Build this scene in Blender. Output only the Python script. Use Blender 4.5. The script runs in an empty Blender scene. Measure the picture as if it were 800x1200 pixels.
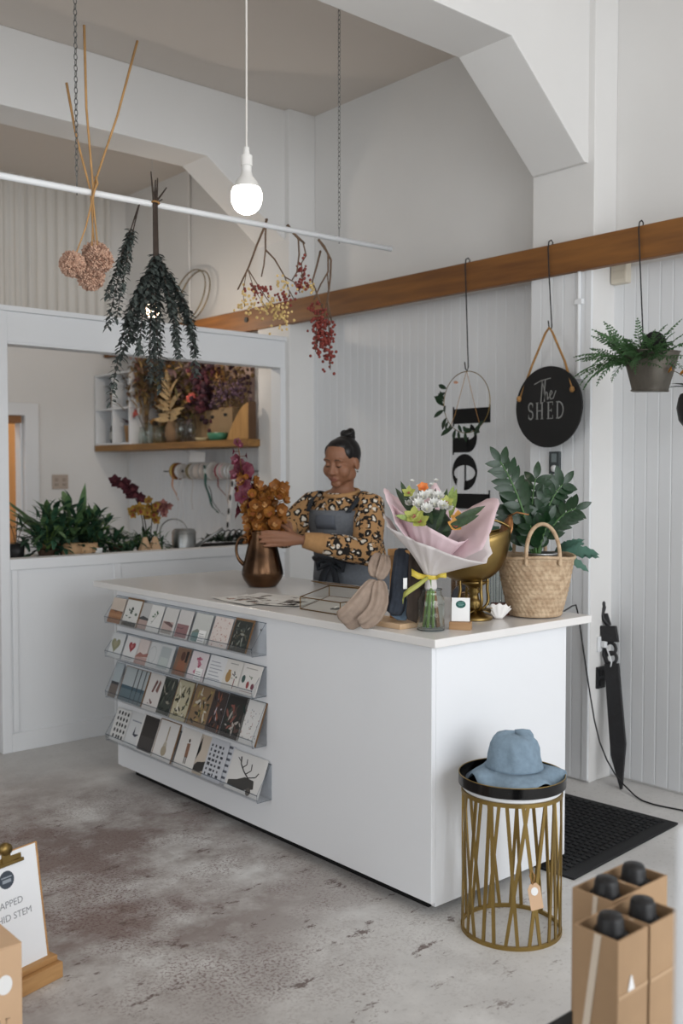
import bpy, bmesh, math, random
from mathutils import Vector, Matrix, Euler
R = math.radians
PI = math.pi
random.seed(7)
sc = bpy.context.scene
col = sc.collection

# ------------------------------------------------------------------ camera, world, light, exposure
cam_d = bpy.data.cameras.new('camera')
cam = bpy.data.objects.new('camera', cam_d)
col.objects.link(cam)
sc.camera = cam
cam_d.sensor_fit = 'HORIZONTAL'
cam_d.sensor_width = 24.0
cam_d.lens = 35.01
cam_d.clip_start = 0.05
cam.location = (0, 0, 1.42)
_fw = Vector((math.sin(R(41.05)), math.cos(R(41.05)), -math.tan(math.atan(45 / 1167))))
cam.rotation_euler = _fw.to_track_quat('-Z', 'Y').to_euler()
cam_d.dof.use_dof = True
cam_d.dof.focus_distance = 3.4
cam_d.dof.aperture_fstop = 2.6

vs = sc.view_settings
sc.display_settings.display_device = 'sRGB'
vs.view_transform = 'Standard'
vs.look = 'None'
vs.exposure = -0.04
vs.gamma = 1.0
vs.use_curve_mapping = False
sc.cycles.transparent_max_bounces = 32

world = bpy.data.worlds.new('world')
sc.world = world
world.use_nodes = True
bg = world.node_tree.nodes['Background']
bg.inputs[0].default_value = (0.80, 0.88, 1.0, 1)
bg.inputs[1].default_value = 1.0


def area(name, loc, rot, sx, sy, power, color):
    d = bpy.data.lights.new(name, 'AREA')
    d.shape = 'RECTANGLE'
    d.size, d.size_y, d.energy, d.color = sx, sy, power, color
    o = bpy.data.objects.new(name, d)
    o.location, o.rotation_euler = loc, [R(a) for a in rot]
    col.objects.link(o)
    return o


# daylight through the shop-front windows (behind the camera) and the side window
area('window_light', (1.9, -2.42, 1.95), (90, 0, 0), 3.5, 2.6, 142, (0.955, 0.975, 1.0))
area('window_light', (-1.8, -2.42, 1.95), (90, 0, 0), 2.2, 2.6, 50, (0.955, 0.975, 1.0))
area('window_light', (-3.05, 2.0, 1.9), (0, -90, 0), 2.2, 2.6, 33, (0.96, 0.98, 1.0))


# ------------------------------------------------------------------ materials
def lin(c):
    return tuple(((x / 255) / 12.92 if x / 255 <= 0.04045 else ((x / 255 + 0.055) / 1.055) ** 2.4) for x in c)


_mats = {}


def mat(name, c, rough=0.6, metal=0.0, var=0.0, scale=8.0, bump=0.0, bscale=None, stretch=None, c2=None, trans=0.0,
        ior=1.45, emit=0.0, sheen=0.0, alpha=1.0, coat=0.0, sss=0.0, translucent=0.0):
    if name in _mats:
        return _mats[name]
    m = bpy.data.materials.new(name)
    m.use_nodes = True
    nt = m.node_tree
    b = nt.nodes['Principled BSDF']
    col1 = (*lin(c), 1)
    b.inputs['Base Color'].default_value = col1
    b.inputs['Roughness'].default_value = rough
    b.inputs['Metallic'].default_value = metal
    b.inputs['IOR'].default_value = ior
    b.inputs['Transmission Weight'].default_value = trans
    b.inputs['Alpha'].default_value = alpha
    b.inputs['Coat Weight'].default_value = coat
    b.inputs['Sheen Weight'].default_value = sheen
    if sss:
        b.inputs['Subsurface Weight'].default_value = sss
        b.inputs['Subsurface Radius'].default_value = (0.02, 0.008, 0.004)
        b.inputs['Subsurface Scale'].default_value = 0.5
    if emit:
        b.inputs['Emission Color'].default_value = col1
        b.inputs['Emission Strength'].default_value = emit
    if var or c2 or bump:
        tc = nt.nodes.new('ShaderNodeTexCoord')
        mp = nt.nodes.new('ShaderNodeMapping')
        if stretch:
            mp.inputs['Scale'].default_value = stretch
        nt.links.new(tc.outputs['Object'], mp.inputs[0])
        nz = nt.nodes.new('ShaderNodeTexNoise')
        nz.inputs['Scale'].default_value = scale
        nz.inputs['Detail'].default_value = 5
        nt.links.new(mp.outputs[0], nz.inputs[0])
        if var or c2:
            rp = nt.nodes.new('ShaderNodeValToRGB')
            rp.color_ramp.elements[0].position = 0.33
            rp.color_ramp.elements[1].position = 0.67
            if c2:
                rp.color_ramp.elements[0].color = (*lin(c2), 1)
                rp.color_ramp.elements[1].color = col1
            else:
                rp.color_ramp.elements[0].color = (*[x * (1 - var) for x in col1[:3]], 1)
                rp.color_ramp.elements[1].color = (*[min(1, x * (1 + var)) for x in col1[:3]], 1)
            nt.links.new(nz.outputs[0], rp.inputs[0])
            nt.links.new(rp.outputs[0], b.inputs['Base Color'])
        if bump:
            bn = nt.nodes.new('ShaderNodeBump')
            bn.inputs['Strength'].default_value = bump
            bn.inputs['Distance'].default_value = 0.01
            n2 = nz
            if bscale:
                n2 = nt.nodes.new('ShaderNodeTexNoise')
                n2.inputs['Scale'].default_value = bscale
                n2.inputs['Detail'].default_value = 3
                nt.links.new(mp.outputs[0], n2.inputs[0])
            nt.links.new(n2.outputs[0], bn.inputs['Height'])
            nt.links.new(bn.outputs[0], b.inputs['Normal'])
    if translucent:
        tr = nt.nodes.new('ShaderNodeBsdfTranslucent')
        tr.inputs[0].default_value = col1
        mx = nt.nodes.new('ShaderNodeMixShader')
        mx.inputs[0].default_value = translucent
        out = nt.nodes['Material Output']
        nt.links.new(b.outputs[0], mx.inputs[1])
        nt.links.new(tr.outputs[0], mx.inputs[2])
        nt.links.new(mx.outputs[0], out.inputs[0])
    _mats[name] = m
    return m


def flat(c):
    return mat('print_%02x%02x%02x' % tuple(c), c, 0.7)


# ------------------------------------------------------------------ mesh builder
def frame_of(d, up=(0, 0, 1)):
    d = Vector(d).normalized()
    up = Vector(up)
    if abs(d.dot(up.normalized())) > 0.97:
        up = Vector((1, 0, 0)) if abs(d.x) < 0.9 else Vector((0, 1, 0))
    u = up.cross(d).normalized()
    return u, d.cross(u).normalized(), d


class MB:
    def __init__(s):
        s.v, s.f, s.mi, s.m = [], [], [], 0

    def add(s, vs_, fs_):
        n = len(s.v)
        s.v.extend([tuple(p) for p in vs_])
        s.f.extend([tuple(i + n for i in f) for f in fs_])
        s.mi.extend([s.m] * len(fs_))
        return s

    def box(s, x0, x1, y0, y1, z0, z1):
        return s.add([(x0, y0, z0), (x1, y0, z0), (x1, y1, z0), (x0, y1, z0), (x0, y0, z1), (x1, y0, z1), (x1, y1, z1), (x0, y1, z1)],
                     [(0, 3, 2, 1), (4, 5, 6, 7), (0, 1, 5, 4), (1, 2, 6, 5), (2, 3, 7, 6), (3, 0, 4, 7)])

    def boxr(s, c, sx, sy, sz, M):
        c = Vector(c)
        P = [c + M @ Vector((a * sx / 2, b * sy / 2, d * sz / 2)) for d in (-1, 1) for a, b in ((-1, -1), (1, -1), (1, 1), (-1, 1))]
        return s.add(P, [(0, 3, 2, 1), (4, 5, 6, 7), (0, 1, 5, 4), (1, 2, 6, 5), (2, 3, 7, 6), (3, 0, 4, 7)])

    def tube(s, pts, r, seg=6, cap=True, squash=1.0, closed=False):
        pts = [Vector(p) for p in pts]
        n = len(pts)
        rr = r if isinstance(r, (list, tuple)) else [r] * n
        V, F = [], []
        u = None
        for i, p in enumerate(pts):
            if closed:
                d = pts[(i + 1) % n] - pts[i - 1]
            else:
                d = pts[min(i + 1, n - 1)] - pts[max(i - 1, 0)]
            if d.length < 1e-9:
                d = Vector((0, 0, 1))
            d.normalize()
            if u is None:
                u, w, _ = frame_of(d)
            else:
                u = (u - d * u.dot(d))
                u = u.normalized() if u.length > 1e-6 else frame_of(d)[0]
                w = d.cross(u)
            for k in range(seg):
                a = 2 * PI * k / seg
                V.append(p + u * (rr[i] * math.cos(a)) + w * (rr[i] * squash * math.sin(a)))
        for i in range(n if closed else n - 1):
            j = (i + 1) % n
            for k in range(seg):
                k2 = (k + 1) % seg
                F.append((i * seg + k, i * seg + k2, j * seg + k2, j * seg + k))
        if cap and not closed:
            F.append(tuple(range(seg - 1, -1, -1)))
            F.append(tuple(range((n - 1) * seg, n * seg)))
        return s.add(V, F)

    def ribbon(s, pts, w, side, t=0.0006):
        # flat strip of width w along pts; side = width direction(s)
        pts = [Vector(p) for p in pts]
        n = len(pts)
        V, F = [], []
        for i, p in enumerate(pts):
            sd = Vector(side[i] if isinstance(side, list) else side).normalized()
            ww = w[i] if isinstance(w, (list, tuple)) else w
            d = (pts[min(i + 1, n - 1)] - pts[max(i - 1, 0)]).normalized()
            nn = d.cross(sd)
            nn = nn.normalized() * t if nn.length > 1e-6 else Vector((0, 0, t))
            V += [p - sd * ww / 2 - nn, p + sd * ww / 2 - nn, p + sd * ww / 2 + nn, p - sd * ww / 2 + nn]
        for i in range(n - 1):
            for k in range(4):
                F.append((i * 4 + k, i * 4 + (k + 1) % 4, i * 4 + 4 + (k + 1) % 4, i * 4 + 4 + k))
        F += [(3, 2, 1, 0), tuple(range(4 * n - 4, 4 * n))]
        return s.add(V, F)

    def lathe(s, prof, seg=24, c=(0, 0, 0), M=None, sx=1.0, sy=1.0, a0=0.0, cap=True):
        c = Vector(c)
        V, F = [], []
        for r, z in prof:
            for k in range(seg):
                a = a0 + 2 * PI * k / seg
                p = Vector((r * sx * math.cos(a), r * sy * math.sin(a), z))
                V.append(c + (M @ p if M else p))
        n = len(prof)
        for i in range(n - 1):
            for k in range(seg):
                k2 = (k + 1) % seg
                F.append((i * seg + k, i * seg + k2, (i + 1) * seg + k2, (i + 1) * seg + k))
        if cap:
            if prof[0][0] > 1e-5:
                F.append(tuple(range(seg - 1, -1, -1)))
            if prof[-1][0] > 1e-5:
                F.append(tuple(range((n - 1) * seg, n * seg)))
        return s.add(V, F)

    def ball(s, c, r, seg=10, rings=6, M=None, jit=0.0):
        if not isinstance(r, (list, tuple)):
            r = (r, r, r)
        c = Vector(c)
        V, F = [], []
        tr = lambda p: c + (M @ p if M else p)
        V.append(tr(Vector((0, 0, -r[2]))))
        for i in range(1, rings):
            t = -PI / 2 + PI * i / rings
            for k in range(seg):
                a = 2 * PI * k / seg
                q = 1 + random.uniform(-jit, jit)
                V.append(tr(Vector((r[0] * math.cos(t) * math.cos(a) * q, r[1] * math.cos(t) * math.sin(a) * q, r[2] * math.sin(t) * q))))
        V.append(tr(Vector((0, 0, r[2]))))
        for k in range(seg):
            F.append((0, 1 + (k + 1) % seg, 1 + k))
        for i in range(rings - 2):
            for k in range(seg):
                a, b = 1 + i * seg, 1 + (i + 1) * seg
                F.append((a + k, a + (k + 1) % seg, b + (k + 1) % seg, b + k))
        e = len(V) - 1
        b = 1 + (rings - 2) * seg
        for k in range(seg):
            F.append((b + k, b + (k + 1) % seg, e))
        return s.add(V, F)

    def prism(s, poly, o, u, v, t):
        # polygon in plane (o,u,v) extruded by t along u x v
        o, u, v = Vector(o), Vector(u), Vector(v)
        n = u.cross(v).normalized() * t
        A = [o + u * a + v * b for a, b in poly]
        k = len(A)
        V = A + [p + n for p in A]
        F = [tuple(range(k - 1, -1, -1)), tuple(range(k, 2 * k))] + [(i, (i + 1) % k, k + (i + 1) % k, k + i) for i in range(k)]
        return s.add(V, F)

    def ring(s, c, R0, r, n, seg=24, ms=6, sy=1.0, u=None, v=None):
        # torus around axis n
        if u is None:
            u, v, _ = frame_of(n)
        c, u, v = Vector(c), Vector(u), Vector(v)
        pts = [c + u * (R0 * math.cos(2 * PI * i / seg)) + v * (R0 * sy * math.sin(2 * PI * i / seg)) for i in range(seg)]
        return s.tube(pts, r, ms, closed=True)

    def leaf(s, b, d, up, L, W, curl=0.3, n=4, fold=0.15, shape=1.0, twist=0.0, wavy=0.0):
        # leaf blade: three columns of vertices; curl bends it down, away from up
        b = Vector(b)
        u, w, d = frame_of(d, up)
        V, F = [], []
        pos = b.copy()
        ang = 0.0
        for i in range(n + 1):
            t = i / n
            wd = W * 0.5 * (math.sin(PI * min(1, t ** shape * 0.97 + 0.03)) ** 0.8)
            dd = d * math.cos(ang) - w * math.sin(ang)
            nn = w * math.cos(ang) + d * math.sin(ang)
            q = twist * t
            uu = u * math.cos(q) + nn * math.sin(q)
            n2 = nn * math.cos(q) - u * math.sin(q)
            wv = 1 + (wavy * (-1) ** i)
            V += [pos - uu * wd * wv + n2 * wd * fold, pos, pos + uu * wd * wv + n2 * wd * fold]
            pos = pos + dd * (L / n)
            ang += curl / n
        for i in range(n):
            a = i * 3
            F += [(a, a + 1, a + 4, a + 3), (a + 1, a + 2, a + 5, a + 4)]
        return s.add(V, F)

    def mesh(s, name, mats, smooth=False, auto=None):
        me = bpy.data.meshes.new(name)
        me.from_pydata(s.v, [], s.f)
        for m in (mats if isinstance(mats, (list, tuple)) else [mats]):
            me.materials.append(m)
        me.polygons.foreach_set('material_index', s.mi)
        if smooth:
            me.polygons.foreach_set('use_smooth', [True] * len(s.f))
        me.update()
        return me

    def build(s, name, mats, parent=None, smooth=False, bevel=0.0, loc=None, subd=0, solid=0.0, bseg=2, angle=None):
        o = bpy.data.objects.new(name, s.mesh(name, mats, smooth or angle is not None))
        col.objects.link(o)
        if parent is not None:
            o.parent = parent
        if loc is not None:
            o.location = loc
        if solid:
            k = o.modifiers.new('solid', 'SOLIDIFY')
            k.thickness = solid
            k.offset = 0
        if bevel:
            k = o.modifiers.new('bevel', 'BEVEL')
            k.width, k.segments, k.limit_method, k.angle_limit = bevel, bseg, 'ANGLE', R(40)
        if subd:
            k = o.modifiers.new('subd', 'SUBSURF')
            k.levels = k.render_levels = subd
        if angle is not None:
            bm = bmesh.new()
            bm.from_mesh(o.data)
            for e in bm.edges:
                if len(e.link_faces) == 2 and e.calc_face_angle(0) > R(angle):
                    e.smooth = False
            bm.to_mesh(o.data)
            bm.free()
        return o


def tag(o, label, cat, group=None, kind=None):
    o['label'] = label
    if cat:
        o['category'] = cat
    if group:
        o['group'] = group
    if kind:
        o['kind'] = kind
    return o


def thing(name, label, cat, loc=(0, 0, 0), rz=0.0, group=None, rot=None):
    o = bpy.data.objects.new(name, None)
    o.empty_display_size = 0.05
    col.objects.link(o)
    o.location = loc
    o.rotation_euler = rot if rot else (0, 0, rz)
    return tag(o, label, cat, group)


def struct(o, label):
    o['kind'] = 'structure'
    o['label'] = label
    return o


def clone(o, parent=None):
    c = o.copy()
    col.objects.link(c)
    if parent is not None:
        c.parent = parent
    for ch in list(o.children):
        clone(ch, c)
    return c


def vrnd(a):
    return Vector((random.uniform(-a, a), random.uniform(-a, a), random.uniform(-a, a)))


def bez(p0, p1, p2, n=8):
    p0, p1, p2 = Vector(p0), Vector(p1), Vector(p2)
    return [p0 * (1 - t) ** 2 + p1 * (2 * t * (1 - t)) + p2 * t * t for t in [i / n for i in range(n + 1)]]


# shared materials
WHITE = mat('white_paint', (225, 227, 229), 0.55, var=0.015, scale=2)
WALLW = mat('white_wall_paint', (222, 221, 219), 0.75, var=0.03, scale=1.2, bump=0.02, bscale=60)
CREAM = mat('cream_ceiling_paint', (210, 202, 194), 0.8, var=0.02, scale=1)
BOARD = mat('white_board_paint', (224, 226, 228), 0.5, var=0.025, scale=3, stretch=(1, 1, 0.2))
TIMBER = mat('varnished_timber', (134, 88, 40), 0.55, c2=(106, 66, 30), scale=3.5, stretch=(7, 0.7, 7), bump=0.05)
LAM = mat('white_laminate', (230, 232, 235), 0.28)
KRAFT = mat('kraft_card', (196, 160, 122), 0.8, var=0.05, scale=12)
KRAFTD = mat('dark_kraft', (152, 118, 82), 0.85, var=0.06, scale=12)
BLACK = mat('black_paint', (20, 20, 21), 0.5)
BLACKM = mat('matt_black', (16, 16, 17), 0.85)
BRASS = mat('brushed_brass', (134, 112, 68), 0.36, 1.0, var=0.12, scale=14)
GOLDM = mat('gold_painted_steel', (150, 126, 74), 0.42, 0.9, var=0.06, scale=20)
PAPER = mat('white_paper', (236, 236, 235), 0.8)
GLASS = mat('clear_glass', (245, 250, 248), 0.02, trans=1.0, ior=1.45)
ACRY = mat('clear_acrylic', (236, 240, 244), 0.04, trans=1.0, ior=1.12)
ROPE = mat('jute_rope', (160, 120, 72), 0.9, var=0.2, scale=60)
STEEL = mat('grey_steel', (150, 152, 152), 0.35, 1.0, var=0.08, scale=12)
WOOD = mat('light_wood', (196, 152, 100), 0.6, c2=(166, 122, 74), scale=5, stretch=(1, 6, 6), bump=0.03)
OAK = mat('honey_oak', (156, 114, 62), 0.6, c2=(122, 88, 46), scale=4, stretch=(6, 0.8, 6), bump=0.03)
LEAFD = mat('dark_green_leaf', (32, 54, 34), 0.45, var=0.3, scale=9, translucent=0.12)
LEAFM = mat('mid_green_leaf', (58, 92, 56), 0.5, var=0.3, scale=9, translucent=0.15)
LEAFB = mat('blue_green_leaf', (70, 106, 92), 0.55, var=0.2, scale=6, translucent=0.12)
STEMG = mat('green_stem', (104, 134, 68), 0.5, var=0.2, scale=20)
TWIG = mat('brown_twig', (84, 64, 50), 0.85, var=0.25, scale=25)
# ================================================================== the setting
def floor_material():
    m = bpy.data.materials.new('worn_concrete')
    m.use_nodes = True
    nt = m.node_tree
    b = nt.nodes['Principled BSDF']
    b.inputs['Roughness'].default_value = 0.62
    tc = nt.nodes.new('ShaderNodeTexCoord')

    def noise(scale, detail=6, rough=0.6, off=(0, 0, 0), st=(1, 1, 1)):
        mp = nt.nodes.new('ShaderNodeMapping')
        mp.inputs['Location'].default_value = off
        mp.inputs['Scale'].default_value = st
        nt.links.new(tc.outputs['Object'], mp.inputs[0])
        n = nt.nodes.new('ShaderNodeTexNoise')
        n.inputs['Scale'].default_value = scale
        n.inputs['Detail'].default_value = detail
        n.inputs['Roughness'].default_value = rough
        nt.links.new(mp.outputs[0], n.inputs[0])
        return n.outputs[0]

    def ramp(x, a, b_, lo=0.0, hi=1.0):
        r = nt.nodes.new('ShaderNodeMapRange')
        r.inputs['From Min'].default_value = a
        r.inputs['From Max'].default_value = b_
        r.inputs['To Min'].default_value = lo
        r.inputs['To Max'].default_value = hi
        r.clamp = True
        nt.links.new(x, r.inputs['Value'])
        return r.outputs[0]

    def math_(op, a, c):
        n = nt.nodes.new('ShaderNodeMath')
        n.operation = op
        n.use_clamp = op != 'SUBTRACT'
        for i, q in enumerate((a, c)):
            if isinstance(q, (int, float)):
                n.inputs[i].default_value = q
            else:
                nt.links.new(q, n.inputs[i])
        return n.outputs[0]

    def mixc(f, a, c):
        n = nt.nodes.new('ShaderNodeMix')
        n.data_type = 'RGBA'
        nt.links.new(f, n.inputs[0])
        for i, q in ((6, a), (7, c)):
            if isinstance(q, tuple):
                n.inputs[i].default_value = (*lin(q), 1)
            else:
                nt.links.new(q, n.inputs[i])
        return n.outputs[2]

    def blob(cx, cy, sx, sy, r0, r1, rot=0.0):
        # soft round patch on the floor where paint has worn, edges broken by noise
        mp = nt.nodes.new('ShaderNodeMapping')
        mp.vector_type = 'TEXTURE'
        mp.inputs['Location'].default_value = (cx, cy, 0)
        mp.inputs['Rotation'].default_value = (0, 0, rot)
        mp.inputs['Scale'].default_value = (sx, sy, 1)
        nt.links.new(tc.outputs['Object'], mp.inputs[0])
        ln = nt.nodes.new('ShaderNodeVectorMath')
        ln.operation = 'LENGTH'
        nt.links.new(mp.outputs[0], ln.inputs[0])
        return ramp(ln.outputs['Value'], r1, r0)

    base = mixc(ramp(noise(1.1), 0.35, 0.65), (216, 215, 213), (190, 188, 186))
    base = mixc(ramp(noise(55, 4), 0.55, 0.72, 0, 0.45), base, (164, 161, 158))
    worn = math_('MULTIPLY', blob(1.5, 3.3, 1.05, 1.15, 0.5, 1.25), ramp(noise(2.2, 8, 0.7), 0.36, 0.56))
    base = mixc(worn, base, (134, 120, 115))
    pale = math_('MULTIPLY', ramp(noise(3.0, 6, 0.65, (4, 1, 0)), 0.5, 0.66), blob(1.9, 1.9, 1.3, 1.3, 0.2, 1.2))
    base = mixc(math_('MULTIPLY', pale, 0.7), base, (226, 225, 223))
    # red-brown flecks of old paint
    fleck = ramp(noise(95, 6, 0.7, (2, 2, 0)), 0.51, 0.56)
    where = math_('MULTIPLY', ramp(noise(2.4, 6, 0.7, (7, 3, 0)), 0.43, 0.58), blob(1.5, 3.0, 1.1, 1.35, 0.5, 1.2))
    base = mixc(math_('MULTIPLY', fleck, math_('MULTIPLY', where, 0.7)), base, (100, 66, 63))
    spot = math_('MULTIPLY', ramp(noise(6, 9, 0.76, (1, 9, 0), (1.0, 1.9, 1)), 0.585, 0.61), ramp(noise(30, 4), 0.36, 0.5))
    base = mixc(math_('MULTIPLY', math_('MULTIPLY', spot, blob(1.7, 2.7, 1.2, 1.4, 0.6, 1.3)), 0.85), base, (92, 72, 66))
    tiny = math_('MULTIPLY', ramp(noise(30, 8, 0.78, (3, 3, 0), (1, 1.5, 1)), 0.64, 0.66), ramp(noise(1.7, 4, 0.6, (8, 0, 0)), 0.4, 0.55))
    base = mixc(math_('MULTIPLY', tiny, 0.85), base, (84, 60, 55))
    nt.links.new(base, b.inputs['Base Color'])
    bn = nt.nodes.new('ShaderNodeBump')
    bn.inputs['Strength'].default_value = 0.15
    bn.inputs['Distance'].default_value = 0.01
    nt.links.new(noise(30, 5), bn.inputs['Height'])
    nt.links.new(bn.outputs[0], b.inputs['Normal'])
    return m


XW, YB, ZC = 4.0, 7.23, 3.64
XL, YF = -3.2, -2.6
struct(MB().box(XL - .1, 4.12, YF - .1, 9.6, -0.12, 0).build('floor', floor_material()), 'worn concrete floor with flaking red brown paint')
struct(MB().box(XL - .1, 4.12, YF - .1, 9.6, ZC, ZC + .1).build('ceiling', CREAM), 'plain cream painted ceiling')

# right wall: plaster above, tongue-and-groove boards below the timber rail, each board a piece
wr = struct(MB().box(XW, XW + .12, YF, 9.6, 0, ZC).build('wall_right', WALLW), 'white right wall, plaster above and boards below')
PITCH = 0.0627


def board(parent, y, x, z0, z1, proto):
    if proto is None:
        m = MB()
        m.prism([(-PITCH / 2 + .0004, 0), (-PITCH / 2 + .0004, .0075), (-PITCH / 2 + .0046, .011), (PITCH / 2 - .0026, .011), (PITCH / 2 - .0004, .008),
                 (PITCH / 2 - .0004, 0)], (0, 0, z0), (0, 1, 0), (-1, 0, 0), z1 - z0)
        proto = m.build('board', BOARD, parent)
    else:
        q = proto.copy()
        q.parent = parent
        col.objects.link(q)
        proto = q
    proto.location = (x, y, 0)
    return proto


pb = None
y = 0.2
while y < YB - .03:
    if not (2.66 < y < 3.0 or 4.87 < y < 5.16):
        q = board(wr, y, XW, 0.012, 2.36, pb)
        pb = pb or q
    y += PITCH

# front pier with its own boards, rear pier
PF0, PF1, PFX = 2.665, 3.01, 3.825
t1 = struct(MB().box(PFX, XW, PF0, PF1, 0, ZC).build('trim_1', WALLW, bevel=.004), 'white pier standing out from the right wall')
pp = None
for i in range(5):
    q = board(t1, PF1 - PITCH * (i + .5) - .002, PFX, 0.012, 2.36, pp)
    pp = pp or q
MB().box(PFX - .014, PFX, PF0, PF0 + .034, .012, 2.36).build('corner_strip', WHITE, t1, bevel=.003)
t2 = struct(MB().box(3.795, XW, 4.845, 5.17, 0, ZC).build('trim_2', WALLW, bevel=.004), 'white rear pier beside the inner partition')

# two portal beams with sloping haunches under the ceiling
def portal(name, x_l, y0, y1, zu, xh, xe, zh, label):
    m = MB()
    m.prism([(x_l, zu), (xh, zu), (xe, zh), (XW - .0, zh), (XW - .0, ZC), (x_l, ZC)], (0, y1, 0), (1, 0, 0), (0, 0, 1), y1 - y0)
    return struct(m.build(name, WALLW, bevel=.004), label)


portal('trim_3', XL, 2.70, 2.995, 3.232, 3.285, 3.80, 2.82, 'white front ceiling beam with a sloping haunch')
portal('trim_4', XL, 4.89, 5.16, 3.25, 3.235, 3.80, 2.85, 'white rear ceiling beam with a sloping haunch')

# timber rail along the right wall
rail = struct(MB().box(3.78, 3.822, 0.3, 7.2, 2.335, 2.478).build('trim_5', TIMBER, bevel=.004), 'long varnished timber rail along the white wall')
m = MB()
for yy in (.9, 1.9, 3.6, 4.5, 5.3, 6.4):
    m.box(3.82, XW, yy - .02, yy + .02, 2.37, 2.45)
m.build('spacer_block', WALLW, rail)['kind'] = 'stuff'
# white filler under the rail so the ledge is closed
MB().tube([(3.78, 5.27, 2.41), (3.772, 5.27, 2.41)], .018, 10).build('bolt', BLACK, rail)

# inner partition: solid below, framed opening above
PY = 4.885
wi = struct(MB().box(2.0, 3.80, PY + .012, PY + .09, 0.0, 0.93).build('wall_inner', WHITE), 'low white inner partition with an open framed window')
for nm, a in (('post', (1.985, 2.035, PY, PY + .1, 0, 2.24)), ('post', (3.757, 3.80, PY, PY + .1, .985, 2.07)),
              ('header', (2.035, 3.80, PY + .004, PY + .1, 2.07, 2.235)), ('cap_rail', (1.985, 3.80, PY - .014, PY + .11, 2.235, 2.262)),
              ('sill_rail', (2.035, 3.80, PY, PY + .11, .93, .985)), ('batten', (2.62, 2.66, PY + .004, PY + .02, .1, .93)),
              ('batten', (2.045, 2.075, PY + .004, PY + .02, .1, .93)), ('skirting', (2.035, 3.80, PY - .002, PY + .02, 0, .095)),
              ('header_edge', (2.035, 3.757, PY - .006, PY + .01, 2.07, 2.084))):
    MB().box(*a).build(nm, WHITE, wi, bevel=.003)

# outer shell: back wall with doorway, left wall, front wall with shop windows
wb = struct(MB().box(XL, 2.35, YB, YB + .12, 0, ZC).box(3.128, XW, YB, YB + .12, 0, ZC).box(2.35, 3.128, YB, YB + .12, 1.86, ZC).build('wall_back', WALLW),
            'pale plaster back wall of the workroom')
m = MB()
m.prism([(2.25, 0), (2.35, 0), (2.35, 1.855), (3.128, 1.855), (3.128, 0), (3.235, 0), (3.235, 1.95), (2.25, 1.95)], (0, YB, 0), (1, 0, 0), (0, 0, 1), .03)
d1 = struct(m.build('door_1', WHITE, bevel=.005), 'white door frame round the orange lit doorway')
MB().box(3.112, 3.128, YB + .03, YB + .12, 0, 1.86).build('jamb', WHITE, d1)
MB().box(2.35, 3.112, YB + .0, YB + .14, 1.8, 1.86).build('jamb', mat('brown_head_jamb', (140, 96, 58), .6), d1)
OCHRE = mat('ochre_wall', (218, 166, 112), .8, var=.04, scale=2)
wh = struct(MB().box(1.9, 4.0, 8.5, 8.6, 0, ZC).build('wall_hall', OCHRE), 'warm orange wall beyond the doorway')
hl = bpy.data.lights.new('hall_lamp', 'POINT')
hl.energy, hl.color, hl.shadow_soft_size = 24, (1.0, .9, .74), .12
ho = bpy.data.objects.new('hall_lamp', hl)
ho.location = (2.7, 7.9, 2.5)
col.objects.link(ho)

# corrugated sheets high on the back wall
def corrugated(x0, x1, label):
    m = MB()
    n = int((x1 - x0) / .0136)
    V, F = [], []
    for i in range(n + 1):
        x = x0 + (x1 - x0) * i / n
        ph = (x % .082) / .082
        dpt = .008 if ph < .35 else (.008 - .016 * (ph - .35) / .15 if ph < .5 else (-.008 if ph < .85 else -.008 + .016 * (ph - .85) / .15))
        for z in (2.5, ZC):
            V.append((x, YB - .02 - dpt, z))
    for i in range(n):
        F.append((2 * i, 2 * i + 1, 2 * i + 3, 2 * i + 2))
    m.add(V, F)
    return tag(m.build('corrugated_sheet', mat('white_corrugated_steel', (212, 210, 205), .5), solid=.001), label, 'cladding', 'corrugated sheets on the back wall')


corrugated(2.35, 3.17, 'white corrugated sheet on back wall left of the vertical seam')
corrugated(3.174, 3.85, 'white corrugated sheet on back wall right of the vertical seam')
struct(MB().tube([(3.985, 6.27, 2.42), (3.985, 6.27, ZC)], .011, 8).build('trim_6', WALLW), 'thin painted conduit on the upper wall')
c7 = struct(MB().tube([(3.806, 2.728, 1.85), (3.806, 2.728, 2.335)], .0085, 8).build('trim_7', WHITE), 'thin white conduit on the pier below the rail')
for z in (2.2, 1.86):
    MB().box(3.797, 3.825, 2.708, 2.748, z - .012, z + .012).build('clip', WHITE, c7, bevel=.002)

struct(MB().box(XL - .1, XL, YF, 9.6, 0, .6).box(XL - .1, XL, YF, 9.6, 3.2, ZC).box(XL - .1, XL, YF, .8, .6, 3.2).box(XL - .1, XL, 3.2, 9.6, .6, 3.2).build('wall_left', WALLW),
       'white left wall with a side window')
struct(MB().box(XL, 4.12, YF - .1, YF, 0, .55).box(XL, 4.12, YF - .1, YF, 3.3, ZC).box(XL, -2.9, YF - .1, YF, .55, 3.3).box(-.7, .15, YF - .1, YF, .55, 3.3)
       .box(3.65, 4.12, YF - .1, YF, .55, 3.3).build('wall_front', WALLW), 'shop front wall with two large windows')
for i, (a, b_) in enumerate(((-2.9, -.7), (.15, 3.65))):
    w_ = struct(MB().box(a, b_, YF - .1, YF - .05, .55, .6).box(a, b_, YF - .1, YF - .05, 3.25, 3.3).box(a, a + .05, YF - .1, YF - .05, .6, 3.25)
                .box(b_ - .05, b_, YF - .1, YF - .05, .6, 3.25).build('window_%d' % (i + 1), WHITE), 'white framed shop window')
    MB().box(a + .05, b_ - .05, YF - .078, YF - .072, .6, 3.25).build('pane', GLASS, w_)
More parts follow.
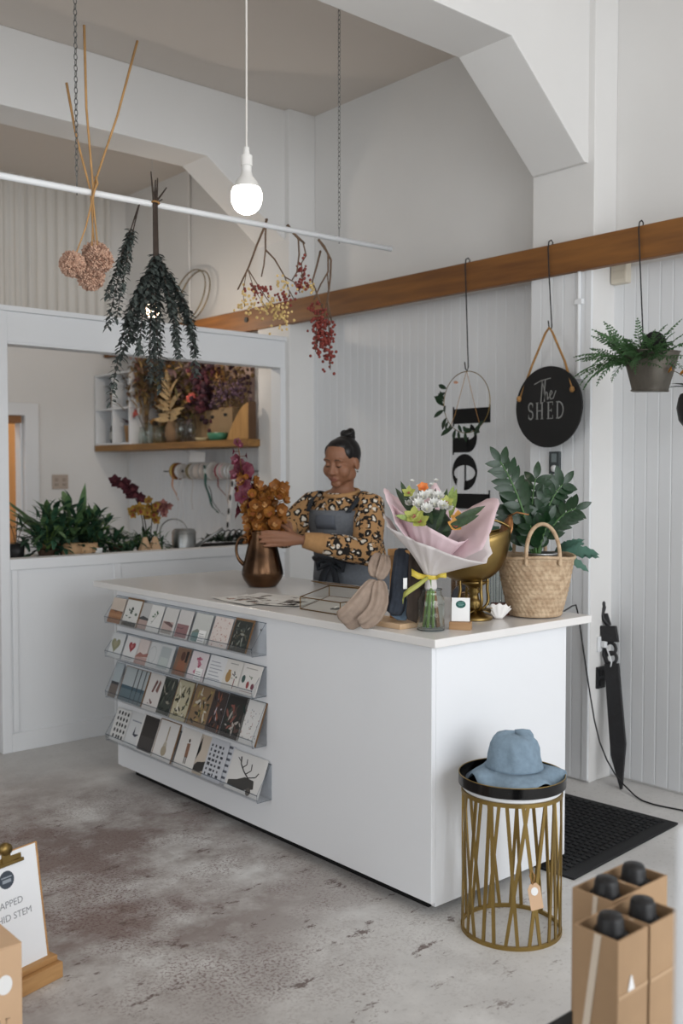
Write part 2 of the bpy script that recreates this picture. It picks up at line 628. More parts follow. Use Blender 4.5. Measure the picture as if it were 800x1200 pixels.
w_ = struct(MB().box(XL - .1, XL - .05, .8, 3.2, .6, .65).box(XL - .1, XL - .05, .8, 3.2, 3.15, 3.2).build('window_3', WHITE), 'white framed side window')
MB().box(XL - .078, XL - .072, .8, 3.2, .65, 3.15).build('pane', GLASS, w_)

# ================================================================== counter
ZT = .903
ct = thing('counter', 'long white shop counter with card racks on its front', 'counter', (2.262, 2.164, 0))
L_, W_ = 2.04, .70
MB().box(0, .019, 0, L_, .05, .8745).build('front_panel', LAM, ct, bevel=.0015)
MB().box(.0205, W_, 0.001, .0195, .035, .8745).build('end_panel', LAM, ct, bevel=.0015)
MB().box(.02, W_, L_ - .02, L_, .035, .8745).build('end_panel', LAM, ct, bevel=.0015)
MB().box(.06, W_ - .13, .07, L_ - .06, .0, .055).build('plinth', BLACKM, ct)
MB().box(.02, W_ - .02, .02, L_ - .02, .055, .075).build('base_board', LAM, ct)
MB().box(.02, W_ - .02, .02, L_ - .02, .44, .458).build('shelf', LAM, ct)
MB().box(.02, W_ - .02, 1.0, 1.018, .075, .8745).build('divider', LAM, ct)
tag(MB().box(2.243, 3.07, 2.132, 4.40, .8752, ZT).build('countertop', mat('white_countertop', (226, 224, 222), .22), bevel=.003), 'thin white slab countertop overhanging the counter', 'countertop')
# ------------------------------------------------------------------ shared object helpers
def thin_sheet(name, tint, gloss=0.06):
    # thin clear sheet: lets light straight through, with a Fresnel reflection
    m = bpy.data.materials.new(name)
    m.use_nodes = True
    nt = m.node_tree
    nt.nodes.remove(nt.nodes['Principled BSDF'])
    tr = nt.nodes.new('ShaderNodeBsdfTransparent')
    tr.inputs[0].default_value = (*lin(tint), 1)
    gl = nt.nodes.new('ShaderNodeBsdfGlossy')
    gl.inputs['Roughness'].default_value = gloss
    lw = nt.nodes.new('ShaderNodeLayerWeight')
    lw.inputs[0].default_value = .5
    pw = nt.nodes.new('ShaderNodeMath')
    pw.operation = 'POWER'
    pw.inputs[1].default_value = 4.0
    nt.links.new(lw.outputs['Facing'], pw.inputs[0])
    fr = nt.nodes.new('ShaderNodeMapRange')
    fr.inputs['To Min'].default_value = .035
    fr.inputs['To Max'].default_value = .75
    nt.links.new(pw.outputs[0], fr.inputs['Value'])
    mx = nt.nodes.new('ShaderNodeMixShader')
    nt.links.new(fr.outputs[0], mx.inputs[0])
    nt.links.new(tr.outputs[0], mx.inputs[1])
    nt.links.new(gl.outputs[0], mx.inputs[2])
    nt.links.new(mx.outputs[0], nt.nodes['Material Output'].inputs[0])
    return m


SHEET = thin_sheet('clear_acrylic_sheet', (251, 252, 253))
SHEETE = thin_sheet('acrylic_edge', (206, 212, 218), .2)
JARGL = thin_sheet('thin_jar_glass', (251, 253, 252), .02)
CAMR = R(-41.05)          # objects turned to face the shop front door


def put(mesh, name, parent, pos, d, up=(0, 0, 1), s=1.0, mats=None):
    o = bpy.data.objects.new(name, mesh)
    col.objects.link(o)
    o.parent = parent
    u, w, dd = frame_of(d, up)
    sv = s if isinstance(s, (tuple, list)) else (s, s, s)
    M = Matrix(((u.x, dd.x, w.x), (u.y, dd.y, w.y), (u.z, dd.z, w.z))).to_4x4()
    M.col[0] = -M.col[0]
    # u x d = -w for this frame, so flip u to stay right handed
    o.matrix_local = Matrix.Translation(Vector(pos)) @ M @ Matrix.Diagonal((*sv, 1))
    return o


def leaf_mesh(name, material, L=1.0, W=.35, curl=.5, n=5, fold=.18, shape=1.0, wavy=0.0, twist=0.0):
    return MB().leaf((0, 0, 0), (0, 1, 0), (0, 0, 1), L, W, curl, n, fold, shape, twist, wavy).mesh(name, material, True)


def flower_mesh(name, mats, n=5, L=.02, W=.017, tilt=.5, curl=.6, lip=True, layers=1):
    # open blossom facing +Y: petals in mats[0], lip in mats[1]
    m = MB()
    for j in range(layers):
        for i in range(n):
            a = 2 * PI * (i + .5 * j) / n + .3
            d = Vector((math.cos(a), tilt + .5 * j, math.sin(a)))
            m.leaf((0, .001, 0), d, (0, 1, 0), L * (1 - .18 * j), W, -curl, 4, .2, .8)
    if lip:
        m.m = 1
        m.leaf((0, .003, 0), (0, .9, -.5), (0, .5, 1), L * .62, W * .7, .9, 3, .3)
        m.ball((0, .006, .001), L * .16, 6, 4)
    return m.mesh(name, mats, True)


# ------------------------------------------------------------------ card racks and cards
def rack(zt, zb, y0, y1, label):
    t = thing('card_rack', label, 'rack', (2.262, y0, zb), group='clear racks on the counter front')
    L, H = y1 - y0, zt - zb
    MB().box(-.004, -.001, 0, L, .0, H).build('back_sheet', SHEET, t)
    MB().prism([(0, 0), (-.066, 0), (-.072, .03), (-.069, .03), (-.0635, .003), (0, .003)], (0, L, 0), (1, 0, 0), (0, 0, 1), L).build('tray_lip', SHEET, t)
    for yy in (0, L - .003):
        m = MB()
        m.prism([(-.001, 0), (-.07, 0), (-.072, .03), (-.004, H)], (0, yy + .003, 0), (1, 0, 0), (0, 0, 1), .003)
        m.build('end_sheet', SHEET, t)
        MB().tube([(-.004, yy + .0015, H), (-.072, yy + .0015, .03), (-.069, yy + .0015, .001), (-.004, yy + .0015, .001)], .0011, 4).build('edge_strip', SHEETE, t)
    MB().box(-.0725, -.0695, 0, L, .0285, .0312).build('edge_strip', SHEETE, t)
    MB().box(-.0045, -.0005, 0, L, H - .002, H).build('edge_strip', SHEETE, t)
    for yy in (.03, L / 2):
        MB().lathe([(.0, 0), (.004, 0), (.004, .002), (0, .0025)], 8, (-.004, yy, H - .03), Matrix.Rotation(-PI / 2, 3, 'Y')).build('screw', STEEL, t)
    return t


RZ = {1: (.85, .732), 2: (.682, .574), 3: (.548, .384), 4: (.36, .185)}
rack(.852, .728, 3.03, 4.19, 'clear acrylic card rack just under the counter top, topmost of four')
rack(.684, .570, 3.03, 4.19, 'clear acrylic card rack, second from the top, below the cactus card')
rack(.545, .380, 3.03, 4.19, 'clear acrylic card rack third from the top, holding dark floral cards')
rack(.315, .178, 3.00, 4.19, 'lowest clear acrylic card rack, holding the stag card')


def disc(cx, cy, rx, ry, n=14, a0=0, a1=2 * PI):
    return [(cx + rx * math.cos(a0 + (a1 - a0) * i / n), cy + ry * math.sin(a0 + (a1 - a0) * i / n)) for i in range(n)]


def heart(cx, cy, s):
    P = []
    for i in range(18):
        a = 2 * PI * i / 18
        P.append((cx + s * .062 * 16 * math.sin(a) ** 3, cy + s * .06 * (13 * math.cos(a) - 5 * math.cos(2 * a) - 2 * math.cos(3 * a) - math.cos(4 * a))))
    return P[::-1]


def rect(x0, y0, x1, y1):
    return [(x0, y0), (x1, y0), (x1, y1), (x0, y1)]


def stroke(pts, w):
    # thick polyline as a list of quads
    out = []
    for (a, b), (c, d) in zip(pts, pts[1:]):
        l = math.hypot(c - a, d - b) or 1e-6
        nx, ny = -(d - b) / l * w / 2, (c - a) / l * w / 2
        out.append([(a - nx, b - ny), (c - nx, d - ny), (c + nx, d + ny), (a + nx, b + ny)])
    return out


def sprig(cx, cy, s, rng, n=9):
    out = []
    for i in range(n):
        a = rng.uniform(0, 2 * PI)
        r = s * rng.uniform(.2, 1)
        out.append(disc(cx + r * math.cos(a), cy + r * math.sin(a), s * .26, s * .17, 7, a))
    return out


def scatter(rng, n, cols, r0=.015, r1=.03, x0=.06, y0=.05, x1=.94, y1=.95):
    return [(disc(rng.uniform(x0, x1), rng.uniform(y0, y1), rng.uniform(r0, r1), rng.uniform(r0, r1), 6), rng.choice(cols)) for _ in range(n)]


def leaves_pat(rng, n, cols, L0=.12, L1=.3):
    out = []
    for _ in range(n):
        cx, cy, a, l = rng.uniform(.12, .88), rng.uniform(.1, .9), rng.uniform(0, PI), rng.uniform(L0, L1)
        w = l * .28
        P = [(-.5, 0), (-.2, .5), (.2, .45), (.5, 0), (.2, -.45), (-.2, -.5)]
        out.append(([(min(.98, max(.02, cx + l * p * math.cos(a) - w * q * math.sin(a))), min(.98, max(.02, cy + l * p * math.sin(a) + w * q * math.cos(a)))) for p, q in P[::-1]], rng.choice(cols)))
    return out


LEAN = .36


def card(row, yc, w, h, bg, shapes, label, depth=0, env=None, lift=0.0, tag_note=False):
    zt, zb = RZ[row]
    s, c = math.sin(LEAN), math.cos(LEAN)

    def mute(q):
        g = sum(q) / 3
        return tuple(int(max(0, (v * .74 + g * .26) * .96)) for v in q)
    bg, shapes = mute(bg), [(P, mute(q)) for P, q in shapes]
    x0 = 2.262 - .063 + .0042 * depth
    t = thing('greeting_card', label, 'card', (x0 + .002, yc, zb + .0015 + lift), group='greeting cards in the counter racks')
    u, v = Vector((0, -1, 0)), Vector((s, 0, c))
    n = Vector((-c, 0, s))
    MB().prism(rect(-w / 2, 0, w / 2, h), -n * .0010, u, v, .0010).build('sheet', flat(bg), t)
    if shapes:
        cols_ = []
        m = MB()
        for k, (P, cc) in enumerate(shapes):
            if cc not in cols_:
                cols_.append(cc)
            m.m = cols_.index(cc)
            m.prism([((a - .5) * w, b * h) for a, b in P], n * (.00004 + .000012 * k), u, v, .00012)
        m.build('print', [flat(q) for q in cols_], t)
    if env:
        MB().prism(rect(-w / 2 - .007, .0, w / 2 + .009, h + .009), -n * .0022, u, v, .001).build('envelope', flat(env), t)
    if tag_note:
        m = MB()
        m.prism(rect(.0, .002, .05, .052), n * .004, u, v, .0008)
        m.m = 1
        for i in range(4):
            m.prism(rect(.006, .008 + i * .009, .044 - .006 * (i % 2), .0105 + i * .009), n * .0049, u, v, .0001)
        m.build('price_note', [PAPER, flat((150, 150, 155))], t)
    return t


rg = random.Random(3)
BR = (122, 92, 62)
W0 = (232, 231, 228)
# row 1
card(1, 4.13, .118, .118, (214, 196, 180), [(rect(0, 0, 1, .5), (170, 112, 70)), ([(0, .5), (.2, .52), (.45, .44), (.7, .5), (1, .42), (1, .5)], (120, 84, 62)), (rect(0, .26, 1, .38), (186, 128, 84))], 'greeting card with an orange desert photo, far left of the top rack')
card(1, 4.0, .128, .12, (224, 224, 220), [(p, rg.choice([(66, 84, 70), (88, 106, 92), (44, 58, 50)])) for p in sprig(.5, .45, .36, rg, 14)] + [(rect(.02, .0, .98, .16), (52, 56, 52))], 'greeting card with green cactus print beside its brown envelope', 1, BR)
card(1, 3.893, .094, .117, (196, 197, 196), [(rect(0, 0, 1, .4), (188, 160, 152)), ([(0, .38), (.4, .5), (1, .42), (1, .34), (0, .36)], (76, 78, 80))], 'greeting card with a grey sky over pink shore', 2)
card(1, 3.787, .104, .118, (226, 226, 223), [(p, rg.choice([(74, 110, 80), (96, 130, 96)])) for p in sprig(.48, .5, .27, rg, 10)] + [(stroke([(.3, .3), (.62, .68)], .02)[0], (80, 104, 76))], 'white greeting card with a single green leafy sprig')
card(1, 3.67, .105, .118, (214, 212, 209), [(rect(.06, .05, .86, .5), (196, 168, 160)), ([(.06, .46), (.5, .5), (.86, .4), (.86, .3), (.3, .4)], (112, 82, 82)), (rect(.06, .05, .86, .2), (168, 160, 152))], 'greeting card with a pale sky over dusty pink headland')
card(1, 3.555, .103, .12, (212, 210, 209), [(rect(.04, .03, .9, .5), (158, 110, 112)), ([(.04, .4), (.3, .36), (.6, .4), (.5, .34), (.1, .34)], (112, 76, 82))], 'greeting card with a mauve lower half under a grey sky')
card(1, 3.423, .124, .12, (206, 208, 204), [(rect(.05, .02, .85, .34), (110, 146, 146)), ([(.05, .34), (.3, .46), (.55, .36), (.05, .3)], (126, 140, 128))], 'greeting card with teal water, half behind a small price note', 0, None, 0, True)
card(1, 3.281, .125, .121, (226, 212, 206), scatter(rg, 46, [(190, 120, 112), (214, 160, 148), (206, 138, 120), (176, 104, 104)], .012, .028, .06, .04, .9, .96), 'greeting card speckled with small pink blossoms')
card(1, 3.147, .11, .122, (52, 56, 54), leaves_pat(rg, 30, [(120, 128, 116), (70, 80, 74), (150, 152, 140), (96, 92, 72)]), 'dark floral greeting card with pale leaves, right end of the top rack', 0, BR)
# row 2
card(2, 4.133, .118, .112, (216, 220, 222), [(heart(.42, .52, .34), (150, 150, 112)), (heart(.42, .54, .18), (168, 160, 124))], 'greeting card with one olive green heart')
card(2, 3.998, .118, .112, (226, 226, 226), [(heart(.52, .6, .25), (176, 52, 60)), (heart(.52, .61, .1), (204, 110, 108)), (rect(.2, .14, .8, .16), (140, 140, 144)), (rect(.25, .08, .7, .1), (140, 140, 144))], 'greeting card with one small red heart above two lines', 0)
card(2, 3.895, .1, .112, (220, 204, 198), [(rect(.0, .0, 1, .3), (196, 156, 148)), ([(0, .3), (.3, .48), (.6, .42), (1, .5), (1, .34), (0, .26)], (176, 112, 100))], 'greeting card with a pink wave print')
card(2, 3.81, .094, .112, (208, 211, 212), [(q, (180, 186, 188)) for q in stroke(disc(.5, .5, .3, .34, 12) + [(.8, .5)], .03)], 'pale grey greeting card with faint ring drawing')
card(2, 3.704, .115, .114, (204, 208, 210), [(rect(.1, .08, .8, .9), (176, 186, 188)), (rect(.16, .14, .74, .5), (188, 198, 196))], 'pale grey greeting card with watery panel')
card(2, 3.574, .1, .118, (150, 112, 86), [(rect(.04, .04, .96, .96), (140, 100, 76)), ([(.2, .04), (.25, .5), (.5, .66), (.8, .5), (.9, .04)], (160, 96, 66)), (disc(.52, .7, .16, .17), (96, 60, 48)), (rect(.72, .5, .9, .9), (42, 36, 34))], 'brown greeting card with abstract orange figure shape')
card(2, 3.45, .12, .116, (226, 214, 218), [(disc(.36 + .3 * rg.random(), .2 + .6 * rg.random(), .07, .04, 8), rg.choice([(190, 80, 110), (206, 120, 146)])) for _ in range(22)], 'greeting card with bright pink squiggle print beside a small note', 0, None, 0, True)
card(2, 3.319, .118, .118, (226, 227, 230), [(rect(.12, .2 + .115 * i, .86 - .1 * (i % 3), .225 + .115 * i), (150, 154, 170)) for i in range(6)], 'white greeting card with six lines of blue writing')
card(2, 3.203, .115, .118, (226, 222, 214), [(rect(.25, .86, .7, .89), (160, 158, 154)), (disc(.3, .42, .15, .19), (186, 140, 72)), (rect(.22, .56, .38, .66), (186, 140, 72))] + [(p, rg.choice([(70, 84, 66), (120, 70, 70), (60, 64, 90)])) for p in sprig(.68, .45, .2, rg, 9)] + [(rect(.66, .08, .7, .4), (150, 60, 60))], 'cream greeting card with ochre vase and leafy stem')
card(2, 3.088, .126, .118, (226, 223, 218), [(rect(.2, .84, .78, .87), (170, 166, 160)), (disc(.2, .48, .09, .13), (60, 92, 88)), (disc(.47, .32, .07, .12), (170, 60, 62)), (disc(.72, .3, .08, .1), (130, 60, 78)), (rect(.15, .08, .8, .1), (180, 150, 140))] + [(p, (104, 128, 96)) for p in sprig(.5, .52, .13, rg, 7)], 'cream greeting card with three small potted plants, right end of its rack')
# row 3
card(3, 4.156, .07, .16, (172, 186, 194), [(rect(0, 0, 1, .38), (118, 106, 100)), (rect(0, .38, 1, .46), (62, 66, 72))], 'tall narrow greeting card with sea horizon, left end of third rack')
card(3, 4.0, .205, .155, (176, 188, 192), [(rect(0, 0, 1, .44), (96, 120, 132)), (rect(0, .36, 1, .46), (64, 96, 112))] + [(rect(x, .3, x + .035, 1), (58, 62, 64)) for x in (.48, .66, .86)] + [(rect(x, .02, x + .03, .28), (74, 84, 92)) for x in (.48, .66, .86)], 'wide greeting card with dark jetty posts over blue water', 1, BR)
card(3, 3.817, .12, .16, (222, 216, 212), [([(.35, .5), (.5, .85), (.62, .8), (.46, .48)], (120, 70, 66)), ([(.6, .55), (.72, .86), (.84, .8), (.76, .5)], (134, 84, 76))] + [(p, rg.choice([(140, 92, 92), (90, 60, 62)])) for p in sprig(.45, .2, .2, rg, 8)], 'white greeting card with two dark red slippers', 0)
card(3, 3.72, .115, .162, (62, 70, 62), leaves_pat(rg, 30, [(40, 52, 46), (90, 98, 84), (150, 146, 130), (32, 36, 34)]), 'dark green foliage greeting card in the third rack', 1)
card(3, 3.586, .115, .165, (196, 186, 150), leaves_pat(rg, 34, [(66, 72, 48), (120, 112, 70), (226, 218, 196), (50, 52, 40)]), 'greeting card with cream and olive jungle leaves', 0, KR if False else (116, 92, 62))
card(3, 3.439, .13, .165, (150, 118, 80), leaves_pat(rg, 34, [(72, 76, 52), (206, 198, 178), (56, 50, 40), (176, 150, 80)]), 'kraft brown greeting card with white and green leaves', 0, (116, 92, 62))
card(3, 3.325, .1, .166, (66, 54, 52), [(p, c) for p, c in leaves_pat(rg, 22, [(34, 30, 32), (168, 90, 60), (190, 180, 190), (120, 70, 50)])], 'near black greeting card with orange petals and white side', 0, (206, 212, 220))
card(3, 3.205, .135, .168, (50, 48, 46), leaves_pat(rg, 34, [(30, 56, 48), (150, 84, 70), (96, 70, 62), (180, 170, 160), (66, 84, 70)]), 'black botanical greeting card with green and rust leaves', 0)
card(3, 3.092, .118, .168, (226, 224, 222), scatter(rg, 40, [(80, 70, 66), (170, 90, 80), (120, 124, 150), (150, 120, 80)], .012, .022), 'white greeting card with tiny coloured flecks, right end of third rack', 0, BR)
# row 4
card(4, 4.116, .13, .15, (222, 222, 220), [(disc(.2 + .2 * i + .06 * rg.random(), .15 + .18 * j, .06, .065, 7), (46, 48, 50)) for i in range(4) for j in range(5)], 'white greeting card covered in black blob marks, left end of lowest rack')
card(4, 3.99, .165, .155, (218, 220, 222), [(rect(.25, .72, .8, .76), (150, 158, 172)), ([(.45, .35), (.5, .6), (.54, .38), (.75, .4), (.6, .3)], (46, 54, 74))], 'white greeting card with a tiny dark bird', 1)
card(4, 3.872, .14, .165, (232, 231, 229), [(rect(.1, .04, .98, .97), (58, 52, 50)), (rect(.1, .04, .98, .42), (70, 66, 64))], 'greeting card with a solid dark brown front')
card(4, 3.72, .15, .165, (228, 226, 223), [(rect(.5, .5, .56, .88), (170, 150, 120)), (disc(.53, .3, .1, .2), (190, 180, 160)), (disc(.53, .24, .14, .13), (176, 160, 132))], 'white greeting card with a small tan guitar shape beside brown envelope', 0, BR)
card(4, 3.545, .145, .165, (230, 226, 220), [(disc(.5, .72, .045, .05), (70, 50, 42)), ([(.44, .3), (.42, .64), (.58, .66), (.6, .3)], (150, 100, 72)), (rect(.46, .14, .5, .32), (60, 48, 44)), (rect(.54, .14, .58, .32), (60, 48, 44))], 'cream greeting card with one tiny standing brown figure')
card(4, 3.435, .115, .162, (214, 198, 178), [([(.0, .1), (.3, .3), (.6, .34), (1, .42), (1, .2), (.5, .06)], (58, 56, 54)), ([(.0, .3), (.25, .95), (.3, .6), (.1, .25)], (40, 40, 40)), (rect(0, 0, 1, .08), (206, 186, 160))], 'beige greeting card with a black mountain silhouette', 1)
card(4, 3.335, .13, .165, (206, 210, 218), [(rect(.1 + .2 * i, .1 + .115 * j, .1 + .2 * i + rg.uniform(.06, .15), .13 + .115 * j + rg.uniform(.02, .05)), (62, 66, 78)) for i in range(4) for j in range(7)], 'pale blue greeting card packed with black word pattern', 0)
card(4, 3.262, .06, .16, (214, 218, 226), [(rect(.2, .1 + .15 * j, .7, .16 + .15 * j), (92, 98, 112)) for j in range(6)], 'narrow pale blue greeting card behind the word pattern card', 2, None, .006)
card(4, 3.122, .225, .15, (228, 227, 224), [([(.06, .1), (.5, .08), (.8, .2), (.76, .4), (.5, .42), (.3, .3), (.06, .22)], (70, 68, 66))] + [(q, (38, 38, 38)) for q in stroke([(.6, .4), (.42, .55), (.3, .7), (.26, .88)], .035) + stroke([(.36, .62), (.46, .72), (.44, .86)], .025) + stroke([(.5, .5), (.62, .62), (.6, .78)], .025) + stroke([(.58, .42), (.78, .5), (.84, .62)], .025) + stroke([(.28, .76), (.18, .84)], .02)] + [(disc(.68, .1, .07, .1), (96, 90, 84))],
     'wide greeting card with a black antlered stag, right end of lowest rack')
# ================================================================== things on the counter
FR = Vector((.754, -.657, 0))       # along the room diagonal, to the right
FA = Vector((.657, .754, 0))        # along the room diagonal, away from the shop door
# --- bronze jug
BRONZE = mat('aged_bronze', (112, 84, 62), .24, 1.0, c2=(58, 43, 33), scale=9, bump=.05, bscale=30)
jug = thing('jug', 'aged bronze jug with a side handle holding golden orchids', 'jug', (2.716, 3.67, ZT), CAMR)
MB().lathe([(.0, .004), (.05, .0), (.062, .002), (.068, .008), (.088, .035), (.0955, .058), (.094, .075), (.085, .115), (.071, .175), (.06, .225), (.0565, .25), (.0585, .258),
            (.056, .259), (.0535, .25), (.056, .222), (.067, .175), (.081, .115), (.09, .072), (.084, .035), (.0, .012)], 40).build('body', BRONZE, jug, smooth=True)
MB().tube(bez((-.062, 0, .212), (-.105, 0, .25), (-.118, 0, .19), 7) + bez((-.118, 0, .19), (-.128, 0, .13), (-.082, 0, .1), 8)[1:], [.007] * 12 + [.008, .009, .01, .011], 10).build('handle', BRONZE, jug, smooth=True)

GOLDP = [mat('golden_petal', (166, 112, 50), .55, var=.35, scale=40, translucent=.2), mat('rust_petal_lip', (160, 96, 52), .6, var=.2, scale=30)]
GOLD2 = [mat('amber_petal', (148, 94, 42), .55, var=.3, scale=40, translucent=.2), mat('cream_petal_lip', (180, 134, 84), .6)]
MAGP = [mat('plum_petal', (112, 50, 66), .5, var=.22, scale=30, translucent=.2), mat('pale_pink_lip', (164, 104, 124), .6)]
RUSTS = mat('rusty_stem', (120, 84, 50), .7)
gold_a = flower_mesh('golden_flower', GOLDP, 5, .042, .038, .6, 1.0)
gold_b = flower_mesh('amber_flower', GOLD2, 5, .042, .038, .4, .8)
mag_a = flower_mesh('plum_flower', MAGP, 6, .044, .044, 1.1, -1.3, False)
mag_b = flower_mesh('plum_flower_open', MAGP, 5, .034, .032, .4, .6)


def orchid(name, label, base, top, bend, fl, n, t0, spread, sc_, bud, group, seed):
    r = random.Random(seed)
    t = thing(name, label, 'flower', base, group=group)
    b = Vector(base)
    P = [p - b for p in bez(base, bend, top, 12)]
    MB().tube(P, [.0035 - .0016 * i / 12 for i in range(13)], 6).build('stem', RUSTS, t, smooth=True)
    for i in range(n):
        q = t0 + (1 - t0) * (i + .3) / n
        k = min(11, int(q * 12))
        p = P[k].lerp(P[k + 1], q * 12 - k)
        a = i * 2.4 + r.uniform(-.4, .4)
        side = Vector((math.cos(a), math.sin(a), r.uniform(-.1, .5)))
        off = side * spread * r.uniform(.6, 1.1) * (1.0 - .35 * (q - t0) / (1 - t0))
        s = sc_ * r.uniform(.85, 1.15) * (1.0 if i < n - bud else .55)
        f = put(fl[i % len(fl)], 'flower', t, p + off, side + Vector((-.25, -.3, 0)), (0, 0, 1), s)
        MB().tube([p, p + off], .0014, 4).build('flower_stalk', RUSTS, t)
    return t


jt = Vector((2.716, 3.67, ZT + .02))


def jp(rx, ry, z):
    return jt + FR * rx + FA * ry + Vector((0, 0, z))


G = 'golden orchid stems in the bronze jug'
orchid('orchid_stem', 'golden orchid stem leaning left in the jug beside plum flowers', jp(.01, 0, 0), jp(-.075, .0, .5), jp(-.02, 0, .25), [gold_a, gold_b], 30, .36, .042, 1.0, 2, G, 1)
orchid('orchid_stem', 'golden orchid stem in the middle of the jug', jp(0, .01, 0), jp(.01, .02, .42), jp(.0, 0, .25), [gold_b, gold_a], 28, .42, .045, 1.0, 0, G, 2)
orchid('orchid_stem', 'golden orchid stem leaning right above her fingers', jp(-.01, 0, 0), jp(.088, -.01, .46), jp(.03, 0, .22), [gold_a, gold_b], 28, .40, .042, 1.0, 2, G, 3)
orchid('orchid_stem', 'plum coloured orchid stem rising tallest from the bronze jug', jp(-.015, .01, 0), jp(-.115, .02, .66), jp(-.07, .02, .28), [mag_b, mag_a, mag_a], 17, .48, .032, 1.05, 4, 'plum flowers in the bronze jug', 4)

# --- printed sheets lying on the counter
rr = random.Random(5)
INK = [flat(c) for c in ((70, 66, 64), (110, 104, 100), (146, 138, 132), (160, 120, 104))]
PAP2 = mat('soft_white_paper', (226, 224, 220), .8)
for i, (cx, cy, w, d, a, lb) in enumerate(((2.47, 3.27, .26, .34, .25, 'large printed paper sheet lying flat beside the bronze jug'),
                                           (2.36, 3.30, .17, .3, -.12, 'printed paper sheet with dark pictures near the counter edge'),
                                           (2.42, 3.13, .18, .2, .5, 'printed paper sheet tucked towards the glass box'))):
    t = thing('paper_sheet', lb, 'paper', (cx, cy, ZT + .0006 + .0012 * i), a, 'printed sheets on the counter')
    m = MB()
    n = 8
    V, F = [], []
    for p in range(n + 1):
        for q in range(n + 1):
            x, y_ = (p / n - .5) * w, (q / n - .5) * d
            V.append((x, y_, .0004 + .004 * max(0, (abs(x) / w * 2) ** 4) * (.5 + .5 * math.sin(q * .8 + i))))
    for p in range(n):
        for q in range(n):
            F.append((p * (n + 1) + q, (p + 1) * (n + 1) + q, (p + 1) * (n + 1) + q + 1, p * (n + 1) + q + 1))
    m.add(V, F)
    m.build('sheet', PAP2, t, smooth=True)
    m = MB()
    for k in range(26):
        m.m = rr.randrange(4)
        x, y_ = rr.uniform(-.42, .36) * w, rr.uniform(-.45, .38) * d
        m.box(x, x + rr.uniform(.01, .05), y_, y_ + rr.uniform(.006, .03), .0009, .0012)
    m.build('print', INK, t)['kind'] = 'stuff'

# --- brass framed glass box with small cards inside
gb = thing('glass_box', 'low brass framed glass display box with open lid', 'box', (2.36, 2.72, ZT + .0005))
A_, B_, C_, D_, E_ = (0, .232, 0), (0, 0, 0), (.06, .0, 0), (.36, .2, 0), (.33, .45, 0)
base = [Vector(p) + Vector((.006, .004, .002)) for p in (B_, C_, D_, E_, A_)]
top = [p + Vector((0, 0, .045)) for p in base]
m = MB()
for lst in (base, top):
    for i in range(5):
        m.tube([lst[i], lst[(i + 1) % 5]], .0022, 6)
for p, q in zip(base, top):
    m.tube([p, q], .002, 6)
m.build('frame', mat('antique_brass', (126, 98, 58), .4, 1.0), gb)
MB().prism([(p.x, p.y) for p in base], (0, 0, .001), (1, 0, 0), (0, 1, 0), .0015).build('mirror_base', mat('pale_base_card', (206, 204, 200), .5), gb)
for i in range(5):
    p, q = base[i], base[(i + 1) % 5]
    MB().add([p, q, top[(i + 1) % 5], top[i]], [(0, 1, 2, 3)]).build('pane', JARGL, gb)
hinge0, hinge1 = top[2], top[3]
lid = [top[2], top[3], top[3] + Vector((-.08, .02, .02)), top[2] + Vector((-.12, .03, .024))]
m = MB()
for i in range(4):
    m.tube([lid[i] + Vector((0, 0, .003)), lid[(i + 1) % 4] + Vector((0, 0, .003))], .002, 6)
m.build('lid_frame', mat('antique_brass', (126, 98, 58)), gb)
for i, (x, y_, c, lb) in enumerate(((.09, .13, (86, 84, 80), 'dark grey brooch lying in the glass box'), (.06, .06, (214, 208, 200), 'white earring card standing in the glass box'),
                                    (.16, .11, (120, 96, 74), 'brown trinket card in the glass box'), (.2, .17, (70, 72, 70), 'black and white trinket card in the glass box'),
                                    (.26, .2, (180, 176, 168), 'pale trinket card at the far end of glass box'))):
    t = thing('trinket_card', lb, 'jewellery', (2.366 + x, 2.724 + y_, ZT + .0035), .5 + i * .7, 'trinkets in the glass box')
    MB().box(-.022, .022, -.014, .014, 0, .003).build('backing', flat(c), t, bevel=.0005)
    m = MB()
    for k in (-1, 1):
        m.ball((.009 * k, 0, .006), (.006, .006, .004), 8, 5)
    m.build('stud', flat((60, 58, 56) if i % 2 else (226, 222, 214)), t, smooth=True)['kind'] = 'stuff'


# --- wooden display stand with knotted scarves
def drape(pts, widths, sides, thick=.006, folds=3, amp=.006, seg=20, ph=0.0):
    m = MB()
    V, F = [], []
    n = len(pts)
    for i in range(n):
        p = Vector(pts[i])
        d = (Vector(pts[min(n - 1, i + 1)]) - Vector(pts[max(0, i - 1)])).normalized()
        sd = Vector(sides[i] if isinstance(sides, list) else sides)
        sd = (sd - d * sd.dot(d)).normalized()
        nn = d.cross(sd)
        for k in range(seg):
            a = 2 * PI * k / seg
            u = math.cos(a)
            off = amp * math.sin(u * PI * folds + ph + i * .35) * (1 if widths[i] > .02 else .3)
            V.append(p + sd * (widths[i] / 2 * u) + nn * (thick / 2 * math.sin(a) + off))
    for i in range(n - 1):
        for k in range(seg):
            F.append((i * seg + k, i * seg + (k + 1) % seg, (i + 1) * seg + (k + 1) % seg, (i + 1) * seg + k))
    F.append(tuple(range(seg - 1, -1, -1)))
    F.append(tuple(range((n - 1) * seg, n * seg)))
    return m.add(V, F)


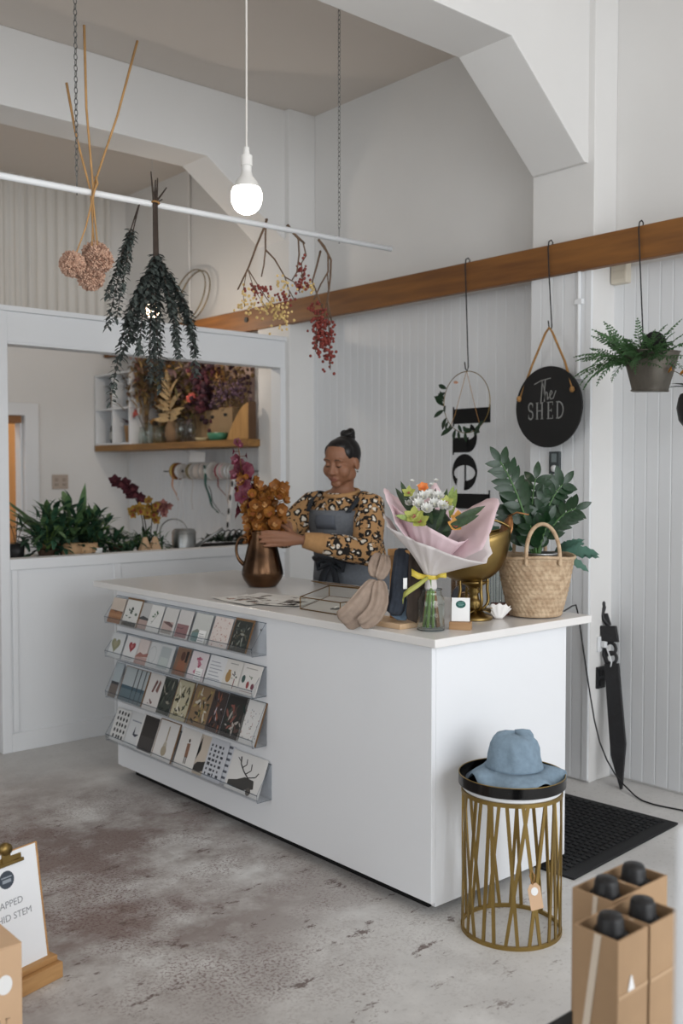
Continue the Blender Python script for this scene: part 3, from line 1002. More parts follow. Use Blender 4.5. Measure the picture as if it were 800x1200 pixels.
st = thing('display_stand', 'pale wooden scarf stand with flat base on the counter', 'stand', (2.335, 2.46, ZT))
MB().box(-.035, .075, -.115, .12, 0, .018).build('base', mat('pale_pine', (212, 182, 150), .6, c2=(196, 164, 128), scale=6, stretch=(8, 1, 8)), st, bevel=.0015)
MB().box(.045, .065, -.02, .02, .018, .25).build('post', WOOD, st, bevel=.002)
MB().box(.035, .075, -.1, .02, .235, .258).build('crossbar', WOOD, st, bevel=.002)
TAUPE = mat('taupe_linen', (154, 136, 122), .9, var=.1, scale=50, bump=.15, bscale=160)
NAVY = mat('navy_cloth', (48, 54, 64), .9, var=.15, scale=60, bump=.15, bscale=140)
DKBR = mat('dark_brown_cloth', (60, 50, 44), .9, var=.15, scale=50, bump=.15, bscale=140)
SKY = mat('dusty_blue_cloth', (112, 132, 152), .9, var=.08, scale=50)
o = Vector((2.335, 2.46, ZT))
S = 'knotted scarves on the wooden stand'
tp = thing('scarf', 'taupe linen scarf with a knotted top, spread over the stand base', 'scarf', o + Vector((.04, .0, .25)), group=S)
q = lambda rx, ry, z: FR * rx + FA * ry + Vector((0, 0, z))
drape([q(-.045, -.03, .0), q(-.07, -.06, -.04), q(-.06, -.09, -.085)], [.03, .05, .045], FR, .02, 2, .004).build('knot_loop', TAUPE, tp, smooth=True, subd=1)
drape([q(-.03, -.04, -.005), q(-.025, -.085, -.045), q(-.055, -.1, -.09)], [.03, .05, .04], FR, .02, 2, .004, ph=1).build('knot_loop', TAUPE, tp, smooth=True, subd=1)
drape([q(-.06, -.095, -.085), q(-.085, -.105, -.13), q(-.115, -.11, -.18), q(-.15, -.09, -.226), q(-.175, -.075, -.236)], [.045, .07, .085, .1, .1], FR + Vector((0, 0, -.3)), .012, 3, .009).build('tail', TAUPE, tp, smooth=True, subd=1)
drape([q(-.05, -.1, -.085), q(-.045, -.115, -.13), q(-.05, -.12, -.18), q(-.085, -.115, -.225), q(-.12, -.105, -.236)], [.04, .06, .065, .07, .06], FR, .012, 2, .008, ph=2).build('tail', TAUPE, tp, smooth=True, subd=1)
nv = thing('scarf', 'navy textured scarf hanging behind the taupe scarf', 'scarf', o + Vector((.045, -.04, .25)), group=S)
drape([q(.0, .0, .012), q(.0, -.04, .0), q(-.01, -.06, -.08), q(-.015, -.065, -.16), q(-.035, -.07, -.21)], [.05, .055, .06, .062, .07], FR, .014, 3, .008).build('cloth', NAVY, nv, smooth=True, subd=1)
db = thing('scarf', 'dark brown scarf hanging straight behind the glass jar', 'scarf', o + Vector((.055, -.09, .25)), group=S)
drape([q(.01, .0, .012), q(.012, -.035, -.01), q(.012, -.05, -.1), q(.01, -.055, -.18), q(.005, -.06, -.232)], [.05, .07, .075, .08, .085], FR, .016, 2, .007).build('cloth', DKBR, db, smooth=True, subd=1)
bl = thing('scarf', 'dusty blue scarf end low behind the taupe scarf', 'scarf', o + Vector((.05, -.06, .1)), group=S)
drape([q(-.01, .0, .0), q(-.02, -.02, -.04), q(-.035, -.035, -.078)], [.04, .06, .075], FR, .012, 2, .005).build('cloth', SKY, bl, smooth=True, subd=1)

# --- glass jar of stems with the wrapped bouquet
jar = thing('glass_jar', 'clear glass jar of water holding the pink wrapped bouquet', 'jar', (2.372, 2.275, ZT + .001), CAMR)
MB().lathe([(0, .0), (.043, .0), (.0465, .004), (.0468, .092), (.044, .106), (.036, .118), (.0345, .13), (.037, .136), (.0352, .137), (.0325, .13), (.034, .117),
            (.042, .104), (.0445, .09), (.0443, .008), (0, .006)], 32).build('glass', JARGL, jar, smooth=True)
MB().lathe([(0, .0075), (.0438, .0085), (.0442, .084), (0, .084)], 32).build('water', thin_sheet('jar_water', (249, 251, 250), .02), jar, smooth=True)
MB().ring((0, 0, .003), .0445, .0022, (0, 0, 1), 32, 6).build('base_rim', SHEETE, jar, smooth=True)
MB().ring((0, 0, .1355), .0358, .0016, (0, 0, 1), 32, 6).build('mouth_rim', SHEETE, jar, smooth=True)

bq = thing('bouquet', 'mixed bouquet in pale pink paper and white tissue with yellow ribbon', 'bouquet', (2.372, 2.275, ZT + .012), CAMR)
r = random.Random(11)
for i in range(9):
    a = i * .7
    m = MB()
    m.tube([(.026 * math.cos(a), .026 * math.sin(a), 0), (.012 * math.cos(a + .5), .012 * math.sin(a + .5), .13), (.01 * math.cos(a), .01 * math.sin(a), .2)], .0042 if i % 3 else .006, 7)
    m.build('stem', STEMG if i % 4 else RUSTS, bq, smooth=True)
PINKP = mat('pale_pink_paper', (236, 213, 218), .7, translucent=.25)
WHITP = mat('white_tissue', (232, 226, 224), .8, translucent=.25)


def interp(tab, x):
    for (x0, y0), (x1, y1) in zip(tab, tab[1:]):
        if x <= x1:
            return y0 + (y1 - y0) * max(0, (x - x0)) / (x1 - x0)
    return tab[-1][1]


def cone_paper(name, rim, hts, a0, a1, r0, z0, material, crumple=.004, seed=1, na=40, nt=10):
    rs = random.Random(seed)
    ph = [rs.uniform(0, 6) for _ in range(4)]
    V, F = [], []
    for i in range(na + 1):
        a = a0 + (a1 - a0) * i / na
        ri, h = interp(rim, a), interp(hts, a)
        for j in range(nt + 1):
            t = j / nt
            rad = r0 + (ri - r0) * t ** 1.15 + crumple * t * (math.sin(a * .13 + ph[0] + t * 3) + .7 * math.sin(a * .31 + ph[1] - 2 * t) + .5 * math.sin(a * .53 + ph[2] + 5 * t))
            V.append((rad * math.cos(R(a)), rad * math.sin(R(a)), z0 + (h) * t))
    for i in range(na):
        for j in range(nt):
            k = i * (nt + 1) + j
            F.append((k, k + nt + 1, k + nt + 2, k + 1))
    return MB().add(V, F).build(name, material, bq, smooth=True, solid=.0009)


z0 = .175
# back sheet with two pointed corners
cone_paper('pink_paper', [(-40, .2), (0, .22), (50, .10), (90, .1), (140, .14), (180, .155), (215, .15)],
           [(-40, .09), (-5, .245), (8, .252), (35, .2), (62, .262), (78, .308), (95, .25), (140, .25), (175, .285), (195, .25), (215, .17)], -40, 215, .014, z0, PINKP, .003, 2)
# front inner sheet, edge falling from upper left to lower right
cone_paper('pink_paper', [(175, .14), (230, .1), (270, .1), (310, .12), (350, .13)], [(175, .24), (215, .2), (250, .17), (275, .145), (310, .11), (350, .12)], 175, 350, .016, z0, PINKP, .003, 3)
# outer white tissue
cone_paper('tissue_wrap', [(165, .14), (185, .165), (215, .12), (260, .1), (300, .13), (330, .2), (352, .185), (385, .15)],
           [(165, .18), (182, .205), (200, .16), (230, .125), (270, .1), (310, .065), (330, .05), (345, .09), (358, .2), (385, .18)], 165, 385, .02, z0 - .006, WHITP, .006, 5)
MB().lathe([(.012, z0 - .06), (.018, z0 - .045), (.015, z0 - .012), (.021, z0 + .002)], 20, sx=1.15).build('paper_collar', WHITP, bq, smooth=True)
YEL = mat('yellow_satin', (200, 178, 72), .4, var=.06, scale=20)
OLV = mat('olive_ribbon', (160, 162, 84), .5, var=.08, scale=30)
MB().lathe([(.0185, z0 - .018), (.0215, z0 - .016), (.0222, z0 - .002), (.0195, z0 + .0)], 24, sx=1.15).build('ribbon_band', YEL, bq, smooth=True)
MB().ribbon([(-.018, -.016, z0 - .01), (-.045, -.03, z0 - .004), (-.066, -.03, z0 + .008)], [.012, .022, .024], (0, .3, 1)).build('ribbon_loop', YEL, bq, smooth=True)
MB().ribbon([(.016, -.018, z0 - .008), (.03, -.03, z0 - .002), (.048, -.03, z0 - .001)], [.01, .016, .018], (0, .3, 1)).build('ribbon_loop', YEL, bq, smooth=True)
MB().ribbon([(-.012, -.02, z0 - .012), (-.04, -.035, z0 - .03), (-.075, -.04, z0 - .052), (-.094, -.04, z0 - .068), (-.093, -.04, z0 - .085)], [.014, .022, .024, .024, .02], (.2, .3, 1)).build('ribbon_tail', OLV, bq, smooth=True)
MB().prism(rect(-.006, -.018, .01, .018), (-.088, -.02, z0 - .03), (.8, .6, 0), (0, 0, 1), .001).build('care_tag', PAPER, bq)
# flowers and leaves of the bouquet
MUM = flower_mesh('mum', [mat('white_petal', (236, 236, 232), .6, translucent=.2), mat('mum_heart', (222, 222, 190), .7)], 11, .028, .013, .6, .6, True, 3)
ROSE = flower_mesh('rose', [mat('orange_petal', (226, 134, 70), .55, var=.15, scale=40, translucent=.2), mat('orange_petal_heart', (212, 110, 54), .6)], 6, .024, .024, 1.2, -.9, True, 3)
CYMB = flower_mesh('green_orchid', [mat('lime_petal', (172, 178, 92), .5, var=.15, scale=40, translucent=.2), mat('plum_spotted_lip', (150, 92, 74), .6)], 5, .034, .024, .3, .6)
PEACH = flower_mesh('peach_orchid', [mat('peach_petal', (222, 164, 84), .5, var=.2, scale=40, translucent=.2), mat('deep_pink_lip', (196, 84, 70), .6)], 5, .034, .028, .3, .6)
for mesh_, nm, spots in ((MUM, 'white_mum', [(-.055, -.03, .42, 1), (-.03, -.045, .425, 1), (-.008, -.03, .43, .95), (.005, -.05, .40, 1.1), (-.072, -.02, .405, .8), (-.045, -.06, .4, 1.1), (.02, -.03, .425, 1), (.03, -.06, .395, 1), (-.02, -.075, .385, 1.1), (.05, -.04, .39, .9), (-.06, .0, .43, .9)]), (ROSE, 'orange_rose', [(-.028, -.01, .455, 1)]),
                         (CYMB, 'green_orchid', [(-.062, -.09, .365, 1.15), (-.045, -.1, .35, 1.1), (.045, -.05, .41, .8), (-.075, -.03, .44, .8)]), (PEACH, 'peach_orchid', [(.085, -.04, .35, 1.1), (.068, -.075, .335, .9)])):
    for x, y_, z, s in spots:
        put(mesh_, nm, bq, (x, y_, z), (x * 2, -.7, .5), (0, 0, 1), s)
for i in range(7):
    x, y_, z = -.06 + .018 * i + r.uniform(-.01, .01), r.uniform(-.02, .05), .45 + r.uniform(-.02, .03)
    put(MUM, 'small_white_flower', bq, (x, y_, z), (0, -.5, .8), (0, 0, 1), .42)
BQL = leaf_mesh('bouquet_leaf', mat('glossy_leaf', (52, 72, 44), .4, var=.3, scale=12, translucent=.15), 1, .2, .35, 6, .2)
LIM = leaf_mesh('lime_leaf', mat('lime_bud', (140, 160, 88), .5, var=.2, scale=12, translucent=.2), 1, .24, .2, 5, .3)
for b_, d, L, mm in (((-.06, -.02, .38), (-.35, -.1, .8), .11, BQL), ((-.05, .02, .36), (-.7, 0, 1), .12, BQL), ((.03, -.03, .34), (.12, -.1, 1), .12, BQL), ((.04, -.06, .33), (.85, -.1, .5), .15, BQL),
                     ((.03, -.07, .32), (.7, -.3, .35), .13, BQL), ((.05, -.03, .4), (.3, 0, 1), .07, LIM), ((-.04, -.08, .35), (-.9, -.3, .25), .09, LIM), ((.06, -.02, .36), (.2, 0, 1), .1, LIM),
                     ((.0, -.06, .34), (-.3, -.3, 1), .08, BQL), ((.01, -.07, .32), (.3, -.3, 1), .08, BQL), ((-.02, .03, .36), (-.2, 0, 1), .1, BQL), ((.0, .0, .36), (.1, -.2, 1), .1, BQL)):
    put(mm, 'leaf', bq, b_, d, (-d[2] * .3, -1, .2), L)
MB().ball((.0, .0, .33), (.07, .055, .06), 12, 8).build('filler_foliage', LEAFD, bq, smooth=True)

# --- card holder
ch = thing('card_holder', 'small wooden block holding a business card', 'holder', (2.459, 2.222, ZT), R(-58))
MB().box(-.036, .036, -.016, .016, 0, .026).build('block', mat('raw_beech', (176, 140, 102), .6, c2=(160, 122, 86), scale=6, stretch=(1, 6, 6)), ch, bevel=.0015)
bc = thing('business_card', 'white business card with dark green oval logo, standing in wooden block', 'card', (2.459, 2.222, ZT + .027), rot=(R(-12), 0, R(-50)))
MB().box(-.03, .03, -.0004, .0004, 0, .078).build('card', PAPER, bc)
MB().prism(disc(.0, .056, .0165, .0125, 24), (0, -.0004, 0), (1, 0, 0), (0, 0, 1), .0004).build('logo', flat((28, 84, 76)), bc)
m = MB()
for i, (x0, x1) in enumerate(((-.009, .009), (-.011, .011), (-.007, .007))):
    m.prism(rect(x0, .06 - .0045 * i, x1, .0612 - .0045 * i), (0, -.0008, 0), (1, 0, 0), (0, 0, 1), .0002)
m.build('logo_lettering', flat((150, 190, 184)), bc)['kind'] = 'stuff'

# --- brass coal scuttle on pedestal
sx_ = thing('coal_scuttle', 'brass coal scuttle bowl on ornate pedestal with arched handle', 'bowl', (2.672, 2.352, ZT), CAMR)
MB().lathe([(0, 0), (.066, 0), (.068, .004), (.064, .012), (.04, .022), (.03, .03), (.024, .036)], 32).build('foot', BRASS, sx_, smooth=True)
MB().lathe([(.02, .034), (.03, .042), (.024, .05), (.032, .06), (.02, .07), (.016, .09), (.024, .1), (.018, .108), (.028, .118), (.045, .128), (.05, .136)], 24).build('stem', BRASS, sx_, smooth=True)
for k in range(4):
    a = R(20 + 90 * k)
    c_, s_ = math.cos(a), math.sin(a)
    P = [(.026, .03), (.055, .045), (.062, .075), (.05, .105), (.058, .135), (.05, .15)]
    MB().tube([(x * c_, x * s_, z) for x, z in P], [.006, .007, .006, .006, .006, .005], 8).build('scroll_arm', BRASS, sx_, smooth=True, subd=1)
for k in range(6):
    a = R(60 * k + 10)
    MB().leaf((.03 * math.cos(a), .03 * math.sin(a), .03), (math.cos(a), math.sin(a), .35), (0, 0, 1), .05, .04, .9, 5, .3).build('leaf_ornament', BRASS, sx_, smooth=True, solid=.002)
V, F = [], []
na, nt = 40, 14


def bowl_pt(a, t, inner=0.0):
    # oval bowl with a raised back and a pouring lip
    ca, sa = math.cos(a), math.sin(a)
    rx, ry = .142 - inner, .105 - inner
    prof = math.sin(t * PI / 2) ** .72
    lift = .022 * ca * t ** 2 + .012 * (ca ** 2) * t
    lip = 1 + (.22 * max(0, -ca) ** 3) * t
    return ((rx * prof * ca * lip - .012, ry * prof * sa, .133 + inner * .8 + .155 * (1 - math.cos(t * PI / 2)) + lift))


for inner in (0, .004):
    for j in range(nt + 1):
        for i in range(na):
            V.append(bowl_pt(2 * PI * i / na, .04 + .96 * j / nt, inner))
N1 = (nt + 1) * na
for b0 in (0, N1):
    for j in range(nt):
        for i in range(na):
            i2 = (i + 1) % na
            fct = (b0 + j * na + i, b0 + j * na + i2, b0 + (j + 1) * na + i2, b0 + (j + 1) * na + i)
            F.append(fct if b0 == 0 else fct[::-1])
for i in range(na):
    i2 = (i + 1) % na
    F.append((nt * na + i, nt * na + i2, N1 + nt * na + i2, N1 + nt * na + i))
F.append(tuple(range(na - 1, -1, -1)))
F.append(tuple(N1 + i for i in range(na)))
MB().add(V, F).build('bowl', BRASS, sx_, smooth=True)
MB().tube([bowl_pt(2 * PI * i / na, 1.0, .002) for i in range(na)], .0035, 6, closed=True).build('rim_bead', BRASS, sx_, smooth=True)
MB().tube(bez((-.1, -.02, .285), (-.06, -.02, .36), (.03, -.01, .357), 10) + bez((.03, -.01, .357), (.09, .0, .355), (.128, .0, .325), 8)[1:], .0048, 8).build('handle', BRASS, sx_, smooth=True)
for x, z in ((-.1, .285), (.128, .322)):
    MB().ball((x, -.012 if x < 0 else 0, z), .011, 10, 6).build('handle_boss', BRASS, sx_, smooth=True)
sp = thing('scoop', 'copper coloured scoop blade resting in the scuttle', 'scoop', (2.672 + FR.x * .1 + FA.x * .0, 2.352 + FR.y * .1, ZT + .31), CAMR)
MB().leaf((.0, 0, -.03), (.25, .05, 1), (-.8, -.6, .2), .1, .06, .3, 6, -.15, .8).build('blade', mat('copper_blade', (150, 108, 72), .4, .9), sp, smooth=True, solid=.002)
MB().tube([(.02, .0, .055), (.05, -.01, .07), (.09, -.02, .062)], .0035, 6).build('handle', mat('copper_blade', (150, 108, 72)), sp, smooth=True)
for i in range(34):
    a = r.uniform(0, 2 * PI)
    q_ = r.uniform(0, .85)
    x, y_ = .11 * q_ * math.cos(a) - .012, .08 * q_ * math.sin(a)
    w = Matrix.Rotation(CAMR, 3, 'Z') @ Vector((x, y_, 0))
    if i == 0:
        sh = MB().lathe([(0, -.009), (.008, -.006), (.013, 0), (.009, .006), (0, .009)], 8, sx=1, sy=.8).build('soap_petal', mat('soap_white', (236, 236, 234), .6), smooth=False)
    else:
        sh = sh.copy()
        col.objects.link(sh)
    tag(sh, 'small white soap piece heaped in the brass scuttle', 'soap', 'white soap pieces in the scuttle')
    sh.location = (2.672 + w.x, 2.352 + w.y, ZT + .262 + .028 * (1 - q_) + r.uniform(0, .012))
    sh.rotation_euler = (r.uniform(-.6, .6), r.uniform(-.6, .6), a)
# white frilled shell, red-brown tin, dark tape roll behind the foot
cs = thing('clam_shell', 'small white frilled shell dish beside the scuttle foot', 'shell', (2.745, 2.30, ZT), CAMR)
V, F = [], []
for j in range(7):
    t = j / 6
    for i in range(25):
        a = -.2 + (PI + .4) * i / 24
        rad = .012 + .032 * t + .004 * t * math.sin(i * 1.6)
        V.append((rad * math.cos(a), -.01 - rad * .35 * math.sin(a) + .01 * t, .002 + .05 * t * (.7 + .35 * math.sin(a)) + .004 * t * math.cos(i * 1.6)))
for j in range(6):
    for i in range(24):
        k = j * 25 + i
        F.append((k, k + 1, k + 26, k + 25))
MB().add(V, F).build('shell', mat('shell_white', (234, 232, 230), .5), cs, smooth=True, solid=.002)
tn = thing('small_tin', 'small red brown box behind the shell dish', 'box', (2.83, 2.36, ZT), R(-30))
MB().box(-.03, .03, -.02, .02, 0, .036).build('body', mat('red_brown_card', (122, 60, 44), .5), tn, bevel=.002)
MB().box(-.031, .031, -.021, .021, .036, .043).build('lid', mat('dark_red_card', (100, 46, 38), .5), tn, bevel=.002)
rl = thing('tape_roll', 'dark grey tape roll standing behind the scuttle', 'tape', (2.85, 2.56, ZT + .046), CAMR)
MB().lathe([(.02, -.014), (.045, -.014), (.046, 0), (.045, .014), (.02, .014), (.02, -.014)], 28, (0, 0, 0), Matrix.Rotation(R(90), 3, 'X'), cap=False).build('roll', mat('dark_grey_tape', (58, 60, 68), .4), rl, smooth=True)
MB().lathe([(.017, -.014), (.02, -.014), (.02, .014), (.017, .014), (.017, -.014)], 20, (0, 0, 0), Matrix.Rotation(R(90), 3, 'X'), cap=False).build('core', KRAFT, rl, smooth=True)

# --- woven basket with plants
BK = (2.905, 2.262, ZT)
bk = thing('basket', 'round woven seagrass basket with arched handles', 'basket', BK, CAMR)
SEA = mat('seagrass', (200, 177, 148), .85, c2=(166, 140, 112), scale=38, bump=.3, bscale=120)
na, nt = 150, 78
V, F = [], []
H_ = .215
rowh = 13
for inner in (0, 1):
    for j in range(nt + 1):
        t = j / nt
        rad = .092 + .044 * t - .006 * math.sin(t * PI) * 0 + .004 * math.sin(t * PI)
        for i in range(na):
            a = 2 * PI * i / na
            row = t * rowh
            br = .0026 * abs(math.sin(row * PI)) ** .6 + .0016 * math.sin(a * 40 + (int(row) % 2) * PI + (row % 1) * 5)
            q_ = rad + (br if not inner else -.006)
            wob = 1 + .012 * math.sin(2 * a + .6)
            V.append((q_ * wob * math.cos(a), q_ * wob * math.sin(a), .004 + t * H_ * (1 + .02 * math.sin(3 * a))))
N1 = (nt + 1) * na
for b0 in (0, N1):
    for j in range(nt):
        for i in range(na):
            i2 = (i + 1) % na
            f_ = (b0 + j * na + i, b0 + j * na + i2, b0 + (j + 1) * na + i2, b0 + (j + 1) * na + i)
            F.append(f_ if b0 == 0 else f_[::-1])
for i in range(na):
    i2 = (i + 1) % na
    F.append((nt * na + i, nt * na + i2, N1 + nt * na + i2, N1 + nt * na + i))
F.append(tuple(range(na - 1, -1, -1)))
MB().add(V, F).build('weave', SEA, bk, smooth=True)
MB().tube([(.139 * math.cos(2 * PI * i / 48), .139 * math.sin(2 * PI * i / 48), .219 + .004 * math.sin(6 * PI * i / 48)) for i in range(48)], [.0055 + .001 * (i % 2) for i in range(48)], 8, closed=True).build('rim_braid', SEA, bk, smooth=True)
for yy, nm in ((-.115, 'handle'), (.115, 'handle')):
    P = [Vector((-.058, yy * 1.12, .19))] + [Vector((-.06 * math.cos(PI * i / 14) + .002, yy * (1.1 - .15 * math.sin(PI * i / 14)), .215 + .125 * math.sin(PI * i / 14) ** .85)) for i in range(15)] + [Vector((.06, yy * 1.12, .19))]
    MB().tube(P, [.0075 + .0008 * (i % 2) for i in range(17)], 8).build(nm, SEA, bk, smooth=True, subd=1)
pot = thing('plant_pot', 'silver foil plant pot inside the woven basket', 'pot', (2.91, 2.24, ZT + .05), CAMR)
MB().lathe([(0, 0), (.045, 0), (.06, .175), (.064, .18), (.06, .182), (.056, .17), (.044, .16), (0, .16)], 24).build('pot', mat('silver_foil', (190, 192, 192), .3, .9, bump=.4, bscale=40), pot, smooth=True)

ZZL = leaf_mesh('zz_leaf', mat('zz_leaf_green', (28, 56, 32), .32, var=.3, scale=5, translucent=.12), 1, .42, .45, 6, .12, .85)
zz = thing('zz_plant', 'glossy dark green plant with paired oval leaves in basket', 'plant', (2.91, 2.26, ZT + .2))
ZS = mat('zz_stem', (70, 104, 58), .45)


def zz_frond(tip, bend, nl, L, roll=0.0, t0=.25):
    P = bez((0, 0, 0), bend, tip, 12)
    MB().tube(P, [.0065 - .004 * i / 12 for i in range(13)], 7).build('stem', ZS, zz, smooth=True)
    for i in range(nl):
        q = t0 + (1 - t0) * (i + .5) / nl
        k = min(11, int(q * 12))
        p = P[k].lerp(P[k + 1], q * 12 - k)
        d = (P[k + 1] - P[k]).normalized()
        side, w, _ = frame_of(d, FA * -1 + Vector((0, 0, .3)))
        side = side * math.cos(roll) + w * math.sin(roll)
        for s_ in (-1, 1):
            put(ZZL, 'leaf', zz, p, d * .65 + side * s_ + vrnd(.12), w + vrnd(.2), L * r.uniform(.85, 1.1) * (1 - .3 * abs(q - .5)))
    put(ZZL, 'leaf', zz, P[-1], P[-1] - P[-2], FA * -1, L * .8)


ZQ = lambda rx, ry, z: FR * rx + FA * ry + Vector((0, 0, z))
zz_frond(ZQ(-.14, -.03, .36), ZQ(-.06, 0, .25), 9, .085, .3)
zz_frond(ZQ(-.0, .03, .3), ZQ(-.03, .02, .16), 8, .085, -.4)
zz_frond(ZQ(.1, .03, .28), ZQ(.02, .02, .2), 8, .085, .5)
zz_frond(ZQ(.14, .0, .19), ZQ(.05, .02, .16), 7, .08, -.3)
zz_frond(ZQ(-.1, .04, .2), ZQ(-.05, .03, .1), 7, .08, .2)
zz_frond(ZQ(.04, -.02, .15), ZQ(.01, -.01, .08), 5, .075, .9)
zz_frond(ZQ(-.03, -.03, .13), ZQ(-.01, -.01, .08), 5, .07, .1)
zz_frond(ZQ(-.02, .1, .24), ZQ(-.0, .05, .15), 7, .08, .8)
zz_frond(ZQ(.07, .09, .2), ZQ(.03, .05, .15), 7, .08, -.8)

BLF = leaf_mesh('lobed_frond', LEAFB, 1, .24, 1.0, 12, .15, .9, .22)
bf = thing('blue_fern', 'blue green fern with long wavy lobed fronds behind basket', 'plant', (2.99, 2.31, ZT + .2))
for d, L, up in ((ZQ(1, -.1, .15), .2, ZQ(-.2, -.9, .6)), (ZQ(.55, -.1, .12), .19, ZQ(-.2, -.9, .6)), (ZQ(.35, -.25, -.1), .15, ZQ(-.2, -.9, .6)), (ZQ(.7, .1, .4), .16, ZQ(-.2, -.9, .6)), (ZQ(-.9, .6, .5), .26, ZQ(-.2, -.9, .6)), (ZQ(-.75, .5, .9), .22, ZQ(-.2, -.9, .6)),
                 (ZQ(.9, .3, -.1), .15, ZQ(-.2, -.9, .6)), (ZQ(.1, -.3, .2), .13, ZQ(-.2, -.9, .6)), (ZQ(.6, -.3, .5), .13, ZQ(-.2, -.9, .6))):
    put(BLF, 'frond', bf, ZQ(.055 if d.dot(FR) > 0 else -.12, 0, .02) if d.dot(FR) > 0 else ZQ(-.1, .02, .03), d, up, (L, L, L))
gbt = thing('glass_bottle', 'small clear glass bottle behind the brass scuttle handle', 'bottle', (2.955, 2.68, ZT), CAMR)
MB().lathe([(0, 0), (.03, 0), (.032, .01), (.031, .13), (.014, .17), (.012, .22), (.015, .224), (.012, .225), (.01, .22), (.012, .17), (.029, .128), (.03, .012), (0, .005)], 20).build('glass', thin_sheet('amber_tinted_glass', (214, 200, 184), .03), gbt, smooth=True)
gv = thing('glass_vase', 'clear ribbed glass tumbler standing left of the basket', 'vase', (2.895, 2.43, ZT), CAMR)
m = MB()
V = []
MB().lathe([(0, 0), (.04, 0), (.047, .2), (.045, .2), (.038, .006), (0, .005)], 36).build('glass', JARGL, gv, smooth=True)
for i in range(12):
    a = 2 * PI * i / 12
    MB().tube([(.0405 * math.cos(a), .0405 * math.sin(a), .004), (.0472 * math.cos(a), .0472 * math.sin(a), .2)], .0012, 4).build('rib', SHEETE, gv)
# ================================================================== hanging rail, lamp, dried flowers
RY = 3.5


def rail_z(x):
    return 2.478 + (x - 1.347) * .0119


hr = thing('hanging_rail', 'long white rod hung on two chains from the ceiling', 'rail', (2.1, RY, 2.487))
MB().tube([(-1.35, 0, rail_z(.75) - 2.487), (1.264, 0, rail_z(3.364) - 2.487)], .0125, 12).build('rod', WHITE, hr, smooth=True)
CHAIN = mat('dull_zinc_chain', (120, 120, 118), .45, .8)
for x in (1.733, 3.034):
    m = MB()
    z1, z = ZC - 2.487, rail_z(x) - 2.487 + .06
    k = 0
    while z < z1:
        u, v = (Vector((1, 0, 0)), Vector((0, 0, 1))) if k % 2 else (Vector((0, 1, 0)), Vector((0, 0, 1)))
        pts = [Vector((x - 2.1, 0, z)) + u * (.0062 * math.cos(a)) + v * (.0125 * math.sin(a)) for a in [2 * PI * i / 8 for i in range(8)]]
        m.tube(pts, .0019, 4, closed=True)
        z += .0205
        k += 1
    m.build('chain', CHAIN, hr)['kind'] = 'stuff'
    MB().tube([(x - 2.1, 0, rail_z(x) - 2.487 - .02), (x - 2.1, 0, rail_z(x) - 2.487 + .055)], .0025, 6).build('eye_bolt', CHAIN, hr)

pl_ = thing('pendant_lamp', 'white cord pendant lamp with a lit round globe bulb', 'lamp', (1.895, 2.64, 2.302))
MB().tube([(0, 0, .155), (.004, .003, .5), (.008, .008, ZC - 2.302)], .0032, 8).build('cord', mat('white_cord', (214, 210, 204), .6), pl_)
MB().lathe([(.0, .165), (.009, .163), (.011, .14), (.019, .137), (.019, .105), (.0165, .103), (.0165, .075), (.0, .072)], 20).build('socket', mat('white_socket', (220, 218, 214), .4), pl_, smooth=False, angle=40)
MB().lathe([(.016, .088), (.02, .072), (.034, .055), (.044, .034)], 28, cap=False).build('bulb_collar', mat('white_socket', (220, 218, 214)), pl_, smooth=True)
MB().lathe([(0, -.0505), (.014, -.0485), (.028, -.042), (.04, -.031), (.048, -.014), (.0505, .004), (.0495, .02), (.044, .034), (.03, .04), (0, .042)], 28).build('globe', mat('lamp_globe_glow', (255, 246, 232), .3, emit=9), pl_, smooth=True)
l = bpy.data.lights.new('pendant_light', 'POINT')
l.energy, l.color, l.shadow_soft_size = 5, (1, .9, .76), .05
lo = bpy.data.objects.new('pendant_light', l)
lo.location = (1.895, 2.64, 2.235)
col.objects.link(lo)

p2_ = thing('bare_bulb', 'small lit bulb on a cord in the workroom behind dark foliage', 'lamp', (3.30, 5.62, 2.46))
MB().tube([(0, 0, .09), (0, 0, ZC - 2.46)], .003, 6).build('cord', mat('white_cord', (214, 210, 204)), p2_)
MB().lathe([(0, .1), (.016, .098), (.016, .05), (0, .05)], 14).build('socket', mat('white_socket', (220, 218, 214)), p2_)
MB().ball((0, 0, 0), (.045, .045, .05), 16, 10).build('globe', mat('warm_globe_glow', (255, 224, 190), .3, emit=9), p2_, smooth=True)
l = bpy.data.lights.new('workroom_light', 'POINT')
l.energy, l.color, l.shadow_soft_size = 11, (1, .86, .72), .05
lo = bpy.data.objects.new('workroom_light', l)
lo.location = (3.30, 5.62, 2.38)
col.objects.link(lo)

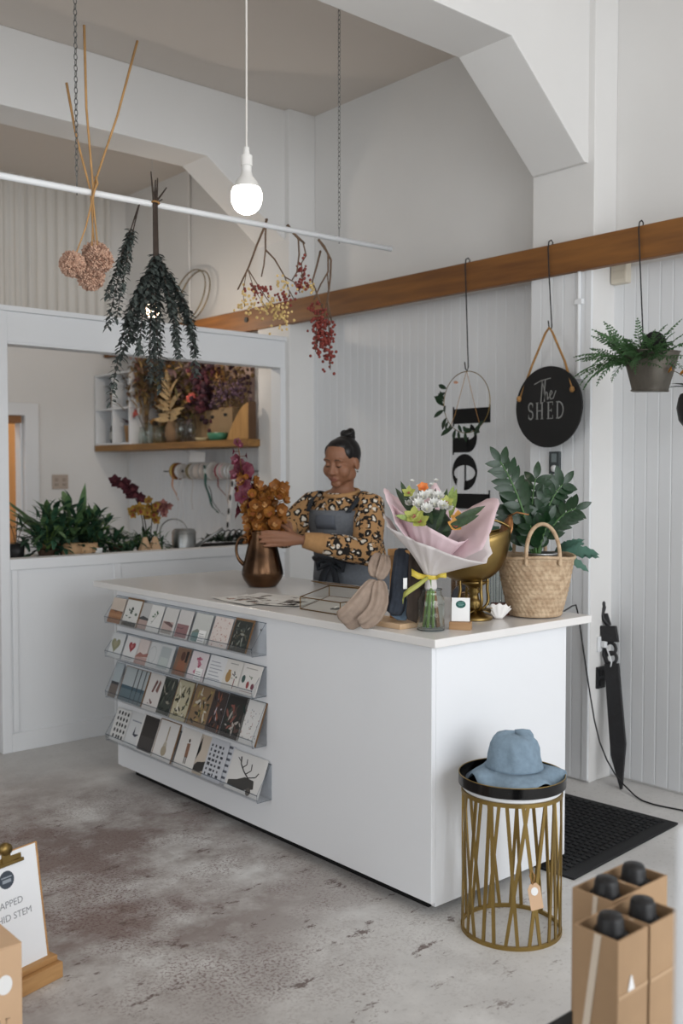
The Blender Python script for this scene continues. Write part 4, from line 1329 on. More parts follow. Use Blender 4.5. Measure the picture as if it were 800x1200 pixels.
r = random.Random(21)
STRAW = mat('straw_stem', (176, 136, 88), .7, var=.15, scale=20)
ALH = [mat('dried_pink_floret', (190, 156, 136), .85, var=.2, scale=60), mat('dried_dark_floret', (150, 116, 98), .85, var=.2, scale=60)]
for i, (hx, hz, hy, rad, tx, tz, bx, lb) in enumerate(((1.697, 2.198, -.03, .045, 1.80, 2.54, 1.79, 'round dried allium head hanging lowest left on a straw stem'),
                                                      (1.776, 2.163, -.02, .05, 1.769, 3.10, 1.775, 'round dried allium head, lowest of the cluster'),
                                                      (1.79, 2.222, -.06, .05, 2.005, 3.115, 1.81, 'round dried allium head at the front of the cluster'),
                                                      (1.822, 2.26, .03, .048, 1.715, 2.885, 1.80, 'round dried allium head tucked behind the front one'))):
    t = thing('dried_allium', lb, 'flower', (hx, RY + hy, hz), group='dried alliums hanging from the rod')
    cr = Vector((1.79, RY - .02 + .01 * (i - 1), 2.487))
    hd = Vector((hx, RY + hy, hz))
    P = [hd, hd.lerp(cr, .5) + Vector(((cr.x - hd.x) * .1, 0, 0)), cr, cr.lerp(Vector((tx, RY + .02 * (i - 1), tz)), .5) + Vector((.01 * (-1) ** i, 0, 0)), Vector((tx, RY + .02 * (i - 1), tz))]
    MB().tube([p - hd for p in P], [.0022, .003, .004, .0045, .005], 6).build('stem', STRAW, t, smooth=True)
    m = MB()
    for k in range(520):
        zz_ = 1 - 2 * (k + .5) / 520
        a = k * 2.39996
        d = Vector((math.sqrt(1 - zz_ * zz_) * math.cos(a), math.sqrt(1 - zz_ * zz_) * math.sin(a), zz_))
        q_ = rad * r.uniform(.84, 1.06)
        m.m = 0 if r.random() < .72 else 1
        u, w, _ = frame_of(d)
        s_ = r.uniform(.0035, .006)
        c_ = d * q_
        m.add([c_ - u * s_, c_ - w * s_, c_ + u * s_, c_ + w * s_, c_ + d * s_ * 1.2, d * rad * .5], [(0, 1, 4), (1, 2, 4), (2, 3, 4), (3, 0, 4), (1, 0, 5), (2, 1, 5), (3, 2, 5), (0, 3, 5)])
    m.build('flower_head', ALH, t)['kind'] = 'stuff'

EUC = mat('dark_dried_eucalyptus', (72, 80, 77), .7, var=.3, scale=15, translucent=.05)
EUS = mat('dark_brown_stem', (58, 48, 42), .85, var=.2, scale=30)


def hanging_leaves(m, P, n, L, spread, rnd, droop=.5):
    for i in range(n):
        q = i / n
        k = min(len(P) - 2, int(q * (len(P) - 1)))
        p = P[k].lerp(P[k + 1], q * (len(P) - 1) - k)
        a = i * 2.4 + rnd.uniform(-.5, .5)
        d = Vector((math.cos(a), math.sin(a), -droop + rnd.uniform(-.6, .5)))
        m.leaf(p, d, (0, 0, 1), L * rnd.uniform(.7, 1.2), L * rnd.uniform(.4, .55), .5, 3, .15)


tb = Vector((2.058, RY - .02, 2.487))
t = thing('eucalyptus_bunch', 'large dark dried foliage bunch hanging from the white rod', 'foliage', tb, group='dark dried foliage on the rod')
m2 = MB()
for k, (dx, dz) in enumerate(((-.02, .12), (.0, .09), (.05, .07), (.03, .02), (.01, .1))):
    MB().tube([(.004 * (k - 2), .0, -.26), (.003 * (k - 2), .004, 0), (dx, .0, dz)], [.005, .005, .0025], 6).build('stem', EUS, t)
for k, (ex, ey, ez, bx) in enumerate(((-.155, 0, -.62, -.08), (-.19, .03, -.8, -.12), (.0, -.03, -.75, -.03), (.045, .05, -.68, .05), (.1, 0, -.6, .1), (.2, .02, -.68, .19), (.14, -.04, -.5, .13),
                                      (-.08, .05, -.55, -.06), (-.1, -.04, -.6, -.09), (.06, -.05, -.56, .05), (.0, .02, -.6, .01), (-.13, .0, -.5, -.12), (.1, .04, -.42, .1), (-.05, -.03, -.7, -.05), (.17, .0, -.55, .16))):
    P = bez((0, 0, -.2 - .02 * (k % 3)), (bx, ey, -.38), (ex, ey, ez), 10)
    MB().tube(P, [.003 - .002 * i / 10 for i in range(11)], 5).build('stem', EUS, t)
    hanging_leaves(m2, P, 150, .033, .02, r, .35)
m2.build('foliage', EUC, t)['kind'] = 'stuff'
MB().ring((0, 0, .002), .014, .004, (.2, 0, 1), 12, 6).build('string_tie', ROPE, t)
t = thing('eucalyptus_bunch', 'thin dark dried foliage bunch swinging left of the larger one', 'foliage', (2.0, RY, 2.475), group='dark dried foliage on the rod')
m2 = MB()
for k, (ex, ey, ez, s0) in enumerate(((-.15, 0, -.38, .35), (-.135, .02, -.49, .2), (-.12, -.02, -.47, .3))):
    P = bez((0, 0, .01), (-.055, ey, -.14), (ex, ey, ez), 12)
    MB().tube(P, [.003 - .0018 * i / 12 for i in range(13)], 5).build('stem', EUS, t)
    hanging_leaves(m2, P[4:], 120, .028, .02, r, .35)
m2.build('foliage', EUC, t)['kind'] = 'stuff'

BTW = mat('grey_brown_branch', (98, 78, 62), .85, var=.25, scale=30)
REDB = mat('red_berry', (122, 50, 42), .5, var=.25, scale=80)
YELB = mat('yellow_berry', (204, 176, 116), .5, var=.2, scale=80)


def berries(m, n, c, rad, rnd):
    for _ in range(n):
        p = Vector(c) + Vector((rnd.gauss(0, rad[0]), rnd.gauss(0, rad[1]), rnd.gauss(0, rad[2])))
        m.ball(p, rnd.uniform(.005, .0075), 6, 4)


bo = Vector((2.615, RY, 2.493))
t = thing('berry_branch', 'forked bare branch with yellow and red berries on the rod', 'branch', bo, group='berry branches hanging from the rod')
px = lambda x, y_, dy=0: Vector((2.607 + (x - 310) * .00444, RY + dy, 2.515 - (y_ - 258) * .003705 + (x - 310) * .0000)) - bo
for P, w in (([px(313, 256), px(309, 268), px(300, 290), px(291, 315), px(278, 343)], .0055), ([px(312, 256), px(311, 275), px(311, 292), px(309, 310), px(306, 324)], .0045), ([px(311, 292), px(322, 301), px(335, 320), px(341, 338)], .004),
             ([px(335, 320), px(346, 324), px(354, 336)], .003), ([px(290, 318), px(302, 335), px(318, 350, .02), px(330, 358)], .0025), ([px(341, 338), px(336, 350), px(325, 360)], .002), ([px(288, 322), px(284, 345), px(286, 362)], .002),
             ([px(290, 318), px(297, 340), px(310, 362, -.02)], .002), ([px(341, 336), px(348, 344, .01)], .0025)):
    MB().tube(P, [w * (1 - .5 * i / len(P)) for i in range(len(P))], 6).build('twig', BTW, t, smooth=True)
m = MB()
berries(m, 42, px(303, 341), (.02, .02, .02), r)
berries(m, 34, px(334, 345), (.03, .02, .02), r)
m.build('red_berries', REDB, t, smooth=True)['kind'] = 'stuff'
m = MB()
berries(m, 50, px(310, 358), (.055, .03, .02), r)
berries(m, 50, px(327, 368), (.03, .03, .03), r)
berries(m, 24, px(288, 352), (.02, .02, .035), r)
berries(m, 18, px(336, 328), (.03, .02, .02), r)
m.build('yellow_berries', YELB, t, smooth=True)['kind'] = 'stuff'
bo = Vector((2.77, RY, 2.495))
t = thing('berry_branch', 'short twisted branch with red berries between the other two', 'branch', bo, group='berry branches hanging from the rod')
for P, w in (([px(337, 260), px(345, 266), px(352, 272), px(353, 290), px(350, 312), px(344, 322)], .005), ([px(345, 266), px(358, 275), px(362, 290), px(356, 300), px(357, 325)], .004), ([px(338, 258), px(348, 268), px(360, 276)], .007)):
    MB().tube(P, [w * (1 - .5 * i / len(P)) for i in range(len(P))], 6).build('twig', BTW, t, smooth=True)
m = MB()
berries(m, 44, px(357, 312), (.013, .015, .03), r)
berries(m, 20, px(355, 328), (.016, .015, .012), r)
m.build('red_berries', REDB, t, smooth=True)['kind'] = 'stuff'
m = MB()
berries(m, 26, px(363, 328), (.018, .015, .015), r)
m.build('yellow_berries', YELB, t, smooth=True)['kind'] = 'stuff'
bo = Vector((2.93, RY, 2.497))
t = thing('berry_branch', 'arched branch with long red berry clusters, right end of rod', 'branch', bo, group='berry branches hanging from the rod')
for P, w in (([px(378, 268), px(386, 275), px(395, 290), px(394, 312), px(390, 340), px(396, 366)], .006), ([px(381, 281), px(376, 300), px(370, 320), px(378, 338), px(384, 352)], .005), ([px(380, 270), px(391, 283), px(391, 305), px(381, 322), px(372, 342)], .005),
             ([px(390, 305), px(392, 330), px(386, 355), px(384, 400)], .003), ([px(384, 345), px(376, 370), px(374, 405)], .003), ([px(390, 345), px(393, 385), px(394, 425)], .003)):
    MB().tube(P, [w * (1 - .5 * i / len(P)) for i in range(len(P))], 6).build('twig', BTW, t, smooth=True)
m = MB()
for x, y0, y1, n in ((375, 345, 412, 60), (383, 350, 402, 62), (392, 365, 415, 58), (378, 362, 400, 40), (393, 405, 430, 14), (387, 375, 395, 26)):
    for k in range(n):
        p = px(x + r.gauss(0, 2.6), y0 + (y1 - y0) * r.random(), r.gauss(0, .02))
        m.ball(p, r.uniform(.006, .0085), 6, 4)
m.build('red_berries', REDB, t, smooth=True)['kind'] = 'stuff'

for yy, rad, lb in ((6.13, .2, 'thin brass hoop leaning on the wall above the rail, the larger'), (6.06, .19, 'thin brass hoop leaning behind the larger hoop')):
    t = thing('brass_hoop', lb, 'hoop', (3.86, yy, 2.482), group='brass hoops on the timber rail')
    MB().ring((.03, 0, rad + .006), rad, .0045, (1, 0, -.25), 48, 6, u=(0, 1, 0), v=(.25, 0, .97)).build('hoop', BRASS, t, smooth=True)

# ================================================================== along the right wall
HOOKM = mat('dark_steel_wire', (48, 48, 50), .5, .7)


def s_hook(y0, y1, zb, label, x1=3.752):
    t = thing('wire_hook', label, 'hook', (3.79, y0, 2.478), group='wire hooks over the timber rail')
    P = [(.0, 0, -.012), (.01, 0, .012), (-.004, 0, .022), (-.02, 0, .012), (-.026, 0, -.02), (-.026, (y1 - y0) * .2, -.14), (x1 - 3.79, y1 - y0, zb - 2.478 + .01), (x1 - 3.79 - .008, y1 - y0, zb - 2.478 - .008), (x1 - 3.79 - .02, y1 - y0, zb - 2.478),
         (x1 - 3.79 - .022, y1 - y0 + .004, zb - 2.478 + .035)]
    P = [Vector(p) for p in P]
    MB().tube(P, .0032, 6).build('wire', HOOKM, t, smooth=True)


s_hook(2.872, 2.838, 2.085, 'long black wire hook over the rail holding the round sign')
s_hook(2.398, 2.362, 1.965, 'long black wire hook over the rail holding the fern bucket')
s_hook(3.382, 3.347, 1.94, 'long black wire hook over the rail holding the brass hoop')


def strokes_mesh(m, strokes_, o, u, v, n, s):
    for pts, w in strokes_:
        for q_ in stroke([(a * s, b * s) for a, b in pts], w * s):
            m.prism(q_, o, u, v, n)


sg = thing('round_sign', 'round black hanging sign reading The SHED on a jute rope', 'sign', (3.742, 2.838, 1.726))
m = MB()
m.lathe([(0, 0), (.17, 0), (.186, .004), (.186, .014), (0, .014)], 64, (.0, 0, 0), Matrix.Rotation(R(-90), 3, 'Y'))
m.build('board', mat('black_sign_board', (18, 18, 19), .6), sg, angle=30)
SU, SV = Vector((0, -1, 0)), Vector((0, 0, 1))
LET = mat('grey_sign_lettering', (138, 138, 136), .7)
H = .078
DS, DH, DE, DD = [], [], [], []
arc = lambda cx, cy, rx, ry, a0, a1, n=12: [(cx + rx * math.cos(R(a0 + (a1 - a0) * i / n)), cy + ry * math.sin(R(a0 + (a1 - a0) * i / n))) for i in range(n + 1)]
LETTERS = {'S': ([(arc(.26, .74, .22, .24, 30, 270) + arc(.26, .26, .22, .24, 90, -150), .1), ([(.46, .72), (.46, .95)], .04), ([(.05, .05), (.05, .3)], .04)], .58),
           'H': ([([(.13, 0), (.13, 1)], .12), ([(.62, 0), (.62, 1)], .12), ([(.13, .5), (.62, .5)], .05), ([(0, .02), (.26, .02)], .04), ([(0, .98), (.26, .98)], .04), ([(.49, .02), (.75, .02)], .04), ([(.49, .98), (.75, .98)], .04)], .84),
           'E': ([([(.13, 0), (.13, 1)], .12), ([(0, .02), (.56, .02)], .05), ([(0, .98), (.54, .98)], .05), ([(.13, .5), (.42, .5)], .05), ([(.56, 0), (.56, .22)], .04), ([(.54, .8), (.54, 1)], .04), ([(.42, .4), (.42, .6)], .04)], .66),
           'D': ([([(.13, 0), (.13, 1)], .12), (arc(.2, .5, .48, .48, -90, 90, 16), .09), ([(0, .02), (.22, .02)], .05), ([(0, .98), (.22, .98)], .05)], .74)}
x = -.113
for chh in 'SHED':
    st_, w = LETTERS[chh]
    m = MB()
    strokes_mesh(m, st_, (-.0145, -x, -.055), SU * .74, SV, .0006, H)
    m.build('letter_' + chh.lower(), LET, sg)
    x += w * H * .98
sx0 = [([(0, .78), (.3, .9), (.75, .97)], .035), ([(.36, .9), (.34, .5), (.3, .05)], .045), ([(.34, .88), (.44, .62), (.46, .2)], .03), ([(.5, .92), (.47, .55), (.46, .12)], .045), ([(.46, .3), (.54, .48), (.6, .42), (.61, .18)], .04), ([(.61, .2), (.72, .32), (.82, .44), (.76, .52), (.7, .38), (.74, .2), (.86, .22), (.98, .5)], .035)]
m = MB()
strokes_mesh(m, sx0, (-.0145, .078, .01), SU, SV, .0006, .125)
m.build('script_the', LET, sg)
for yy, zz_ in ((.165, .045), (-.135, .072)):
    MB().ball((-.018, yy, zz_), (.012, .013, .014), 8, 6, jit=.12).build('rope_knot', ROPE, sg, smooth=True)
MB().tube([(-.012, .165, .045), (-.004, .1, .2), (-.01, .02, .34), (-.01, .0, .362), (-.01, -.018, .34), (-.004, -.085, .2), (-.012, -.135, .072)], .0055, 8).build('rope', ROPE, sg, smooth=True)

# hello lettering, turned to read downwards
hs = thing('word_sign', 'black cut-out letters spelling hello, turned sideways on boards', 'sign', (3.986, 3.665, 1.778))
HU, HV = Vector((0, 0, -1)), Vector((0, -1, 0))


def letter(nm, polys, a):
    m = MB()
    for P in polys:
        m.prism([(a + p, q_) for p, q_ in P], (0, 0, 0), HU, HV, -.012)
    m.build(nm, BLACKM, hs)


def crescent(cx, cy, rx, ry, ix, iy, jx, jy, a0, a1, n=22):
    out = []
    for i in range(n):
        A0, A1 = R(a0 + (a1 - a0) * i / n), R(a0 + (a1 - a0) * (i + 1) / n)
        o_ = lambda A: (cx + rx * math.cos(A), cy + ry * math.sin(A))
        n_ = lambda A: (ix + jx * math.cos(A), iy + jy * math.sin(A))
        out.append([o_(A0), o_(A1), n_(A1), n_(A0)])
    return out


letter('letter_h', [rect(.012, 0, .092, .262), rect(0, 0, .104, .008), rect(0, .254, .05, .262), rect(.165, 0, .245, .11), rect(.155, 0, .257, .008)] + crescent(.168, .108, .077, .062, .15, .1, .028, .055, 0, 160, 14), 0.0)
letter('letter_e', crescent(.095, .085, .097, .087, .1, .085, .042, .076, 8, 318) + [rect(.058, .086, .143, .095)] + crescent(.095, .085, .097, .087, .1, .088, .042, .07, -2, 12, 3), .255)
letter('letter_l', [rect(.02, 0, .1, .262), rect(0, 0, .12, .008), rect(0, .254, .06, .262)], .445)
letter('letter_l', [rect(.02, 0, .1, .262), rect(0, 0, .12, .008), rect(0, .254, .06, .262)], .566)
letter('letter_o', crescent(.1, .085, .1, .087, .1, .085, .04, .078, 0, 360, 26), .69)

# brass hoop wreath with a string and leaves
hw = thing('hoop_wreath', 'thin brass hoop hanging with string and dark leaves', 'wreath', (3.742, 3.349, 1.776))
MB().ring((0, 0, 0), .153, .0022, (1, 0, 0), 48, 6, u=(0, 1, 0), v=(0, 0, 1)).build('hoop', BRASS, hw, smooth=True)
MB().tube([(0, 0, .155), (-.002, .075, -.06), (-.004, .1, -.11)], .0014, 5).build('string', ROPE, hw)
MB().tube([(0, 0, .155), (-.002, -.06, -.03), (-.004, -.09, -.11)], .0014, 5).build('string', ROPE, hw)
WL = leaf_mesh('wreath_leaf', LEAFD, 1, .42, .4, 5, .15)
for i in range(20):
    a = R(150 + i * 8.5)
    p = Vector((-.006, -.15 * math.cos(a), .15 * math.sin(a)))
    d = Vector((r.uniform(-.5, .1), r.uniform(-.3, 1) if i < 9 else r.uniform(-.8, .6), r.uniform(-.9, .5)))
    put(WL, 'leaf', hw, p, d, (-1, 0, .2), r.uniform(.045, .075))
put(WL, 'leaf', hw, (-.004, .15, .02), (-.3, .1, .5), (-1, 0, 0), .05)
put(WL, 'leaf', hw, (-.004, .15, .03), (-.2, .8, .5), (-1, 0, 0), .045)
put(leaf_mesh('dry_leaf', mat('dry_pink_leaf', (176, 130, 104), .7), 1, .5, .4, 4, .2), 'leaf', hw, (-.004, .05, .1), (-.3, .7, .1), (-1, 0, 0), .03)

# galvanised bucket with a fern
GALV = mat('galvanised_steel', (122, 117, 108), .55, .6, c2=(80, 75, 68), scale=9, bump=.08, stretch=(1, 1, .5))
bu = thing('hanging_bucket', 'weathered galvanised wall bucket hanging on a wire hook', 'bucket', (3.70, 2.285, 1.758), rot=(R(3), 0, 0))
m = MB()
n = 22
V, F = [], []
for inner in (0, 1):
    for z, wy, dx in ((0, .074, .088), (.02, .078, .092), (.155, .116, .135), (.166, .119, .14)):
        for i in range(n + 1):
            a = PI * i / n
            k = .004 * inner
            V.append((-(dx - k) * math.sin(a) ** .8, -(wy - k) * math.cos(a), z + (.004 if inner and z == 0 else 0)))
k = n + 1
for b0 in (0, 4 * k):
    for j in range(3):
        for i in range(n):
            f_ = (b0 + j * k + i, b0 + j * k + i + 1, b0 + (j + 1) * k + i + 1, b0 + (j + 1) * k + i)
            F.append(f_ if b0 == 0 else f_[::-1])
        f_ = (b0 + j * k + n, b0 + j * k, b0 + (j + 1) * k, b0 + (j + 1) * k + n)
        F.append(f_ if b0 == 0 else f_[::-1])
for i in range(n):
    F.append((3 * k + i, 3 * k + i + 1, 7 * k + i + 1, 7 * k + i))
F.append((4 * k - 1, 3 * k, 7 * k, 8 * k - 1))
F.append(tuple(range(n, -1, -1)))
m.add(V, F)
m.build('body', GALV, bu, smooth=False, angle=35)
for z, wy, dx in ((.004, .077, .091), (.163, .12, .141)):
    MB().tube([(-dx * math.sin(PI * i / n) ** .8, -wy * math.cos(PI * i / n), z) for i in range(n + 1)], .0028, 6).build('rolled_rim', GALV, bu, smooth=True)
MB().tube([(0, -.1, .16), (-.01, -.04, .2), (-.012, 0, .208), (-.01, .04, .2), (0, .1, .16)], .003, 6).build('bail_wire', HOOKM, bu, smooth=True)
bp = MB().prism(disc(0, .06, .06, .07, 20), (-.004, -.0, .12), (0, -1, 0), (0, 0, 1), .008).build('back_tab', BLACK, bu)
MB().lathe([(0, .135), (.09, .137)], 20, (-.05, 0, 0), sx=.9).build('soil', mat('dark_soil', (52, 42, 36), .95), bu)
FERN = mat('fern_green', (66, 100, 60), .6, var=.35, scale=30, translucent=.2)


def fern_frond(parent, b, d, up, L, W, curl, mat_=None, n=15, name='frond'):
    m = MB()
    u, w, dd = frame_of(d, up)
    pos, ang = Vector(b), 0.0
    P = []
    for i in range(n + 1):
        t_ = i / n
        D = dd * math.cos(ang) - w * math.sin(ang)
        P.append(pos.copy())
        if i > 1:
            ww = W * math.sin(PI * (.14 + .84 * t_)) ** .7
            for s_ in (-1, 1):
                m.leaf(pos, u * s_ + D * r.uniform(.3, .7) + w * r.uniform(-.3, .15), w, ww * r.uniform(.7, 1.25), L / n * .62, .5, 2, .15)
        pos = pos + D * (L / n)
        ang += curl / n
    m.tube(P, .0013, 4)
    return m.build(name, mat_ or FERN, parent)


fe = thing('hanging_fern', 'bushy green fern spilling over the galvanised bucket', 'plant', (3.65, 2.285, 1.895))
for i, (dy, dx, dz, L, cu) in enumerate(((1, -.3, .25, .3, .9), (.9, -.6, .6, .27, .9), (.8, -.2, 1, .25, .5), (.6, -.8, .2, .26, 1.4), (.3, -.6, 1, .2, .9), (.0, -.8, .6, .2, 1.2), (-.3, -.5, 1, .19, .9), (-.9, -.3, .9, .27, .7), (-1, -.4, .3, .26, 1.0),
                                        (-.7, -.8, .3, .25, 1.3), (-.2, -1, .3, .22, 1.6), (.3, -1, .2, .23, 1.7), (.1, -.2, 1, .2, .5), (-.5, -.1, 1, .22, .6), (.5, -.4, .9, .24, .9), (.9, -.7, .1, .25, 1.3), (-.9, -.2, .6, .3, .8), (.6, -.1, 1, .27, .5), (1, -.2, .5, .3, .8), (-.1, -.7, .8, .2, 1.2))):
    fern_frond(fe, (-.02 + .02 * dx, .06 * dy, -.02), (dx * .7, dy, dz), (-.5, 0, 1), L * .95, .03, cu)
    fern_frond(fe, (-.03 + .02 * dx, .07 * dy, -.025), (dx - .3 + r.uniform(-.3, .3), dy * .6 + r.uniform(-.4, .4), dz + r.uniform(0, .4)), (-.7, 0, 1), L * .62, .026, cu)

for i in range(26):
    a = r.uniform(-1.2, 1.2)
    fern_frond(fe, (-.03 + r.uniform(-.03, .02), r.uniform(-.075, .075), -.03), (r.uniform(-.8, .1), math.sin(a), r.uniform(.2, 1.0)), (-.6, 0, 1), r.uniform(.15, .24), .026, r.uniform(.7, 1.5))

# partly seen hanging pot at the right edge
hp = thing('hanging_pot', 'black round wall pot at the right edge of the view', 'pot', (3.66, 2.03, 1.68))
MB().lathe([(0, -.1), (.06, -.095), (.095, -.05), (.104, 0), (.097, .04), (.09, .055), (.085, .05), (.09, 0), (0, -.06)], 28).build('pot', BLACK, hp, smooth=True)
DO = flower_mesh('orange_dried_flower', [mat('orange_dried_petal', (206, 142, 58), .7, var=.2, scale=40), mat('orange_dried_petal', (206, 142, 58))], 8, .018, .01, .8, -.6, True, 2)
dr = thing('dried_posy', 'orange dried flowers in the black wall pot at right edge', 'flower', (3.66, 2.03, 1.73))
for dx, dy, dz, s_ in ((-.01, .135, .105, 1.1), (0, .09, .09, 1.0), (-.03, .04, .12, 1.1), (.0, -.02, .14, 1), (.02, -.08, .1, 1)):
    MB().tube(bez((0, dy * .2, 0), (dx, dy * .5, dz * .8), (dx, dy, dz), 6), .0015, 5).build('stem', TWIG, dr)
    put(DO, 'flower', dr, (dx, dy, dz), (dx - .3, dy * 2, .2), (0, 0, 1), s_)
for dx, dy, dz in ((-.02, .14, .03), (-.04, .1, .06)):
    put(WL, 'leaf', dr, (0, .05, .03), (dx * 4, dy, dz), (0, 0, 1), .1)

# small fittings on the wall
t = thing('motion_sensor', 'small beige box sensor under the timber rail', 'sensor', (4.0, 2.615, 2.285))
MB().box(-.05, -.008, -.038, .046, 0, .115).build('case', mat('aged_beige_plastic', (206, 198, 182), .5), t, bevel=.006)
MB().box(-.0515, -.05, -.028, .036, .02, .06).build('lens', mat('beige_lens', (196, 188, 172), .4), t, bevel=.001)
t = thing('wall_dimmer', 'narrow black switch with white dial on the pier', 'switch', (3.812, 2.853, 1.418))
MB().box(-.016, 0, -.03, .03, 0, .105).build('plate', mat('dark_grey_plastic', (62, 68, 70), .4), t, bevel=.003)
MB().box(-.018, -.016, -.014, .014, .055, .095).build('display', mat('grey_display', (120, 130, 132), .3), t)
MB().lathe([(0, .006), (.015, .005), (.016, 0)], 18, (-.016, 0, .026), Matrix.Rotation(R(-90), 3, 'Y')).build('dial', WHITE, t, smooth=True)
for z, lb, c_ in ((.43, 'black double socket low on the white pier', (30, 30, 32)),):
    t = thing('power_socket', lb, 'socket', (3.90, PF0, z))
    MB().box(-.03, .03, -.014, .0, 0, .1).build('plate', mat('black_socket_plastic', c_, .4), t, bevel=.003)
    for k in (0, 1):
        MB().box(-.02, .02, -.02, -.014, .012 + .045 * k, .042 + .045 * k).build('plug', BLACK, t, bevel=.003)
t = thing('power_socket', 'white socket with white plug on the pier behind carving', 'socket', (3.905, PF0, .60))
MB().box(-.03, .03, -.01, 0, 0, .07).build('plate', WHITE, t, bevel=.003)
MB().box(-.014, .014, -.034, -.01, .02, .05).build('plug', WHITE, t, bevel=.004)
m = MB().tube([(3.905, 2.63, .62), (3.90, 2.60, .56), (3.908, 2.615, .50)], .0035, 6)
tag(m.build('short_lead', WHITE, smooth=True), 'short white lead looping below the white socket', 'cable')

# carved black paddle leaning on the wall
cv = thing('carved_paddle', 'tall black carved paddle ornament leaning by the pier', 'ornament', (3.862, 2.515, 0))
CB = mat('black_carved_wood', (38, 38, 40), .55, var=.15, scale=20, bump=.1, bscale=60)
up = Vector((.075, .135, .8)).normalized()
sd = Vector((-.35, .9, 0))
sd = (sd - up * up.dot(sd)).normalized()
cs_ = lambda a, b, o=0: Vector((0, 0, 0)) + up * b + sd * a


def plate(nm, poly, t_=.02):
    MB().prism(poly, up.cross(sd) * t_ * .5, sd, up, t_).build(nm, CB, cv, bevel=.003)


plate('blade', [(-.004, .0), (.006, .0), (.036, .15), (.033, .56), (-.033, .56), (-.036, .2)], .022)
nn = sd.cross(up)
for b in (.585, .628):
    MB().ring(up * b, .024, .0085, nn, 16, 6, sy=1.1, u=sd, v=up).build('carved_link', CB, cv, smooth=True)
MB().tube([up * .55 + sd * .02, up * .6 + sd * .034, up * .66 + sd * .02], .008, 6).build('carved_strut', CB, cv, smooth=True)
plate('square_block', [(-.04, .655), (.036, .66), (.04, .735), (-.034, .73)], .03)
MB().tube([up * .73, up * .765 + sd * .022, up * .79 + sd * .028, up * .82 + sd * .016, up * .84 + sd * .018], [.012, .011, .014, .012, .006], 8).build('carved_figure', CB, cv, smooth=True)
MB().ball(up * .835 + sd * .022, .016, 10, 7).build('figure_head', CB, cv, smooth=True)
plate('figure_foot', [(-.012, .735), (.012, .735), (.02, .79), (.0, .79)], .016)

tag(MB().tube([(3.03, 2.45, .86), (3.6, 2.62, .80), (3.795, 2.72, .86), (3.80, 2.70, .70), (3.798, 2.64, .40), (3.80, 2.60, .20), (3.82, 2.52, .06), (3.86, 2.47, .006), (3.76, 2.36, .005), (3.78, 2.24, .005), (3.81, 2.15, .005), (3.8, 1.8, .005)], .0042, 6).build('power_cable', BLACK, smooth=True, subd=1),
    'thin black cable running down the wall and across the floor', 'cable')
tag(MB().tube([(3.5, 1.9, .005), (3.62, 2.0, .005), (3.72, 2.08, .005), (3.80, 2.1, .005)], .004, 6).build('power_cable', BLACK, smooth=True, subd=1), 'short black cable branching on the floor at right edge', 'cable')

# rubber mat
mt = thing('rubber_mat', 'black ribbed rubber floor mat beside the counter end', 'mat', (2.86, 2.05, 0), R(4))
RUB = mat('black_rubber', (30, 31, 33), .75)
MB().box(0, .78, 0, 1.7, 0, .006).build('base', RUB, mt, bevel=.002)
for a in ((0, .78, 0, .045), (0, .78, 1.655, 1.7), (0, .03, .045, 1.655), (.75, .78, .045, 1.655)):
    MB().box(*a, .006, .009).build('edge', RUB, mt, bevel=.001)
m = MB()
for i in range(22):
    for j in range(50):
        x, y_ = .045 + i * .0325, .06 + j * .0325
        m.box(x, x + .02, y_, y_ + .02, .006, .0115)
m.build('nubs', RUB, mt)['kind'] = 'stuff'

# ================================================================== stool, tray, hat
SX, SY = 2.411, 1.962
so = thing('wire_stool', 'gold slatted drum side table with white top', 'table', (SX, SY, 0))
for z, rad in ((.006, .1525), (.436, .1525)):
    m = MB()
    m.lathe([(rad - .004, z - .006), (rad + .004, z - .006), (rad + .004, z + .006), (rad - .004, z + .006), (rad - .004, z - .006)], 56, cap=False)
    m.build('ring', GOLDM, so, angle=30)
rs = random.Random(4)
for i in range(27):
    a0 = 2 * PI * i / 27
    dlt = (.3, -.34, .16, -.12, .38, -.26)[i % 6] + rs.uniform(-.06, .06)
    m = MB()
    P = []
    for k in range(5):
        t_ = k / 4
        a = a0 + dlt * t_
        P.append((.1525 * math.cos(a), .1525 * math.sin(a), .01 + .424 * t_))
    V = []
    for k, p in enumerate(P):
        a = a0 + dlt * k / 4
        tg, nr = Vector((-math.sin(a), math.cos(a), 0)), Vector((math.cos(a), math.sin(a), 0))
        p = Vector(p)
        V += [p - tg * .0054 - nr * .0022, p + tg * .0054 - nr * .0022, p + tg * .0054 + nr * .0022, p - tg * .0054 + nr * .0022]
    F = []
    for k in range(4):
        for j in range(4):
            F.append((k * 4 + j, k * 4 + (j + 1) % 4, k * 4 + 4 + (j + 1) % 4, k * 4 + 4 + j))
    m.add(V, F)
    m.build('slat', GOLDM, so)
MB().lathe([(0, .442), (.15, .442), (.153, .445), (.153, .455), (.15, .4575), (0, .4575)], 56).build('top', WHITE, so, angle=40)
tr = thing('round_tray', 'round black tray with a gold rim on the side table', 'tray', (SX, SY, .458))
MB().lathe([(0, .0), (.164, 0), (.1655, .002), (.1655, .033), (.162, .033), (.1615, .004), (0, .004)], 64).build('tray', mat('black_lacquer', (14, 14, 15), .18), tr, angle=35)
MB().ring((0, 0, .0335), .1638, .0016, (0, 0, 1), 64, 6).build('gold_rim', GOLDM, tr, smooth=True)
DEN = mat('washed_denim', (122, 142, 158), .92, var=.09, scale=70, bump=.12, bscale=260)
ht = thing('sun_hat', 'washed blue cloth sun hat lying in the black tray', 'hat', (SX - .002, SY - .012, .463), R(-41))
